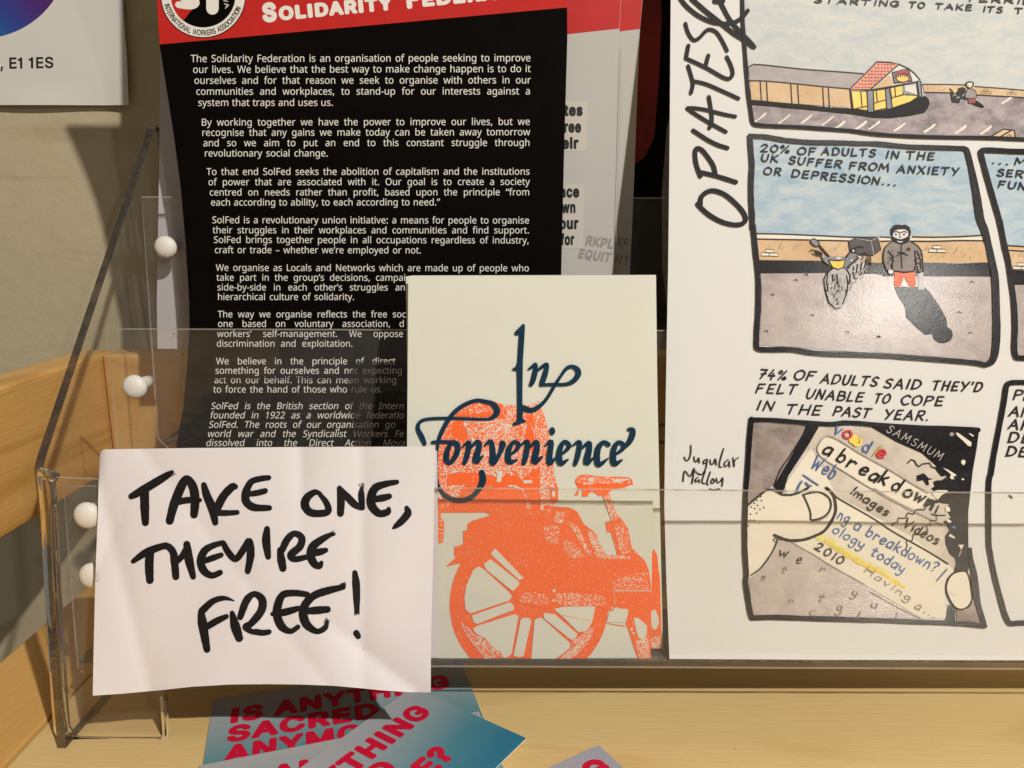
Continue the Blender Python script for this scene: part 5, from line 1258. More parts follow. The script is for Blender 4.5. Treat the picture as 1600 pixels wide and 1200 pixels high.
def art1(t, s):
    k = Ink()
    O, OM, OL, C = M['orange'], M['orange_mid'], M['orange_light'], M['cover']
    # backpack
    a = zoomed(640, 590, 5.714); b = zoomed(840, 590, 5.714)
    c = zoomed(670, 760, 8); d = zoomed(670, 890, 8); e = zoomed(850, 740, 8); g = zoomed(850, 890, 8)
    pack = a(250, 1200, 248, 900, 255, 640, 290, 520, 340, 430, 390, 330, 470, 260, 560, 215, 640, 195, 740, 205, 830, 238, 930, 248, 985, 255, 1080, 240, 1150, 205, 1175, 225) + b(-5, 215, 20, 240, 50, 310, 85, 420, 108, 545, 125, 680, 145, 790, 165, 930, 184, 985, 184, 1100, 160, 1125, 130, 1130, 100, 1205)
    k.poly(pack, OL, 1, jit=0.5)
    k.poly(a(255, 650, 262, 560, 300, 540, 330, 470, 370, 440, 380, 400, 440, 380, 480, 420, 520, 530, 540, 640, 500, 700, 440, 560, 400, 520, 380, 620, 370, 800, 330, 800, 300, 960, 260, 960), OM, 2, jit=0.6)
    k.poly(a(375, 500, 385, 400, 460, 385, 490, 430, 530, 540, 480, 560, 430, 530, 400, 560), O, 3, jit=0.6)
    k.poly(a(400, 330, 470, 270, 580, 225, 700, 240, 735, 290, 720, 330, 640, 345, 500, 350), OM, 2, jit=0.6)
    k.poly(a(400, 345, 600, 325, 730, 300, 740, 340, 700, 352), O, 3, jit=0.5)
    k.poly(a(740, 210, 830, 240, 870, 300, 860, 360, 800, 370, 790, 290), O, 3, jit=0.5)
    k.poly(a(1040, 330, 1100, 325, 1120, 480, 1150, 640, 1130, 760, 1060, 600, 1020, 520, 1050, 450), O, 2, jit=0.7)
    k.poly(a(960, 440, 1000, 420, 1030, 530, 990, 640, 930, 640), OM, 2, jit=0.7)
    k.poly(a(330, 870, 420, 845, 560, 850, 690, 860, 720, 890, 700, 960, 330, 960), O, 2, jit=0.6)
    k.poly(a(700, 860, 760, 880, 820, 900, 860, 860, 940, 870, 1000, 910, 1100, 820, 1160, 800, 1170, 1210, 1100, 1210, 1060, 1090, 1010, 1000, 900, 970, 470, 970), O, 2, jit=0.6)
    k.poly(a(480, 975, 900, 975, 990, 1010, 1040, 1070, 1050, 1205, 250, 1205, 250, 1090, 380, 1110, 430, 1100), O, 3, jit=0.4)
    k.poly(a(255, 970, 300, 980, 420, 1090, 370, 1100, 330, 1170, 260, 1170), OM, 3, jit=0.5)
    for q in (a(540, 620, 620, 560, 700, 580, 640, 700), a(560, 760, 640, 790, 700, 830, 600, 830), a(380, 820, 500, 760, 570, 800, 470, 850), a(880, 830, 960, 790, 1000, 850, 900, 880), a(600, 400, 740, 385, 700, 470, 620, 520)):
        k.poly(q, OL, 3, jit=0.6)
    for q in (((720, 520), (800, 470), (850, 400)), ((730, 560), (830, 500), (900, 420)), ((520, 450), (560, 560), (600, 640)), ((490, 420), (520, 480), (530, 560)), ((1075, 410), (1105, 470), (1120, 560)), ((960, 640), (1000, 560), (1020, 470)), ((850, 250), (830, 300), (860, 360)), ((680, 300), (640, 300), (600, 320)), ((490, 390), (650, 400), (820, 385)), ((300, 800), (330, 860), (320, 950))):
        k.stroke(a(*q), 1.0, C, 4, wob=0.5)
    for q in (a(1010, 920, 1090, 915, 1095, 940, 1020, 945), a(790, 840, 830, 830, 815, 930, 780, 930), a(730, 850, 780, 865, 760, 885), a(365, 820, 455, 840, 390, 850)):
        k.poly(q, C, 4, jit=0.7)
    k.poly(b(15, 900, 60, 880, 105, 900, 110, 1190, 25, 1190), OL, 4, jit=0.6)
    k.poly(b(115, 985, 180, 985, 184, 1100, 150, 1128, 112, 1120), O, 4)
    k.poly(b(130, 1015, 155, 1010, 158, 1060, 128, 1065), C, 5, jit=0.4)
    for (x0, y0, x1, y1) in ((880, 968, 960, 975), (940, 975, 1015, 1005)):
        k.stroke(a((x0, y0), ((x0 + x1) / 2, (y0 + y1) / 2 - 4), (x1, y1)), 2.2, C, 5, wob=0.4)
    # wheel
    wx, wy, r0 = 826.5, 944.5, 124
    ring = [(wx + r0 * math.cos(t * math.pi / 60), wy + r0 * math.sin(t * math.pi / 60)) for t in range(120)]
    k.poly([(x, min(y, 1030.6)) for x, y in ring], O, 2, jit=0.25)
    # frame and motor
    body = c(112, 255, 200, 320, 430, 300, 700, 300) + e(20, 425, 330, 425, 420, 480, 500, 630, 560, 680, 620, 720, 660, 770, 690, 870, 760, 980, 800, 1030, 920, 1030, 840, 735, 790, 735, 765, 610, 830, 590, 860, 620, 990, 595, 1050, 700, 1100, 930, 1180, 1010, 1260, 1090, 1310, 1200) + g(1340, 220, 1340, 480, 1335, 1040, 1320, 1125, 1180, 1125, 1120, 960, 1050, 740, 1020, 680, 1050, 560, 1050, 490, 960, 490, 930, 460, 880, 480, 860, 520, 640, 470, 250, 460, 120, 490) + d(1400, 480, 1100, 400, 1000, 200) + c(380, 960, 210, 1005, 340, 890, 320, 860, 320, 760, 430, 720, 430, 560, 480, 545, 490, 470, 540, 430, 780, 360, 690, 320, 160, 310, 140, 390)
    k.poly(body, O, 3, jit=0.35)
    k.poly(c(100, 235, 150, 310, 150, 400, 190, 420, 195, 560, 180, 700, 110, 715), OM, 3, jit=0.4)
    k.poly(e(0, 400, 330, 425, 300, 440, 0, 445), O, 4)
    # cream openings between the spokes
    cut = [d(560, 5, 620, -40, 690, 0, 1000, 280, 1040, 330, 1010, 385, 520, 550, 460, 500, 445, 350, 470, 200, 520, 80),
           [(756, 881), (766, 874), (774, 879), (811, 909), (811, 914), (801, 923.5), (760, 890)],
           [(768, 863), (774, 857), (818, 903), (811.5, 906.5), (769, 868)],
           d(540, 575, 1015, 405, 1060, 450, 1062, 500, 600, 680, 560, 650),
           d(560, 760, 560, 735, 600, 705, 1080, 555, 1120, 590, 1035, 1050, 1000, 1085, 940, 1108, 900, 1060, 700, 860, 600, 810),
           d(1150, 620, 1190, 600, 1260, 605, 1280, 640, 1190, 1075, 1130, 1095, 1062, 1075),
           d(1320, 630, 1350, 610, 1410, 602, 1600, 770) + g(330, 920, 320, 985, 200, 1080, 130, 1122, -10, 1122, -160, 1122),
           g(-10, 560, 10, 540, 140, 562, 415, 800, 408, 840, 350, 882, 300, 850, 0, 610),
           g(125, 492, 250, 462, 640, 462, 600, 650, 540, 765, 430, 780, 250, 605),
           g(820, 515, 860, 520, 890, 470, 960, 488, 1050, 492, 1050, 560, 1020, 660, 785, 655),
           g(1120, 600, 1180, 605, 1290, 700, 1285, 820, 1240, 880, 1190, 860, 1160, 790)]
    for q in cut: k.poly(q, C, 5, jit=0.3)
    # tread scuffs
    k.poly(d(560, 790, 700, 870, 900, 1040, 925, 1110, 700, 1110, 560, 960, 440, 760, 400, 660), OM, 4, jit=0.8)
    k.poly(d(560, 800, 620, 820, 900, 1040, 920, 1100, 860, 1100, 640, 900), OL, 6, jit=0.9)
    k.poly(g(330, 900, 430, 840, 560, 740, 640, 700, 560, 900, 420, 1060, 350, 1120, 170, 1120, 260, 1060, 330, 980), OL, 6, jit=0.8)
    for q in (((410, 660), (440, 750), (560, 920), (740, 1110)), ((480, 710), (560, 820), (700, 960), (830, 1090))):
        k.stroke(d(*q), 1.3, C, 6, wob=0.5)
    k.stroke(g((480, 890), (400, 990), (290, 1090)), 1.2, C, 7, wob=0.4)
    # textured frame patches, chain
    for q in (g(150, 300, 300, 285, 620, 290, 780, 360, 790, 440, 640, 455, 250, 455, 150, 420), g(840, 150, 1100, 60, 1300, 20, 1300, 240, 880, 260), e(60, 660, 200, 680, 190, 900, 20, 850), e(250, 800, 400, 880, 520, 1050, 330, 1060, 240, 960), d(1180, 300, 1300, 270, 1480, 310, 1500, 440, 1250, 420, 1130, 410), c(1440, 500, 1600, 480, 1600, 760, 1430, 650)):
        k.poly(q, OM, 4, jit=0.8)
    k.poly(e(520, 690, 640, 760, 700, 900, 790, 1010, 1080, 1030, 1080, 1070, 690, 1060, 640, 1000), OL, 4, jit=0.6)
    k.poly(e(300, 590, 420, 660, 600, 1030, 520, 960, 330, 650), OL, 4, jit=0.6)
    k.poly(e(150, 470, 270, 480, 230, 630, 120, 600), OL, 4, jit=0.5)
    k.poly(e(870, 650, 990, 620, 1060, 760, 1080, 980, 960, 1020, 900, 800), OM, 5, jit=0.6)
    k.poly(g(1150, 900, 1310, 830, 1320, 1120, 1190, 1120), OL, 4, jit=0.5)
    k.stroke(g((890, 265), (1330, 265)), 1.2, C, 6, wob=0.4)
    k.stroke(g((870, 240), (885, 440)), 1.0, C, 6, wob=0.6)
    for (x, y, r) in ((125, 265, 2.4), (120, 385, 2.2), (1095, 745, 2.2), (1120, 795, 1.9), (850, 480, 1.7)):
        p = g(x, y)[0]
        k.disc(p[0], p[1], r, C, 6)
    for q in (((230, 575), (340, 595), (440, 615)), ((470, 625), (570, 640))):
        k.stroke(g(*q), 0.8, O, 6)
    k.stroke(g((790, 670), (900, 690), (1020, 705)), 1.0, O, 6)
    # saddle
    k.poly(e(390, 100, 410, 50, 440, 25, 520, 8, 620, 25, 780, 42, 900, 35, 1050, 45, 1090, 70, 1118, 130, 1060, 150, 1000, 172, 870, 190, 800, 240, 845, 330, 900, 500, 990, 590, 860, 620, 810, 460, 740, 300, 720, 270, 690, 280, 640, 240, 600, 228, 560, 245, 550, 285, 480, 288, 470, 200, 450, 170, 425, 270, 375, 275, 430, 190), O, 3, jit=0.35)
    k.poly(e(400, 60, 520, 15, 640, 35, 1040, 50, 1110, 120, 500, 140, 400, 120), OM, 4, jit=0.4)
    k.poly(e(560, 55, 620, 50, 625, 90, 590, 105, 550, 75), C, 5, jit=0.5)
    k.poly(e(860, 80, 1040, 60, 1060, 75, 880, 110), C, 5, jit=0.7)
    k.poly(e(740, 300, 800, 260, 840, 330, 900, 500, 930, 560, 850, 600), OL, 5, jit=0.5)
    k.build('bicycle_print', s, t)
    # title
    k = Ink(); n = M['navy']
    z = zoomed(780, 490, 6.667)
    k.poly(z(240, 112, 258, 106, 268, 115, 267, 170, 258, 330, 248, 480, 244, 700, 242, 945, 250, 960, 250, 1030, 243, 1085, 262, 1108, 280, 1115, 276, 1130, 240, 1140, 200, 1158, 150, 1168, 135, 1152, 150, 1132, 184, 1118, 189, 1000, 186, 700, 184, 600, 140, 590, 135, 575, 176, 548, 190, 500, 200, 320, 208, 222, 176, 227, 158, 212, 166, 186), n, 8)
    for q in ([(240, 975, 55), (330, 1008, 55), (420, 965, 45), (500, 880, 36), (575, 755, 36), (650, 640, 32), (705, 570, 40), (765, 552, 42), (820, 590, 58), (818, 650, 58), (760, 712, 50), (680, 738, 38), (560, 738, 36), (445, 742, 34)],
              [(308, 580, 22), (350, 548, 36), (382, 530, 38), (372, 620, 55), (352, 700, 52), (332, 740, 44)],
              [(395, 600, 22), (440, 560, 36), (498, 528, 40), (482, 620, 56), (455, 700, 56), (440, 740, 46)]):
        k.stroke(z(*q), 4, n, 8)
    a = zoomed(640, 590, 5.714); b = zoomed(840, 590, 5.714)
    for q in ([(135, 590, 36), (110, 530, 46), (75, 455, 38), (92, 398, 32), (160, 370, 28), (320, 362, 28), (500, 366, 26), (690, 370, 24), (755, 345, 44), (782, 300, 54), (750, 240, 46), (680, 215, 38), (590, 205, 34), (480, 248, 38), (385, 325, 40), (310, 440, 40), (260, 560, 32), (246, 700, 16), (245, 850, 16), (258, 965, 26), (320, 1055, 42), (420, 1095, 46), (530, 1080, 46), (610, 1010, 46), (655, 920, 60), (645, 845, 48)],
              [(205, 578, 30), (270, 574, 36), (340, 574, 30), (400, 570, 28)],
              [(350, 590, 28), (420, 590, 50), (425, 670, 48), (370, 755, 42), (330, 740, 52), (335, 660, 48), (362, 600, 36)],
              [(470, 622, 14), (530, 578, 42), (515, 690, 48), (490, 765, 38)], [(525, 650, 14), (600, 575, 40), (622, 610, 52), (590, 750, 56), (655, 700, 18)],
              [(668, 610, 16), (725, 570, 42), (745, 680, 52), (742, 760, 60), (800, 690, 36), (832, 600, 56), (825, 580, 40)],
              [(900, 690, 22), (955, 645, 34), (975, 600, 40), (930, 575, 36), (885, 650, 50), (888, 750, 54), (960, 735, 18)],
              [(985, 612, 14), (1052, 570, 42), (1040, 690, 50), (1020, 765, 38)], [(1050, 650, 14), (1125, 575, 40), (1140, 620, 52), (1115, 752, 56), (1185, 705, 18)]):
        k.stroke(a(*q), 4, n, 9)
    for q in ([(66, 612, 14), (122, 570, 42), (110, 680, 52), (108, 765, 50), (165, 712, 18)],
              [(205, 690, 20), (262, 645, 34), (282, 600, 40), (235, 575, 38), (196, 660, 50), (205, 765, 54), (272, 732, 16)],
              [(308, 612, 14), (375, 575, 42), (362, 690, 46), (335, 775, 36)], [(370, 660, 14), (455, 582, 40), (462, 640, 52), (438, 762, 56), (500, 715, 16)],
              [(632, 598, 44), (590, 578, 40), (545, 625, 50), (532, 705, 52), (548, 778, 50), (630, 722, 14)],
              [(690, 690, 20), (755, 645, 34), (768, 600, 40), (718, 580, 38), (680, 650, 50), (684, 768, 54), (755, 735, 16)],
              [(705, 678, 18), (800, 600, 42), (842, 530, 52), (850, 470, 48), (815, 462, 30)]):
        k.stroke(b(*q), 4, n, 9)
    p = b(131, 478)[0]
    k.disc(p[0], p[1], 4.6, n, 9, 6.4)
    k.build('title_lettering', s, t)
booklet('front cream booklet with navy In Convenience title over an orange bicycle print', Yz,
        [(638, 434), (640, 432.6), (1019, 431), (1021, 600), (1020, 790), (1016.5, 1031), (640, 1031), (636, 700)], art1)

# ================================================================== hand written note on the front of the holder
Yn = leaning(757, 0.2425, [(690, 13), (1090, 14)])
def note_ripple(x, y):
    w = min(max((y - 700) / 385.0, 0), 1)
    r = 0.0011 * math.sin((x - 150) * 0.0125 + 0.6) * w
    r += 0.0005 * math.sin((x + 0.5 * y) * 0.035) * (0.3 + 0.7 * w)
    # creases and dents
    def crease(px, py, ang, depth, width):
        c_, s_ = math.cos(R(ang)), math.sin(R(ang))
        u = (x - px) * c_ + (y - py) * s_
        return depth * math.exp(-abs(u) / width)
    r += crease(585, 1030, -52, 0.0019, 24) * min(max((x - 480) / 80, 0), 1)
    r += crease(470, 760, 0, 0.0015, 18) * min(max((860 - y) / 120, 0), 1)
    r += crease(566, 850, 0, 0.0011, 16)
    r += crease(205, 960, -14, 0.0012, 22) * min(max((320 - x) / 80, 0), 1)
    r += crease(160, 870, 25, 0.0008, 12) * min(max((200 - x) / 30, 0), 1)
    r += crease(440, 980, -38, 0.0007, 18)
    r -= 0.0030 * math.exp(-((x - 146) / 9.0) ** 2) * -1 * min(max((760 - y) / 40, 0), 1)
    return r
ns = surface(Yn, note_ripple)
note = thing('paper_note', 'white paper note with thick black handwriting TAKE ONE, THEY’RE FREE! on the holder', 'note', at_Y(410, 1080, Yn(1080)))
sheet('note_sheet', [(160, 703.5), (165, 702), (300, 700), (450, 698.5), (560, 698), (678, 698), (680, 710), (678, 800), (676, 900), (673.5, 1000), (673, 1082), (640, 1081.5), (600, 1079), (560, 1075), (520, 1071.5), (470, 1069.5), (420, 1069), (360, 1069.5), (300, 1073), (250, 1078.5), (190, 1084), (145, 1087), (146, 1030), (149, 900), (153, 800), (155, 720), (157, 707)], ns, 0.00025, M['note'], note, 8)
fold = surface(leaning(757, 0.2514, [(600, 0), (1100, 0)]))
sheet('folded_back', [(600, 706), (683, 704), (684, 800), (685, 1028), (600, 1028)], fold, 0.0002, M['note'], note, 60)
k = Ink()
z1_ = zoomed(140, 700, 5.714); z2_ = zoomed(400, 700, 5.5); z3_ = zoomed(140, 880, 5.714); z4_ = zoomed(400, 880, 5.5)
mk = M['marker']
for z, q in (
 (z1_, [(372, 432, 55), (450, 390, 74), (600, 300, 74), (690, 245, 62), (735, 214, 34)]), (z1_, [(490, 380, 80), (492, 520, 82), (498, 665, 66)]),
 (z1_, [(715, 650, 72), (755, 500, 82), (820, 340, 82), (868, 275, 66), (922, 345, 80), (942, 460, 82), (932, 595, 70)]), (z1_, [(780, 482, 60), (880, 465, 58), (985, 465, 38)]),
 (z1_, [(1020, 330, 52), (1045, 420, 72), (1095, 540, 80), (1122, 665, 56)]), (z1_, [(1300, 345, 52), (1270, 350, 70), (1195, 430, 74), (1140, 540, 74), (1150, 575, 60), (1230, 580, 52), (1318, 575, 44)]),
 (z1_, [(1600, 265, 46), (1520, 275, 54), (1440, 305, 58), (1395, 400, 74), (1400, 480, 74), (1470, 530, 68), (1605, 535, 50)]), (z1_, [(1420, 412, 48), (1510, 398, 54), (1568, 382, 50)]),
 (z2_, [(60, 265, 40), (105, 250, 34)]), (z2_, [(40, 375, 46), (80, 368, 42)]), (z2_, [(40, 515, 46), (108, 515, 38)]),
 (z2_, [(552, 392, 34), (505, 380, 52), (440, 425, 70), (420, 490, 74), (465, 552, 66), (560, 562, 62), (622, 540, 58), (605, 470, 52), (555, 405, 40)]),
 (z2_, [(718, 345, 46), (730, 450, 68), (726, 562, 60)]), (z2_, [(718, 350, 48), (790, 425, 64), (850, 485, 62), (905, 515, 44)]), (z2_, [(910, 325, 14), (905, 400, 56), (915, 515, 44)]),
 (z2_, [(1210, 292, 42), (1110, 310, 58), (1025, 345, 72), (988, 430, 74), (1000, 505, 74), (1060, 562, 64), (1130, 550, 58), (1140, 525, 40)]), (z2_, [(1010, 440, 54), (1085, 430, 62), (1145, 415, 50)]),
 (z2_, [(1295, 515, 40), (1305, 560, 66), (1255, 625, 64), (1200, 672, 44), (1178, 690, 18)]),
 (z1_, [(388, 1012, 42), (500, 935, 68), (640, 880, 62), (700, 880, 62), (745, 930, 66), (758, 1010, 72), (770, 1150, 62)]), (z1_, [(538, 935, 78), (532, 1050, 80), (538, 1180, 70)]),
 (z1_, [(868, 860, 64), (888, 1000, 80), (925, 1150, 52)]), (z1_, [(770, 1020, 54), (830, 960, 58), (870, 880, 50)]),
 (z1_, [(1190, 845, 46), (1100, 872, 56), (1025, 920, 70), (992, 1010, 74), (1020, 1095, 72), (1090, 1138, 58), (1165, 1112, 52)]), (z1_, [(1035, 1005, 52), (1110, 978, 56), (1175, 955, 46)]),
 (z1_, [(1195, 850, 50), (1240, 935, 62), (1305, 990, 58), (1375, 905, 64), (1425, 830, 60), (1438, 950, 72), (1412, 1100, 54)]),
 (z2_, [(95, 695, 52), (88, 800, 74), (105, 935, 50)]),
 (z2_, [(205, 875, 48), (218, 960, 72), (232, 1035, 62)]), (z2_, [(225, 875, 60), (270, 785, 64), (330, 735, 54), (392, 770, 62), (378, 845, 66), (300, 918, 66), (335, 955, 54), (430, 938, 48)]),
 (z2_, [(655, 738, 34), (575, 780, 60), (490, 845, 74), (470, 920, 74), (498, 990, 68), (545, 1015, 54), (562, 985, 36)]), (z2_, [(480, 905, 58), (550, 892, 62), (600, 878, 44)]),
 (z3_, [(1290, 335, 10), (1200, 312, 42), (1100, 340, 58), (1005, 425, 68)]), (z3_, [(995, 435, 56), (1010, 550, 86), (1048, 770, 62)]), (z3_, [(1040, 572, 58), (1130, 518, 62), (1222, 475, 44)]),
 (z3_, [(1272, 445, 44), (1300, 560, 86), (1335, 668, 74)]), (z3_, [(1345, 480, 58), (1400, 335, 70), (1470, 275, 54), (1540, 325, 72), (1532, 425, 74), (1445, 535, 64), (1392, 570, 58), (1450, 610, 48), (1560, 622, 52)]), (z4_, [(0, 590, 54), (60, 598, 52), (112, 590, 46)]),
 (z4_, [(440, 268, 50), (330, 256, 58), (232, 272, 62), (190, 355, 74), (182, 450, 76), (222, 545, 72), (295, 585, 48), (360, 548, 44)]), (z4_, [(142, 437, 40), (250, 420, 64), (365, 388, 46)]),
 (z4_, [(750, 205, 46), (620, 235, 66), (505, 275, 68), (430, 345, 72), (405, 430, 76), (435, 525, 74), (520, 585, 50), (590, 558, 50), (612, 505, 32)]), (z4_, [(420, 412, 54), (520, 405, 68), (615, 397, 58)]),
 (z4_, [(850, 82, 46), (862, 200, 68), (868, 415, 44)]), (z4_, [(862, 600, 54), (878, 628, 50)]),
):
    k.stroke(z(*q), 10, mk, 3, n=7, wob=0.035)
# dry ends of the pen
for (z, x, y, ang) in ((z1_, 738, 222, -32), (z2_, 665, 735, -25), (z4_, 755, 190, -15), (z4_, 612, 495, -60), (z2_, 907, 318, -90), (z4_, 868, 432, 90)):
    p = z(x, y)[0]
    for i in range(7):
        o = random.uniform(-4.2, 4.2)
        ux, uy = math.cos(R(ang)), math.sin(R(ang))
        L0 = random.uniform(-6, 0); L1 = random.uniform(1, 4)
        k.stroke([(p[0] - uy * o + ux * L0, p[1] + ux * o + uy * L0), (p[0] - uy * o + ux * L1, p[1] + ux * o + uy * L1)], random.uniform(0.4, 1.1), mk, 4, 1)
k.build('handwriting', ns, note)

# ================================================================== comic page
Yc = leaning(752, 0.2725, [(0, 10), (250, 11), (400, 13), (560, 13), (700, 14), (860, 20), (940, 23.5), (1030, 24)])
def comic_ripple(x, y):
    return 0.00035 * math.sin(x * 0.011 + 1.0) * math.sin(y * 0.006)
cs_ = surface(Yc, comic_ripple)
comic = thing('comic_page', 'large white comic page with hand drawn panels and OPIATES title, in the front pocket', 'comic page', at_Y(1300, 1031, Yc(1031)))
sheet('page', [(1052, -300), (1048, 0), (1046.5, 200), (1044, 420), (1042, 520), (1039, 700), (1038, 790), (1041, 900), (1046, 1029.5), (1300, 1031), (1700, 1032), (1800, 1032), (1800, -300)], cs_, 0.0009, M['page'], comic, 16)
B, OU = M['black'], M['outline']
zA = zoomed(1030, 0, 5.455); zB = zoomed(1300, 0, 5.333); zC = zoomed(1030, 200, 5.333)
zD = zoomed(1160, 200, 7.2727); zE = zoomed(1340, 200, 6.154); zF = zoomed(1160, 340, 5.218); zG = zoomed(1360, 340, 5.0)
zH = zoomed(1160, 550, 7.2727); zI = zoomed(1340, 550, 6.154); zJ = zoomed(1040, 640, 6.154); zK = zoomed(1260, 640, 10)
zL = zoomed(1400, 640, 8); zM = zoomed(1150, 750, 8); zN = zoomed(1300, 760, 8); zO = zoomed(1150, 850, 8); zP = zoomed(1320, 850, 5.714)
def part(k, name, label=None):
    o = k.build(name, cs_, comic)
    if label: o['label'] = label
    return o
def caption(words, panel, h, w, slant=0.12, mat=None, gap=0.28):
    k = Ink()
    for (t, x0, y0, x1, y1) in words:
        k.pen(t, x0, y0, x1, y1, h, w, mat or OU, 7, slant, gap=gap)
    k.build('caption', cs_, panel)
def bricks(k, x, y, s=1.0, fill=None):
    for (a, b_, w_, h_) in ((0, 0, 12, 4.6), (12.6, 0.3, 13.5, 4.6), (6.5, -5.2, 12, 4.6)):
        q = [(x + a * s, y + b_ * s), (x + (a + w_) * s, y + (b_ + 0.3) * s), (x + (a + w_) * s, y + (b_ + h_ + 0.3) * s), (x + a * s, y + (b_ + h_) * s)]
        k.poly(q, M['skin'], 4)
        k.stroke(q, 0.9 * s, OU, 5, 1, closed=True)
def hatch(k, x0, y0, x1, y1, n, L, mat=None):
    for i in range(n):
        x, y = random.uniform(x0, x1), random.uniform(y0, y1)
        l = L * random.uniform(0.5, 1.1)
        k.stroke([(x, y), (x + l * 0.55, y - l * 0.8)], 0.55, mat or M['shade'], 4, 1)

# --- top panel: long shed, house with a sign, wall, parked motorbike and rider
k = Ink()
k.poly([(1160, -150), (1800, -150), (1800, 150), (1440, 135), (1320, 120), (1168, 112)], M['pale_sky'], 1, 30)
k.poly([(1172, 157), (1320, 172), (1440, 150), (1452, 142), (1520, 146), (1800, 160), (1800, 226), (1543, 217), (1450, 214), (1375, 210), (1320, 205), (1200, 197), (1178, 192)], M['road'], 2, 30)
k.poly(zA(760, 575, 810, 548, 1000, 565, 1200, 585, 1400, 600, 1582, 612) + [(1349, 115), (1328, 139)] + zA(1582, 750, 1400, 735, 1130, 710, 900, 690, 775, 688), M['roof_grey'], 3)
k.poly(zA(775, 690, 900, 692, 1130, 712, 1400, 738, 1582, 752) + [(1328, 139), (1331, 170)] + zA(1582, 915, 1400, 900, 1100, 880, 900, 860, 785, 850), M['tan'], 3)
for q in (((760, 578), (810, 548), (1000, 565), (1200, 587), (1400, 602), (1620, 618), (1740, 628)), ((770, 688), (900, 690), (1130, 710), (1400, 738), (1620, 757))):
    k.stroke(zA(*q), 1.9, OU, 5, 2)
for x, yt in ((862, 695), (915, 700), (1122, 712), (1180, 716), (1394, 738), (1442, 742)):
    k.stroke(zA((x, yt), (x + 4, yt + 80), (x + 10, yt + 168)), 1.8, OU, 5, 2)
for x in (1300, 1316):
    pass
k.stroke(zA((790, 872), (900, 880), (1100, 900), (1300, 918), (1582, 948)), 7.4, M['matte'], 6, 2, wob=0.06)
k.poly(zB(0, 893, 160, 905, 320, 932, 440, 915, 500, 905, 580, 880, 620, 845, 700, 815, 780, 800, 806, 825, 814, 860, 800, 900, 770, 940, 650, 965, 480, 985, 350, 982, 180, 955, 0, 930), M['matte'], 5)
for i in range(70):
    x = random.uniform(1176, 1326); y = 131 + (x - 1172) * 0.09 + random.uniform(3, 24)
    if not any(abs(x - v) < 3 for v in (1193, 1242, 1290)): k.disc(x, y, 0.38, M['shade'], 5, n=6)
for (x, y) in ((20, 1075), (200, 1075), (310, 1075), (520, 1090), (770, 1100), (1030, 1110), (1240, 1115), (1420, 860)):
    k.stroke(zB((x, y), (x + 55, y - 35), (x + 85, y - 62)), 3.2, M['skin'], 4, 2, wob=0.3)
for (x, y) in ((820, 1035), (1020, 1050), (1210, 1050), (1390, 1065)):
    k.stroke(zA((x, y), (x + 50, y - 35), (x + 90, y - 70)), 2.6, M['skin'], 4, 2, wob=0.3)
# house
k.poly(zB(150, 740, 375, 515, 480, 518, 560, 533, 320, 748), M['salmon'], 6)
k.poly(zB(320, 750, 565, 537, 640, 570, 690, 610, 735, 665, 700, 682, 480, 722, 350, 748), M['page'], 6)
k.poly(zB(330, 750, 480, 625, 520, 690, 480, 722), M['tan'], 7)
for q in (((150, 742), (375, 515), (480, 518), (560, 533), (320, 748)), ):
    k.stroke(zB(*q), 2.0, OU, 9, 1, closed=True)
k.stroke(zB((560, 535), (640, 572), (690, 612), (735, 665), (700, 682), (480, 722), (320, 750)), 1.8, OU, 9, 1)
for r in range(8):
    for i in range(6):
        x = 385 - r * 27 + i * 26 + random.uniform(-3, 3); y = 535 + r * 27
        k.stroke(zB((x, y), (x + 6, y + 8), (x + 13, y)), 1.1, M['maroon'], 8, 1)
k.poly(zB(500, 600, 640, 568, 672, 678, 520, 694), M['slate'], 9)
k.stroke(zB((505, 604), (638, 572), (668, 672), (522, 690)), 1.8, OU, 11, 1, closed=True)
p = zB(592, 632)[0]; k.disc(p[0], p[1], 12, M['maroon'], 12, 10.5)
p = zB(588, 652)[0]; k.disc(p[0], p[1], 9, M['yellow'], 13, 5)
k.stroke(zB((550, 632), (570, 605), (600, 600), (630, 612)), 2.2, M['red_pen'], 14, 3)
for i in range(5):
    k.stroke(zB((552 + i * 18, 640), (560 + i * 18, 612)), 0.9, OU, 15, 1)
for q, m in ((((160, 755), (290, 760), (300, 920), (178, 905)), 'yellow'), (((345, 755), (445, 742), (455, 900), (350, 922)), 'yellow'), (((485, 732), (590, 710), (596, 785), (500, 815)), 'yellow'), (((498, 816), (600, 788), (725, 795), (650, 850), (500, 900)), 'yellow'), (((295, 755), (345, 752), (352, 930), (300, 932)), 'slate'), (((446, 742), (482, 735), (504, 902), (458, 908)), 'slate'), (((712, 682), (740, 672), (752, 800), (728, 806)), 'slate')):
    k.poly(zB(*[c for xy in q for c in xy]), M[m], 6)
    k.stroke(zB(*q), 1.5, OU, 8, 1, closed=True)
for q in (((240, 760), (252, 890)), ((185, 908), (290, 885)), ((370, 752), (378, 845)), ((355, 858), (450, 830)), ((525, 728), (530, 800)), ((600, 712), (605, 760), (720, 800)), ((152, 745), (168, 905))):
    k.stroke(zB(*q), 1.4, OU, 8, 1)
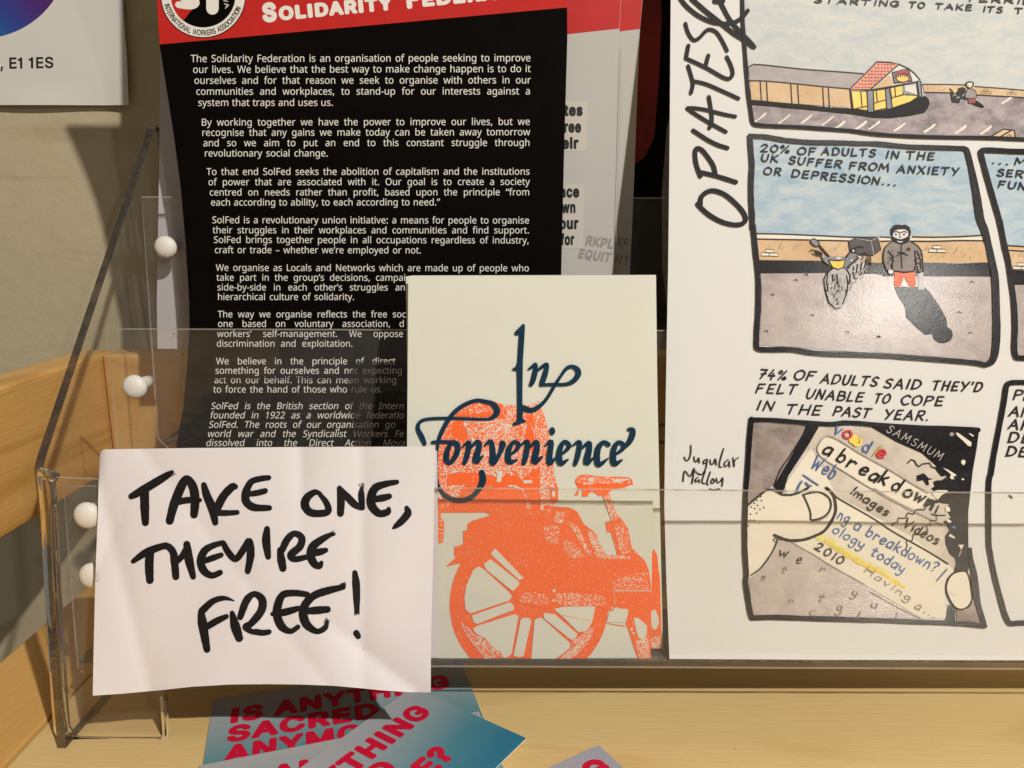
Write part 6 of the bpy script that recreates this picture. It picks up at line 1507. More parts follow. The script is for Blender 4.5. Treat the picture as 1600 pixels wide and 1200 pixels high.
# wall behind
k.poly(zB(755, 702, 1000, 704, 1110, 708, 1200, 722, 1400, 735, 1600, 752, 2000, 790, 2000, 850, 1600, 812, 1400, 800, 1210, 790, 1080, 775, 900, 770, 770, 768), M['tan'], 4)
k.stroke(zB((755, 702), (1000, 704), (1110, 708)), 1.5, OU, 6, 2); k.stroke(zB((1190, 720), (1400, 735), (1600, 752), (2000, 790)), 1.6, OU, 6, 2)
k.stroke(zB((770, 768), (990, 772)), 1.4, OU, 6, 2); k.stroke(zB((1210, 790), (1400, 800), (1600, 812), (2000, 850)), 1.4, OU, 6, 2)
hatch(k, 1444, 137, 1480, 143, 12, 5); hatch(k, 1530, 142, 1600, 150, 16, 5)
p = zB(1240, 762)[0]; bricks(k, p[0], p[1], 0.65); p = zB(1455, 772)[0]; bricks(k, p[0], p[1], 0.62)
# small bike and rider
k.poly(zB(985, 770, 1010, 760, 1050, 765, 1110, 770, 1120, 830, 1080, 835, 1060, 855, 1000, 850, 995, 800), M['outline'], 7, jit=0.6)
for (x, y) in ((1012, 800), (1040, 820), (1090, 800), (1070, 845)):
    k.stroke(zB((x, y), (x + 10, y - 15), (x + 22, y - 5)), 0.9, M['page'], 8, 2)
k.stroke(zB((985, 740), (1000, 760), (1040, 765)), 2.2, OU, 7, 2)
k.poly(zB(1010, 758, 1040, 758, 1030, 775, 1015, 772), M['yellow'], 8)
k.poly(zB(1050, 735, 1090, 725, 1115, 735, 1112, 775, 1055, 780), M['outline'], 8)
k.poly(zB(1130, 745, 1170, 738, 1200, 760, 1205, 815, 1130, 820, 1110, 810, 1112, 770), M['jacket'], 8); k.stroke(zB((1130, 745), (1112, 775), (1110, 810), (1132, 822), (1205, 815), (1200, 762), (1170, 740)), 1.2, OU, 9, 1)
k.poly(zB(1132, 818, 1200, 816, 1192, 860, 1140, 860), M['maroon'], 8)
p = zB(1148, 710)[0]; k.disc(p[0], p[1], 4.6, M['skin'], 9); k.stroke(zB((1122, 712), (1122, 690), (1150, 682), (1178, 692), (1174, 715)), 2.2, OU, 10, 3)
k.stroke(zB((1130, 722), (1150, 736), (1168, 722)), 2.0, OU, 10, 3)
for x in (1138, 1158): p = zB(x, 710)[0]; k.disc(p[0], p[1], 0.6, OU, 11, n=6)
k.poly(zB(1150, 855, 1200, 835, 1250, 868, 1272, 890, 1255, 898, 1200, 880), M['matte'], 7)
# corner of a tan block
k.poly(zB(1310, 1145, 1430, 1075, 1520, 1085, 1530, 1158), M['tan'], 5); k.stroke(zB((1310, 1145), (1430, 1075), (1520, 1085), (1530, 1158)), 1.9, OU, 7, 1)
k.stroke(zB((1390, 1148), (1495, 1085)), 2.2, OU, 7, 1); k.stroke(zB((1450, 1140), (1475, 1120), (1495, 1128), (1475, 1145)), 1.1, OU, 7, 1, closed=True)
# frame
k.stroke([(1159, -150), (1160, -40)] + zA((712, 0), (716, 200), (730, 400), (745, 600), (762, 800), (785, 960), (800, 1045), (850, 1065), (1000, 1075), (1250, 1085), (1582, 1110)) + zB((130, 1085), (210, 1095), (400, 1120), (800, 1140), (1300, 1148), (1600, 1160), (2400, 1190)), 5.8, M['matte'], 10, 3, wob=0.08)
panel1 = part(k, 'comic_panel', 'top panel with a grey shed, a house with a sign and pale sky')
caption([('STARTING', 1273, 3.5, 1404.5, 10.2), ('TO', 1420.5, 11.2, 1445, 12.6), ('TAKE', 1461.5, 13.5, 1519, 16), ('ITS', 1535.5, 18, 1567, 19.6), ('TOLL', 1585, 21, 1645, 24), ('TERRIBLE', 1509, 1.5, 1650, 8)], panel1, 8.6, 2.1)

# --- second panel: wall, motorbike and bearded man
k = Ink()
k.poly([(1176, 218), (1300, 224), (1500, 232), (1508, 236), (1516, 270), (1528, 320), (1536, 368), (1420, 371), (1240, 368), (1182, 366), (1178, 300)], M['blue_sky'], 1, 25)
k.poly(zF(115, 130, 500, 140, 900, 160, 1100, 158) + [(1425, 368), (1535, 367.5), (1543, 410)] + zF(1148, 372, 640, 352, 140, 347), M['tan'], 2)
k.poly(zF(118, 132, 500, 142, 900, 160, 1148, 160) + [(1425, 369), (1536, 368.5), (1537, 376)] + zF(1148, 185, 860, 188, 545, 180, 120, 172), M['skin'], 3)
k.poly(zF(140, 346, 640, 352, 1148, 372) + zG(60, 352, 420, 352, 700, 358, 920, 350, 945, 462, 420, 458, 120, 460) + zF(1100, 460, 690, 452, 150, 455), B, 4)
k.poly(zF(148, 455, 690, 453, 1148, 462) + zG(100, 460, 500, 460, 940, 460, 948, 800, 945, 1115, 900, 1120, 600, 1100, 300, 1080, 0, 1055) + zF(1000, 1100, 700, 1080, 400, 1055, 135, 1040, 150, 900, 158, 600), M['ground'], 3, 25)
k.stroke(zF((115, 130), (300, 133), (500, 141), (700, 150), (900, 160), (1100, 160)), 1.9, OU, 6, 2)
k.stroke(zF((120, 173), (350, 178), (545, 181)), 1.8, OU, 6, 2); k.stroke(zF((612, 184), (740, 186), (862, 189)), 1.8, OU, 6, 2)
k.stroke(zG((330, 150), (500, 152), (700, 148), (880, 138)), 2.0, OU, 6, 2); k.stroke(zG((310, 184), (500, 184), (700, 178), (885, 180)), 1.8, OU, 6, 2)
k.stroke(zG((80, 185), (155, 183)), 1.6, OU, 6, 2); k.stroke(zG((75, 150), (165, 155)), 1.7, OU, 6, 2)
hatch(k, 1188, 385, 1250, 392, 9, 9); hatch(k, 1285, 388, 1322, 396, 7, 11); hatch(k, 1445, 390, 1530, 404, 16, 8); hatch(k, 1372, 390, 1380, 408, 5, 6)
bricks(k, 1189.5, 395, 1.02); bricks(k, 1451, 389, 1.05)
for (x, y) in ((520, 467), (435, 512), (245, 630), (570, 797), (195, 928), (855, 935), (1112, 972)):
    k.stroke(zF((x - 15, y + 4), (x - 4, y - 8), (x + 14, y - 2), (x + 4, y + 8)), 1.1, OU, 6, 2)
for (x, y) in ((795, 505), (697, 742), (782, 903), (67, 935)):
    k.stroke(zG((x - 16, y + 4), (x - 4, y - 7), (x + 14, y)), 1.1, OU, 6, 2)
# motorbike
k.poly(zF(668, 500, 685, 460, 740, 415, 800, 410, 850, 425, 880, 470, 870, 560, 850, 700, 770, 765, 715, 720, 675, 600), M['tyre'], 6)
k.poly(zF(850, 440, 900, 380, 1000, 330, 1020, 380, 980, 460, 900, 520, 860, 560), M['tyre'], 6)
k.poly(zF(640, 320, 720, 315, 850, 318, 930, 260, 1000, 270, 960, 330, 880, 400, 800, 420, 720, 400, 660, 360), M['slate'], 7, jit=0.4)
k.poly(zF(705, 352, 840, 348, 828, 400, 780, 422, 740, 405), M['yellow'], 8)
k.poly(zF(868, 190, 930, 165, 1105, 158, 1130, 262, 1070, 305, 960, 300, 880, 280), M['box'], 8)
k.stroke(zF((868, 190), (930, 165), (1105, 158), (1130, 262), (1070, 305), (960, 300), (880, 280)), 1.2, OU, 9, 1, closed=True)
k.stroke(zF((930, 170), (1050, 190), (1105, 160)), 0.9, M['tyre'], 9, 1); k.stroke(zF((1050, 190), (1070, 300)), 0.9, M['tyre'], 9, 1)
k.poly(zF(555, 190, 575, 172, 605, 182, 630, 215, 612, 235, 580, 225, 562, 210), M['slate'], 9); k.stroke(zF((555, 190), (575, 172), (605, 182), (630, 215), (612, 235), (580, 225)), 1.5, OU, 10, 2, closed=True)
k.stroke(zF((625, 225), (660, 265), (705, 315)), 3.2, OU, 9, 2)
k.stroke(zF((552, 275), (565, 262), (600, 270), (640, 285), (650, 310), (600, 305), (570, 290)), 1.6, OU, 10, 2)
k.poly(zF(590, 272, 640, 280, 650, 305, 610, 305), M['outline'], 9)
k.stroke(zF((640, 310), (665, 360), (710, 390)), 1.6, OU, 9, 2)
k.stroke(zF((845, 325), (890, 270), (940, 240), (985, 245)), 2.6, OU, 9, 2); k.stroke(zF((860, 400), (930, 340), (990, 290)), 2.4, OU, 9, 2)
k.stroke(zF((705, 345), (780, 352), (840, 345), (825, 405), (780, 422), (735, 405), (705, 350)), 1.5, OU, 10, 1)
for q in (((668, 500), (690, 455), (740, 415)), ((665, 510), (680, 600), (710, 700)), ((735, 465), (740, 520)), ((770, 460), (780, 530)), ((850, 425), (880, 470), (870, 540)), ((910, 400), (905, 460), (920, 500)), ((1010, 330), (1000, 400), (960, 470)), ((940, 380), (930, 450)), ((975, 360), (965, 430)), ((1030, 310), (1035, 385)), ((1045, 310), (1050, 385))):
    k.stroke(zF(*q), 1.5, OU, 10, 2)
for i in range(46):
    a0 = random.uniform(0, 6.28); rr = random.uniform(0.1, 0.95)
    x, y = 775 + 92 * rr * math.cos(a0), 570 + 150 * rr * math.sin(a0)
    l = random.uniform(8, 26)
    k.stroke(zF((x, y), (x + random.uniform(-5, 5), y + l * 0.5), (x + random.uniform(-8, 8), y + l)), 0.8, OU if i % 3 else M['shade'], 10, 2)
for i in range(40):
    x = random.uniform(870, 1010); y = 560 - (x - 850) * 1.1 + random.uniform(-60, 70)
    k.stroke(zF((x, y), (x + random.uniform(4, 18), y - random.uniform(2, 16))), 0.9, (OU, M['page'], M['shade'])[i % 3], 10, 1)
for q in (((700, 440), (690, 520), (700, 600)), ((850, 470), (862, 540), (850, 620), (820, 700)), ((720, 700), (760, 740), (800, 735)), ((880, 260), (905, 250), (930, 270), (905, 285)), ((930, 320), (960, 300), (990, 315), (970, 345)), ((1000, 285), (1020, 320), (1010, 380), (980, 430))):
    k.stroke(zF(*q), 1.2, OU, 10, 3)
for (x, y) in ((905, 270), (955, 320), (890, 350)):
    p = zF(x, y)[0]; k.disc(p[0], p[1], 1.8, M['page'], 11, n=8)
p = zF(785, 330)[0]; k.disc(p[0], p[1], 4.5, M['page'], 10, 1.6)
# man
k.poly(zG(190, 425, 345, 422, 358, 520, 340, 545, 300, 530, 262, 455, 245, 520, 225, 545, 185, 530), M['trousers'], 6)
k.poly(zG(185, 540, 425, 540, 470, 590, 540, 690, 595, 790, 600, 850, 560, 900, 430, 918, 360, 860, 280, 780, 270, 700, 220, 620), B, 5)
k.disc(*zG(565, 915)[0], 15.8, B, 5, 13.6, n=30)
k.poly(zG(165, 190, 240, 175, 320, 190, 375, 225, 405, 290, 412, 420, 385, 425, 370, 400, 355, 300, 345, 418, 180, 415, 170, 330, 150, 415, 125, 410, 100, 330, 110, 240), M['jacket'], 7)
for q in (((165, 190), (115, 235), (100, 330), (128, 415)), ((320, 190), (375, 225), (405, 290), (412, 420)), ((180, 300), (172, 360), (185, 415), (340, 420), (350, 300), (345, 260)), ((245, 195), (240, 270), (248, 395)), ((205, 300), (240, 280), (290, 295)), ((215, 272), (270, 275)), ((140, 260), (165, 300), (180, 330)), ((285, 250), (290, 238), (310, 245), (305, 255), (287, 253)), ((365, 260), (390, 330), (395, 400))):
    k.stroke(zG(*q), 1.7, OU, 9, 2)
for i in range(16):
    x, y = random.uniform(130, 180), random.uniform(250, 400)
    k.stroke(zG((x, y), (x + 12, y - 6)), 1.0, OU, 9, 1)
    x, y = random.uniform(335, 400), random.uniform(250, 410)
    k.stroke(zG((x, y), (x + 10, y + 4)), 1.0, OU, 9, 1)
k.poly(zG(140, 405, 180, 410, 175, 440, 150, 445, 138, 425), M['skin'], 9); k.stroke(zG((140, 405), (138, 428), (155, 445), (178, 436)), 1.3, OU, 10, 2)
k.poly(zG(370, 425, 410, 420, 425, 560, 375, 560), M['tyre'], 6); k.stroke(zG((370, 420), (385, 430), (412, 418)), 1.6, OU, 10, 2)
k.disc(*zG(235, 125)[0], 12.2, M['page'], 9, 13.5, n=24)
k.poly(zG(165, 130, 162, 85, 180, 60, 215, 55, 240, 60, 275, 55, 305, 75, 318, 110, 312, 145, 300, 140, 296, 110, 270, 92, 215, 92, 185, 105, 175, 135), M['outline'], 10, jit=0.35)
k.poly(zG(165, 140, 180, 150, 210, 165, 240, 170, 270, 160, 305, 140, 312, 160, 300, 190, 270, 205, 245, 210, 215, 200, 180, 190, 168, 165), M['outline'], 10, jit=0.35)
k.poly(zG(208, 180, 240, 186, 262, 178, 245, 195, 215, 192), M['page'], 11)
k.stroke(zG((222, 184), (240, 180), (258, 182)), 0.8, OU, 12, 1)
for x in (200, 264): k.disc(*zG(x, 131)[0], 1.5, OU, 11, n=8)
k.stroke(zG((180, 115), (205, 108), (230, 118)), 1.4, OU, 11, 2); k.stroke(zG((240, 118), (265, 108), (285, 115)), 1.4, OU, 11, 2)
k.stroke(zG((232, 120), (228, 150), (240, 155)), 0.9, OU, 11, 2)
# frame
k.stroke(zD((90, 92), (92, 150), (103, 300), (112, 420), (104, 560), (100, 700), (104, 850), (114, 1000), (118, 1150)) + zF((88, 60), (100, 180), (112, 300), (126, 430), (132, 560), (130, 750), (120, 920), (116, 1030), (128, 1068), (200, 1076), (400, 1076), (600, 1105), (900, 1116), (1148, 1124)) + zG((300, 1092), (600, 1115), (820, 1135), (900, 1152)), 8.0, B, 11, 3, wob=0.07)
k.stroke(zD((85, 88), (180, 92), (250, 95), (400, 120), (480, 134), (640, 150), (800, 160), (1150, 165)) + zE((0, 146), (200, 150), (500, 178), (900, 190), (1020, 194)), 7.0, B, 11, 3, wob=0.07)
k.stroke([(q[0], q[1], w) for q, w in zip(zE((1010, 190), (1050, 210), (1075, 290), (1105, 420), (1140, 600), (1165, 760), (1185, 880), (1225, 980), (1255, 1100)), (6, 8, 8, 9, 11, 12, 12, 11, 10))] + [(q[0], q[1], w) for q, w in zip(zG((920, 180), (945, 300), (965, 400), (978, 500), (985, 700), (988, 900), (975, 1060), (945, 1130), (890, 1150)), (9, 10, 11, 11, 11, 12, 11, 10, 7))], 10, B, 11, 3, wob=0.05)
panel2 = part(k, 'comic_panel', 'panel with a bearded man and motorbike before a brick wall under blue sky')
caption([('20%', 1188.5, 236.5, 1234, 239), ('OF', 1246, 241, 1275, 242.5), ('ADULTS', 1284, 241.5, 1368, 244.8), ('IN', 1384, 246.5, 1404.5, 248), ('THE', 1415.5, 248, 1460.5, 250),
         ('UK', 1189, 252, 1216, 253.5), ('SUFFER', 1232.5, 255.5, 1315.5, 262.5), ('FROM', 1327, 264, 1389, 267.5), ('ANXIETY', 1401.5, 269.5, 1498.5, 274),
         ('OR', 1193, 272.5, 1221, 274), ('DEPRESSION', 1236.5, 276, 1374, 288.5), ('...', 1378, 288, 1400, 290)], panel2, 11.4, 2.3)

# --- third panel, cut by the edge of the photograph
k = Ink()
k.poly(zE(1200, 222, 1300, 232, 1700, 240) + [(1800, 245), (1800, 385), (1600, 383)] + zG(1075, 220, 1040, 100), M['blue_sky'], 1, 25)
k.poly(zG(1072, 218, 1200, 225) + [(1800, 390), (1800, 428)] + zG(1200, 412, 1100, 408), M['tan'], 2)
k.poly(zG(1095, 408, 1200, 414) + [(1800, 428), (1800, 450)] + zG(1200, 525, 1110, 525), B, 3)
k.poly(zG(1125, 527, 1200, 530) + [(1800, 450), (1800, 562)] + zG(1200, 1085, 1145, 1070, 1155, 900, 1148, 700), M['ground'], 2, 25)
k.stroke(zG((1072, 218), (1200, 226)) + [(1800, 390)], 2.0, OU, 5, 1); k.stroke(zG((1075, 255), (1200, 262)) + [(1800, 398)], 1.8, OU, 5, 1)
bricks(k, 1583, 416, 1.05); hatch(k, 1578, 399, 1600, 402, 5, 8)
k.stroke([(1800, 240)] + zE((1600, 226), (1400, 218), (1220, 212), (1188, 235), (1210, 330), (1250, 480), (1290, 620), (1330, 760), (1370, 900), (1400, 1050)) + zG((1055, 240), (1075, 320), (1092, 420), (1108, 540), (1125, 680), (1132, 850), (1126, 1000), (1135, 1080), (1160, 1098), (1210, 1098)) + [(1700, 562), (1800, 566)], 8.4, B, 10, 3, wob=0.06)
panel3 = part(k, 'comic_panel', 'blue sky panel cut off by the right edge of the photo')
caption([('...', 1549, 255, 1575, 257.5), ('MANY', 1585.5, 257.5, 1660, 262), ('SERVICES', 1558, 274.5, 1665, 283), ('FUNDING', 1559.5, 293, 1660, 302)], panel3, 11, 2.3)

# --- text block between panels
k = Ink()
for (t, x0, y0, x1, y1) in (('74%', 1184, 591, 1231, 594), ('OF', 1240, 592.5, 1275, 595), ('ADULTS', 1282, 598.5, 1373, 604), ('SAID', 1381, 606, 1441, 608), ('THEY\'D', 1455, 609, 1537, 612.5),
                            ('FELT', 1180, 614, 1247, 616), ('UNABLE', 1259, 622, 1351, 628), ('TO', 1365, 629, 1392, 630.5), ('COPE', 1407, 632, 1476, 634),
                            ('IN', 1180.5, 640, 1210, 642.5), ('THE', 1227, 646, 1285, 648.5), ('PAST', 1301, 649, 1362, 653), ('YEAR.', 1380.5, 654.5, 1453, 657)):
    k.pen(t, x0, y0, x1, y1, 14.5, 2.5, OU, 6, 0.30)
part(k, 'panel_caption')

# --- title up the margin and signature
k = Ink()
for q, w in ((zA((185, -10), (215, 30), (260, 75), (340, 135), (450, 185), (560, 200), (650, 185), (715, 140), (755, 90)), 6.6), (zA((280, -10), (400, 95), (520, 190), (640, 285), (720, 335), (800, 395)), 7.2),
             (zA((515, 0), (540, 50), (600, 160), (690, 270), (770, 350), (812, 400)), 6.6), (zA((480, 5), (540, 8)), 9),
             (zA((225, 200), (245, 270), (280, 328), (310, 340), (350, 315), (400, 262), (440, 250), (490, 275), (535, 340), (580, 430)), 5.6),
             (zA((250, 388), (230, 495)), 6), (zA((230, 495), (400, 575), (540, 655), (600, 668), (628, 625), (612, 555), (578, 485)), 5.8), (zA((395, 570), (420, 472)), 6),
             (zA((248, 562), (275, 650), (288, 720), (272, 792)), 5.8), (zA((285, 688), (400, 715), (540, 775), (678, 838)), 5.6),
             (zA((425, 825), (442, 930), (450, 1030), (430, 1090)), 6), (zA((650, 992), (540, 970), (400, 935), (300, 920), (242, 920)), 5.6), (zA((242, 922), (300, 965), (430, 1045), (570, 1122)), 5.8),
             (zC((285, 20), (400, 95), (490, 140), (570, 165)), 6.4),
             (zC((345, 400), (310, 300), (300, 210), (315, 170), (360, 185), (420, 260), (455, 320), (472, 395)), 7), (zC((330, 365), (480, 400), (640, 450)), 7),
             (zC((345, 640), (350, 580), (395, 535), (460, 522), (550, 555), (640, 630), (700, 700), (722, 760), (690, 798), (620, 805), (520, 780), (420, 725), (350, 665), (322, 632)), 7.4)):
    k.stroke(q, w, M['matte'], 8, n=6, wob=0.03)
part(k, 'title_lettering')
k = Ink()
for q in (((245, 342), (243, 420), (222, 482), (195, 485), (180, 455)), ((275, 452), (280, 490), (302, 500), (320, 462), (326, 512)), ((395, 478), (368, 492), (370, 520), (398, 500), (402, 475), (390, 560), (355, 620), (315, 615), (285, 590)),
          ((430, 482), (436, 520), (462, 520), (480, 472), (490, 532)), ((560, 375), (528, 480), (518, 545), (542, 552)), ((602, 480), (570, 510), (575, 548), (610, 520), (612, 490), (618, 552)), ((650, 462), (662, 552), (664, 495), (702, 460)),
          ((170, 690), (185, 590), (238, 642), (278, 560), (255, 712)), ((312, 650), (288, 672), (295, 697), (322, 672), (326, 702)), ((382, 592), (352, 690), (378, 712)), ((432, 598), (400, 700), (412, 725)), ((455, 662), (438, 690), (452, 710), (472, 688), (455, 662)), ((490, 660), (502, 702), (528, 690), (552, 655), (545, 735)), ((424, 762), (460, 770), (522, 762))):
    k.stroke(zJ(*q), 1.9, OU, 8, n=5, wob=0.12)
part(k, 'signature')

# --- phone panel
k = Ink()
k.poly(zJ(830, 125, 1370, 155, 1040, 735, 960, 770, 800, 890, 815, 600), M['dim'], 1, 25)
k.poly([(1280, 666), (1310, 667), (1363, 669), (1440, 708), (1500, 745), (1482, 830), (1495, 878), (1492, 893), (1478, 905), (1475, 935), (1484, 966), (1430, 966), (1237, 847), (1225, 800), (1227, 757)], M['screen'], 2, 25)
k.poly(zK(170, 620, 200, 530, 260, 450, 330, 412, 430, 442, 560, 512, 900, 720, 1300, 945, 1800, 1240, 2050, 1380, 2000, 1450, 1700, 1560, 1500, 1470, 900, 1165, 600, 975, 320, 805, 205, 705), M['skin'], 3)
k.poly([(1227, 757), (1267, 700), (1308, 775), (1420, 836), (1480, 880), (1492, 893), (1478, 905), (1475, 935), (1480, 966), (1440, 966), (1316, 893), (1240, 848)], M['skin'], 3)
k.poly([(1213, 843), (1237, 847), (1312, 891), (1380, 932), (1440, 966), (1300, 966), (1175, 962), (1171, 905), (1196, 880), (1206, 862)], M['keys'], 4, 20)
k.poly([(1166, 789), (1190, 773), (1198, 767), (1206, 766), (1222, 774), (1235, 773), (1262, 764), (1292, 764), (1302, 774), (1306, 800), (1298, 820), (1280, 836), (1262, 843), (1236, 844), (1217, 840), (1206, 862), (1196, 880), (1174, 902), (1167, 902)], M['skin'], 5)
# phone body: slanting bar and dark corner with cracks
k.poly(zJ(1358, 140, 1482, 152, 1380, 330, 1180, 640, 1130, 800, 1110, 800, 1040, 745, 1180, 500, 1300, 290), B, 6)
k.stroke(zJ((1355, 160), (1330, 230), (1200, 440), (1105, 580), (1045, 730)), 1.6, OU, 7, 3)
k.poly([(1358, 662), (1420, 668), (1530, 671), (1526, 702), (1520, 735), (1516, 770), (1513, 800), (1513, 850), (1515, 885), (1510, 900), (1500, 894), (1490, 896), (1494, 880), (1492, 872), (1484, 866), (1478, 850), (1477, 838), (1484, 828), (1474, 815), (1486, 808), (1478, 795), (1484, 788), (1470, 786), (1462, 780), (1468, 772), (1455, 764), (1462, 758), (1472, 750), (1480, 745), (1472, 738), (1466, 730), (1440, 708), (1400, 690), (1364, 669)], B, 6, jit=0.3)
for q in (zL(585, 730, 640, 745, 750, 810, 752, 830, 715, 835, 730, 870, 690, 868, 672, 850, 690, 810, 640, 770), zL(745, 290, 780, 290, 850, 345, 945, 410, 940, 460, 900, 450, 840, 390, 770, 330), zL(905, 298, 930, 298, 972, 325, 965, 340), zL(815, 640, 845, 622, 872, 645, 868, 670, 845, 700, 818, 670), zL(820, 855, 855, 868, 850, 880, 825, 878), zL(440, 1030, 520, 1005, 640, 1010, 650, 1030, 580, 1060, 540, 1100, 520, 1130, 470, 1080), zN(1420, 250, 1470, 260, 1480, 310, 1420, 320), zN(1440, 400, 1500, 440, 1470, 460, 1430, 430), zN(1480, 590, 1540, 640, 1530, 655, 1460, 620), zP(1010, 10, 1065, 5, 1040, 55, 1030, 30)):
    k.poly(q, M['skin'], 8, jit=0.25)
k.stroke(zP((1040, 60), (1018, 110)), 0.8, M['skin'], 8, 1)
p = zL(698, 308)[0]; k.disc(p[0], p[1], 3.6, M['shade'], 8, 3.2)
k.poly(zN(1495, 505, 1520, 470, 1560, 530, 1500, 520), M['blue_pen'], 8)
for q in (zL(260, 825, 350, 795, 410, 860, 450, 862, 450, 872, 405, 880, 415, 945, 385, 945, 340, 880, 265, 895), zL(470, 900, 520, 880, 640, 890, 700, 950, 480, 945), zL(480, 720, 560, 705, 680, 790, 690, 830, 640, 820, 570, 840, 520, 780), zN(1160, 240, 1240, 170, 1340, 170, 1350, 200, 1260, 220, 1180, 260), zN(1220, 300, 1265, 220, 1290, 220, 1240, 310), zN(1280, 330, 1330, 235, 1345, 240, 1300, 340)):
    k.poly(q, B, 7, jit=0.3)
for q, w in ((zL((148, 668), (195, 622), (235, 640), (260, 690), (295, 712), (330, 680), (420, 668), (450, 715), (520, 740)), 1.9), (zN((755, 492), (780, 450), (822, 450), (832, 395), (920, 398), (950, 330), (1022, 348), (1050, 290), (1160, 292), (1182, 240), (1240, 215)), 1.7), (zN((918, 795), (942, 740), (930, 680), (1002, 682), (1022, 600), (1120, 602), (1200, 560), (1182, 490), (1242, 482), (1232, 430), (1312, 422), (1312, 372), (1240, 342), (1330, 362), (1420, 360)), 1.7)):
    k.stroke(q, w, OU, 9, 1)
# search bar and rules
k.stroke(zK((330, 412), (260, 450), (200, 530), (170, 620), (205, 705), (320, 805), (600, 975), (900, 1165), (1300, 1400), (1500, 1490)), 1.7, M['shade'], 8, 4)
k.stroke(zK((330, 412), (430, 440), (560, 512), (740, 625), (900, 722), (1300, 942), (1600, 1130), (1900, 1300)), 2.4, M['shade'], 8, 4, wob=0.2)
k.stroke(zN((530, 30), (700, 140), (900, 250), (1040, 320), (1250, 420), (1370, 480)), 3.2, M['shade'], 7, 4, wob=0.4)
k.stroke(zN((0, 65), (60, 135), (200, 220), (500, 392), (740, 552), (1000, 700), (1230, 830), (1450, 968)), 2.3, OU, 8, 4)
k.stroke(zM((690, 775), (820, 850), (1000, 950), (1150, 1050), (1320, 1145), (1600, 1300)), 1.5, M['shade'], 8, 3)
k.stroke(zP((230, 430), (400, 525), (520, 590), (680, 665)), 1.5, M['shade'], 8, 3)
k.stroke([(1279, 838), (1296, 846), (1312, 858), (1332, 868), (1352, 882), (1376, 892), (1402, 908), (1424, 922)], 11, M['lime'], 7, 4, wob=0.35)
k.stroke([(1290, 846), (1318, 864), (1346, 880), (1384, 900), (1412, 918)], 5, M['yellow_pen'], 8, 4, wob=0.8)
# thumb, finger tip
k.stroke(zM((150, 312), (230, 245), (300, 190), (380, 128), (450, 120), (520, 150), (580, 182), (680, 186), (780, 160), (860, 122), (900, 100)), 3.6, OU, 9, 4, wob=0.08)
k.stroke(zM((1130, 100), (1180, 140), (1225, 210), (1245, 310), (1242, 410), (1185, 530), (1100, 640), (980, 702), (850, 745), (700, 757), (600, 738), (480, 690)), 4.4, OU, 9, 4, wob=0.08)
k.stroke(zM((840, 185), (930, 160), (1030, 150), (1110, 180), (1170, 235), (1188, 310), (1170, 385), (1130, 435), (1050, 482), (940, 498), (935, 440), (920, 370), (880, 270), (840, 185)), 3.0, OU, 9, 4, wob=0.1)
k.stroke(zM((520, 735), (500, 800), (460, 890), (410, 970), (360, 1040), (300, 1110), (190, 1190)), 2.4, OU, 9, 4, wob=0.15)
for (x, y) in ((312, 207), (265, 255), (320, 257), (230, 290), (272, 315), (193, 337), (237, 355), (302, 367), (350, 345), (183, 427), (261, 414), (180, 500), (223, 503), (157, 573), (480, 765), (470, 745), (490, 730)):
    p = zM(x, y)[0]; k.disc(p[0], p[1], 1.25, OU, 9, n=8)
for i in range(12):
    x = 945 + i * 18; y = 512 - i * i * 0.55
    k.stroke(zM((x, y), (x + 8, y + 10)), 0.7, OU, 9, 1)
k.poly(zP(1000, 590, 1090, 590, 1150, 515, 1205, 695, 1000, 690), M['dim'], 6)
k.poly(zP(900, 690, 915, 600, 930, 540, 990, 580, 985, 690), B, 7)
k.poly(zP(930, 480, 905, 400, 915, 330, 950, 275, 1000, 250, 1080, 245, 1110, 300, 1130, 420, 1135, 500, 1100, 560, 1040, 585, 980, 560), M['skin'], 8, smooth=3)
k.stroke(zP((930, 480), (906, 400), (918, 330), (952, 278), (1000, 250), (1080, 245), (1112, 310), (1130, 420), (1135, 500), (1100, 560), (1040, 585), (980, 560)), 2.6, OU, 9, 4, closed=True)
for i in range(16):
    p = zP(random.uniform(920, 990), random.uniform(430, 560))[0]; k.disc(p[0], p[1], 0.5, OU, 9, n=6)
# frame
k.stroke(zJ((826, 92), (812, 230), (800, 400), (788, 600), (776, 760), (768, 950), (762, 1150)) + zM((112, 700), (112, 850), (120, 1000), (132, 1180)) + zO((122, 480), (150, 680), (178, 850), (200, 925)), 8.2, B, 10, 3, wob=0.06)
k.stroke(zO((200, 925), (400, 918), (600, 920), (900, 932), (1300, 942), (1590, 952)) + zP((300, 682), (600, 695), (900, 705), (1100, 718), (1250, 732)), 8.2, B, 10, 3, wob=0.08)
k.stroke(zJ((822, 98), (1000, 100), (1200, 115), (1400, 130), (1600, 140)) + zK((600, 205), (900, 220), (1100, 240), (1600, 270)) + zL((400, 228), (700, 235), (1030, 255)), 7.6, B, 10, 3, wob=0.06)
k.stroke([(1516, 858, 6), (1517, 872, 7), (1522, 895, 9), (1524, 915, 11), (1529, 945, 8), (1535, 965, 8), (1538, 977, 8)], 8, B, 10, 3)
panel4 = part(k, 'comic_panel', 'panel of a thumb holding a cracked phone')
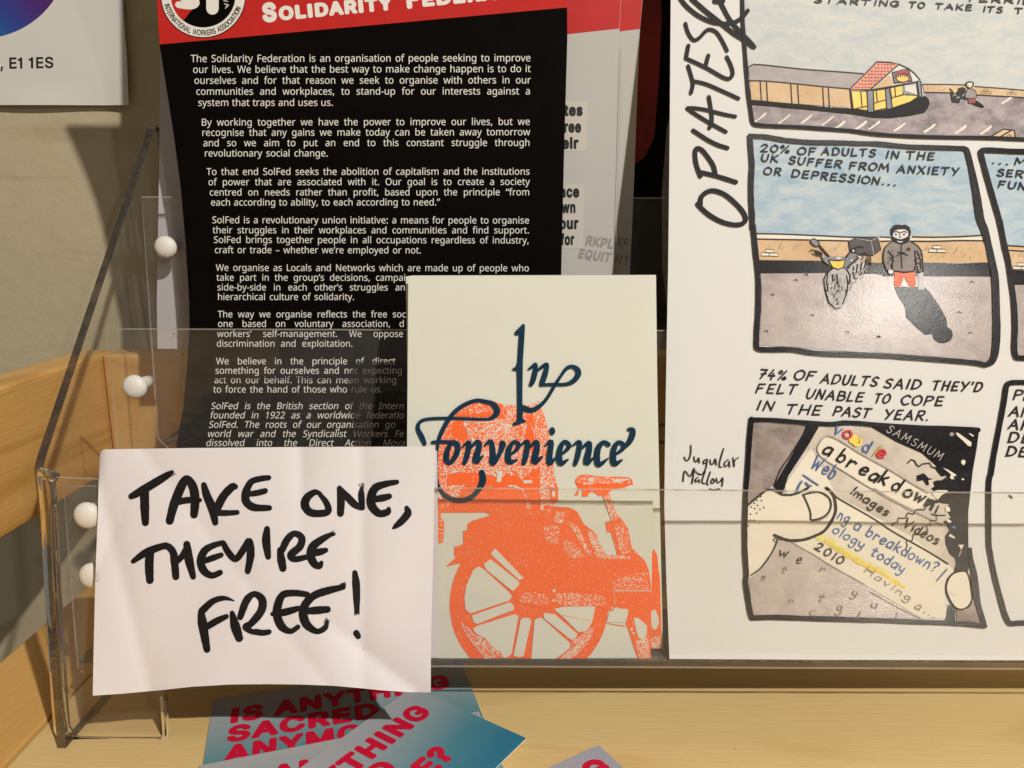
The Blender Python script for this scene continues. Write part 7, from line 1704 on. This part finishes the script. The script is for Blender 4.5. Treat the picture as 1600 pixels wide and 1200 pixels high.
# writing on the phone
k = Ink()
def slanted(t, x0, y0, x1, y1, h, w, mat, slant=0.05, gap=0.3): k.pen(t, x0, y0, x1, y1, h, w, mat, 11, slant, 0.025, gap)
for c, x, y, m in (('V', 1302, 676, 'blue_pen'), ('o', 1316, 681, 'red_pen'), ('o', 1331, 692, 'yellow_pen'), ('d', 1346, 703, 'blue_pen'), ('l', 1359, 709, 'olive_pen'), ('e', 1368, 711, 'red_pen')):
    big = c in 'oe'
    k.pen(c, x, y, x + (11 if big else 9), y + (5.8 if big else 4.8), 20 if c != 'V' else 12, 3.6 if big else 2.3, M[m], 11, 0.0, 0.0)
k.disc(1334.5, 686.5, 8.5, M['yellow_pen'], 10, 7.5)
for c, x, y in (('a', 1285, 707), ('b', 1306, 718.5), ('r', 1322, 728), ('e', 1341, 738), ('a', 1357, 748), ('k', 1372, 752.5), ('d', 1391, 763), ('o', 1410, 773), ('w', 1427, 779.5), ('n', 1444, 789)):
    k.pen(c, x, y, x + (12.5 if c != 'w' else 15), y + (6.6 if c != 'w' else 7.8), 21 if c not in 'bdk' else 22, 3.1, OU, 11, 0.12, 0.02)
slanted('Web', 1266.5, 730, 1302, 749, 23, 2.1, M['blue_pen'])
k.stroke(zJ((1325, 628), (1400, 680), (1470, 725)), 2.2, M['blue_pen'], 11, 3); k.stroke(zJ((1310, 690), (1285, 730), (1260, 790)), 3.0, M['blue_pen'], 11, 3); k.stroke(zJ((1350, 705), (1375, 730), (1400, 735)), 3.0, M['blue_pen'], 11, 3)
slanted('Images', 1328, 770, 1386, 807, 13.5, 2.3, OU, 0.1, 0.2)
slanted('Videos', 1411, 822, 1464, 851, 15, 2.0, OU, 0.05, 0.22)
slanted('ng', 1308, 810, 1324, 818, 17, 1.9, M['blue_pen']); slanted('a', 1333, 826, 1342, 830.5, 17, 2.1, M['blue_pen'])
slanted('breakdown?', 1352, 836, 1462, 895, 17, 2.0, M['blue_pen'], 0.08, 0.22); slanted('|', 1466, 903, 1470, 905, 19, 1.8, M['blue_pen'], 0.2)
slanted('ology', 1300, 831, 1347, 858, 15, 1.9, M['blue_pen'], 0.08, 0.22); slanted('today', 1360, 866, 1410, 896, 16, 2.0, M['blue_pen'], 0.08, 0.22)
slanted('2010', 1272.5, 857, 1314, 883, 13, 2.2, OU, 0.12, 0.4)
slanted('Having', 1350, 893, 1420, 940, 11, 1.4, M['shade'], 0.1, 0.3); slanted('a...', 1429, 950, 1461, 966, 12, 1.6, M['shade'], 0.1, 0.4)
slanted('SAMSMUM', 1384, 674, 1470, 720, 12.5, 1.25, M['grey_pen'], 0.15, 0.4)
for c, x, y, w, h, a in (('w', 1216, 868, 16, 15, 0.2), ('e', 1244, 880, 9, 15, 0.1), ('r', 1280, 893, 8, 14, 0.5), ('t', 1220, 893, 7, 12, 0.5), ('r', 1231, 942, 9, 12, 0.4), ('t', 1277, 938, 9, 14, 0.5), ('y', 1330, 930, 9, 13, 0.4), ('c', 1265, 962, 11, 14, 0), ('g', 1307, 955, 10, 15, 0.1), ('u', 1361, 949, 10, 13, 0.2), ('l', 1339, 964, 3, 10, 0.3), ('i', 1399, 964, 3, 9, 0.2), ('s', 1188, 905, 8, 11, 0.3)):
    k.pen(c, x, y, x + w, y + w * a, h, 1.6, M['shade'] if y > 884 else OU, 11, 0.15, 0.03)
k.build('phone_writing', cs_, panel4)

# --- last panel on the right
k = Ink()
k.stroke([(1800, 598)] + zI((1600, 292), (1500, 294), (1450, 305), (1430, 345), (1415, 450), (1390, 590), (1350, 800), (1310, 1010), (1285, 1170)) + zL((1190, 800), (1165, 900), (1160, 1150)) + [(1545, 810), (1545.5, 850)] + zP((1300, 80), (1325, 220), (1360, 370), (1400, 520), (1430, 625), (1465, 700), (1500, 712), (1600, 705)) + [(1700, 974), (1800, 975)], 8.2, B, 10, 3, wob=0.06)
k.stroke([(1577.5, 774), (1582, 778)], 2.0, OU, 8, 1)
panel5 = part(k, 'comic_panel', 'white text panel cut off by the right edge of the photo')
caption([('PEOPLE', 1583, 624, 1680, 630), ('AND', 1577, 650, 1630, 653), ('ARE', 1575.5, 670, 1628, 673), ('DENIED', 1574.5, 690.5, 1680, 696), ('DECENT', 1571, 712, 1680, 718)], panel5, 15, 2.6, 0.25)

# ================================================================== postcards on the base board
def card(label, tl, e1, W, H, z, text_rows, stops, tilt):
    """tl: picture position of the card's top left corner; e1: direction of its top edge on the board"""
    p = at_Z(tl[0], tl[1], z)
    e = V((e1[0], e1[1])).normalized()
    ang = math.atan2(e.y, e.x)
    down = V((e.y, -e.x, 0))
    o = p + V((e.x, e.y, 0)) * (W / 2) + down * (H / 2)
    t = thing('postcard', label, 'postcard', (o.x, o.y, z), ang, 'red lettered postcards strewn on the rack base')
    s = frame_surface(t)
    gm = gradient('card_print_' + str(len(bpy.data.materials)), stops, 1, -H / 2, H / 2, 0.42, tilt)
    # the card itself: thin pale stock with a printed face
    x0, x1, y0, y1 = -W / 2, W / 2, -H / 2, H / 2
    th = 0.00045
    m = world_of(t)
    vs_ = [m @ V(v) for v in ((x0, y0, -th), (x1, y0, -th), (x1, y1, -th), (x0, y1, -th), (x0, y0, 0), (x1, y0, 0), (x1, y1, 0), (x0, y1, 0))]
    mesh_obj('card', vs_, [(0, 3, 2, 1), (4, 5, 6, 7), (0, 1, 5, 4), (1, 2, 6, 5), (2, 3, 7, 6), (3, 0, 4, 7)], [M['card_back'], gm], [0, 1, 0, 0, 0, 0], t)
    k = Ink()
    for (txt, xa, xb, yb, cap) in text_rows:
        k.type(GROT, txt, xa, yb, xb, yb, cap / 0.605, M['card_red'], 2, fat=0.048, up=1, space=0.22)
    k.build('lettering', s, t)
    return t
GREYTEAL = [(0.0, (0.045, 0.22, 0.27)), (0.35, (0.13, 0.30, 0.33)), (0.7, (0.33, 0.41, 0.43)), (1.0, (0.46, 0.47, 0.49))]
W_, H_ = 0.098, 0.054
rows = [('IS ANYTHING', -0.0425, 0.0415, H_ / 2 - 0.0165, 0.0095), ('SACRED', -0.0425, 0.012, H_ / 2 - 0.0275, 0.0095), ('ANYMORE?', -0.0425, 0.028, H_ / 2 - 0.0385, 0.0095)]
# corners worked out from the visible edges
def corner_from(px, py, z, dx, dy, e):
    p = at_Z(px, py, z); e = V((e[0], e[1])).normalized(); up = V((-e.y, e.x))
    q = V((p.x, p.y)) + e * dx + up * dy
    # back to picture coordinates is not needed: return the world point through a tiny wrapper
    return q
def card_at(label, q, e1, z, stops, tilt, rows_=rows, W=W_, H=H_):
    v = V((q.x, q.y, z)) - EYE
    # picture position of q
    d = v.y * CP - v.z * SP; u = v.y * SP + v.z * CP
    return card(label, (800 + 1200 * v.x / d, 600 - 1200 * u / d), e1, W, H, z, rows_, stops, tilt)
eA = (0.962, 0.272)
qA = corner_from(356, 1130, 0.0006, -0.0065, 0.0165, eA)
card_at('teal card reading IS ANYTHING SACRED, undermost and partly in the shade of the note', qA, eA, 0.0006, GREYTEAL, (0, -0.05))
eC = (0.954, 0.30)
qC = corner_from(312, 1196, 0.0012, 0, 0, eC)
card_at('pale edged card low in front of the others, only its top strip showing', qC, eC, 0.0012, GREYTEAL, (0, 0.0))
eB = (0.571, 0.82)
qB = corner_from(645, 1073, 0.0018, -W_, 0, eB)
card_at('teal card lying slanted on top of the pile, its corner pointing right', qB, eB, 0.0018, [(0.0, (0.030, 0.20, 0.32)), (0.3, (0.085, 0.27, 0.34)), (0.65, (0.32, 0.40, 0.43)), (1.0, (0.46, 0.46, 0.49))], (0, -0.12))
eE = (0.85, 0.53)
qE = corner_from(935, 1164, 0.0006, -W_, 0, eE)
card_at('lilac grey card lying alone on the bare board, cut by the bottom of the photo', qE, eE, 0.0006, [(0.0, (0.10, 0.22, 0.30)), (0.5, (0.36, 0.37, 0.44)), (1.0, (0.42, 0.42, 0.48))], (0, 0.0), [('IS ANYTHING', -0.0425, 0.0455, H_ / 2 - 0.0135, 0.0095), ('SACRED', -0.0425, 0.012, H_ / 2 - 0.0245, 0.0095)])
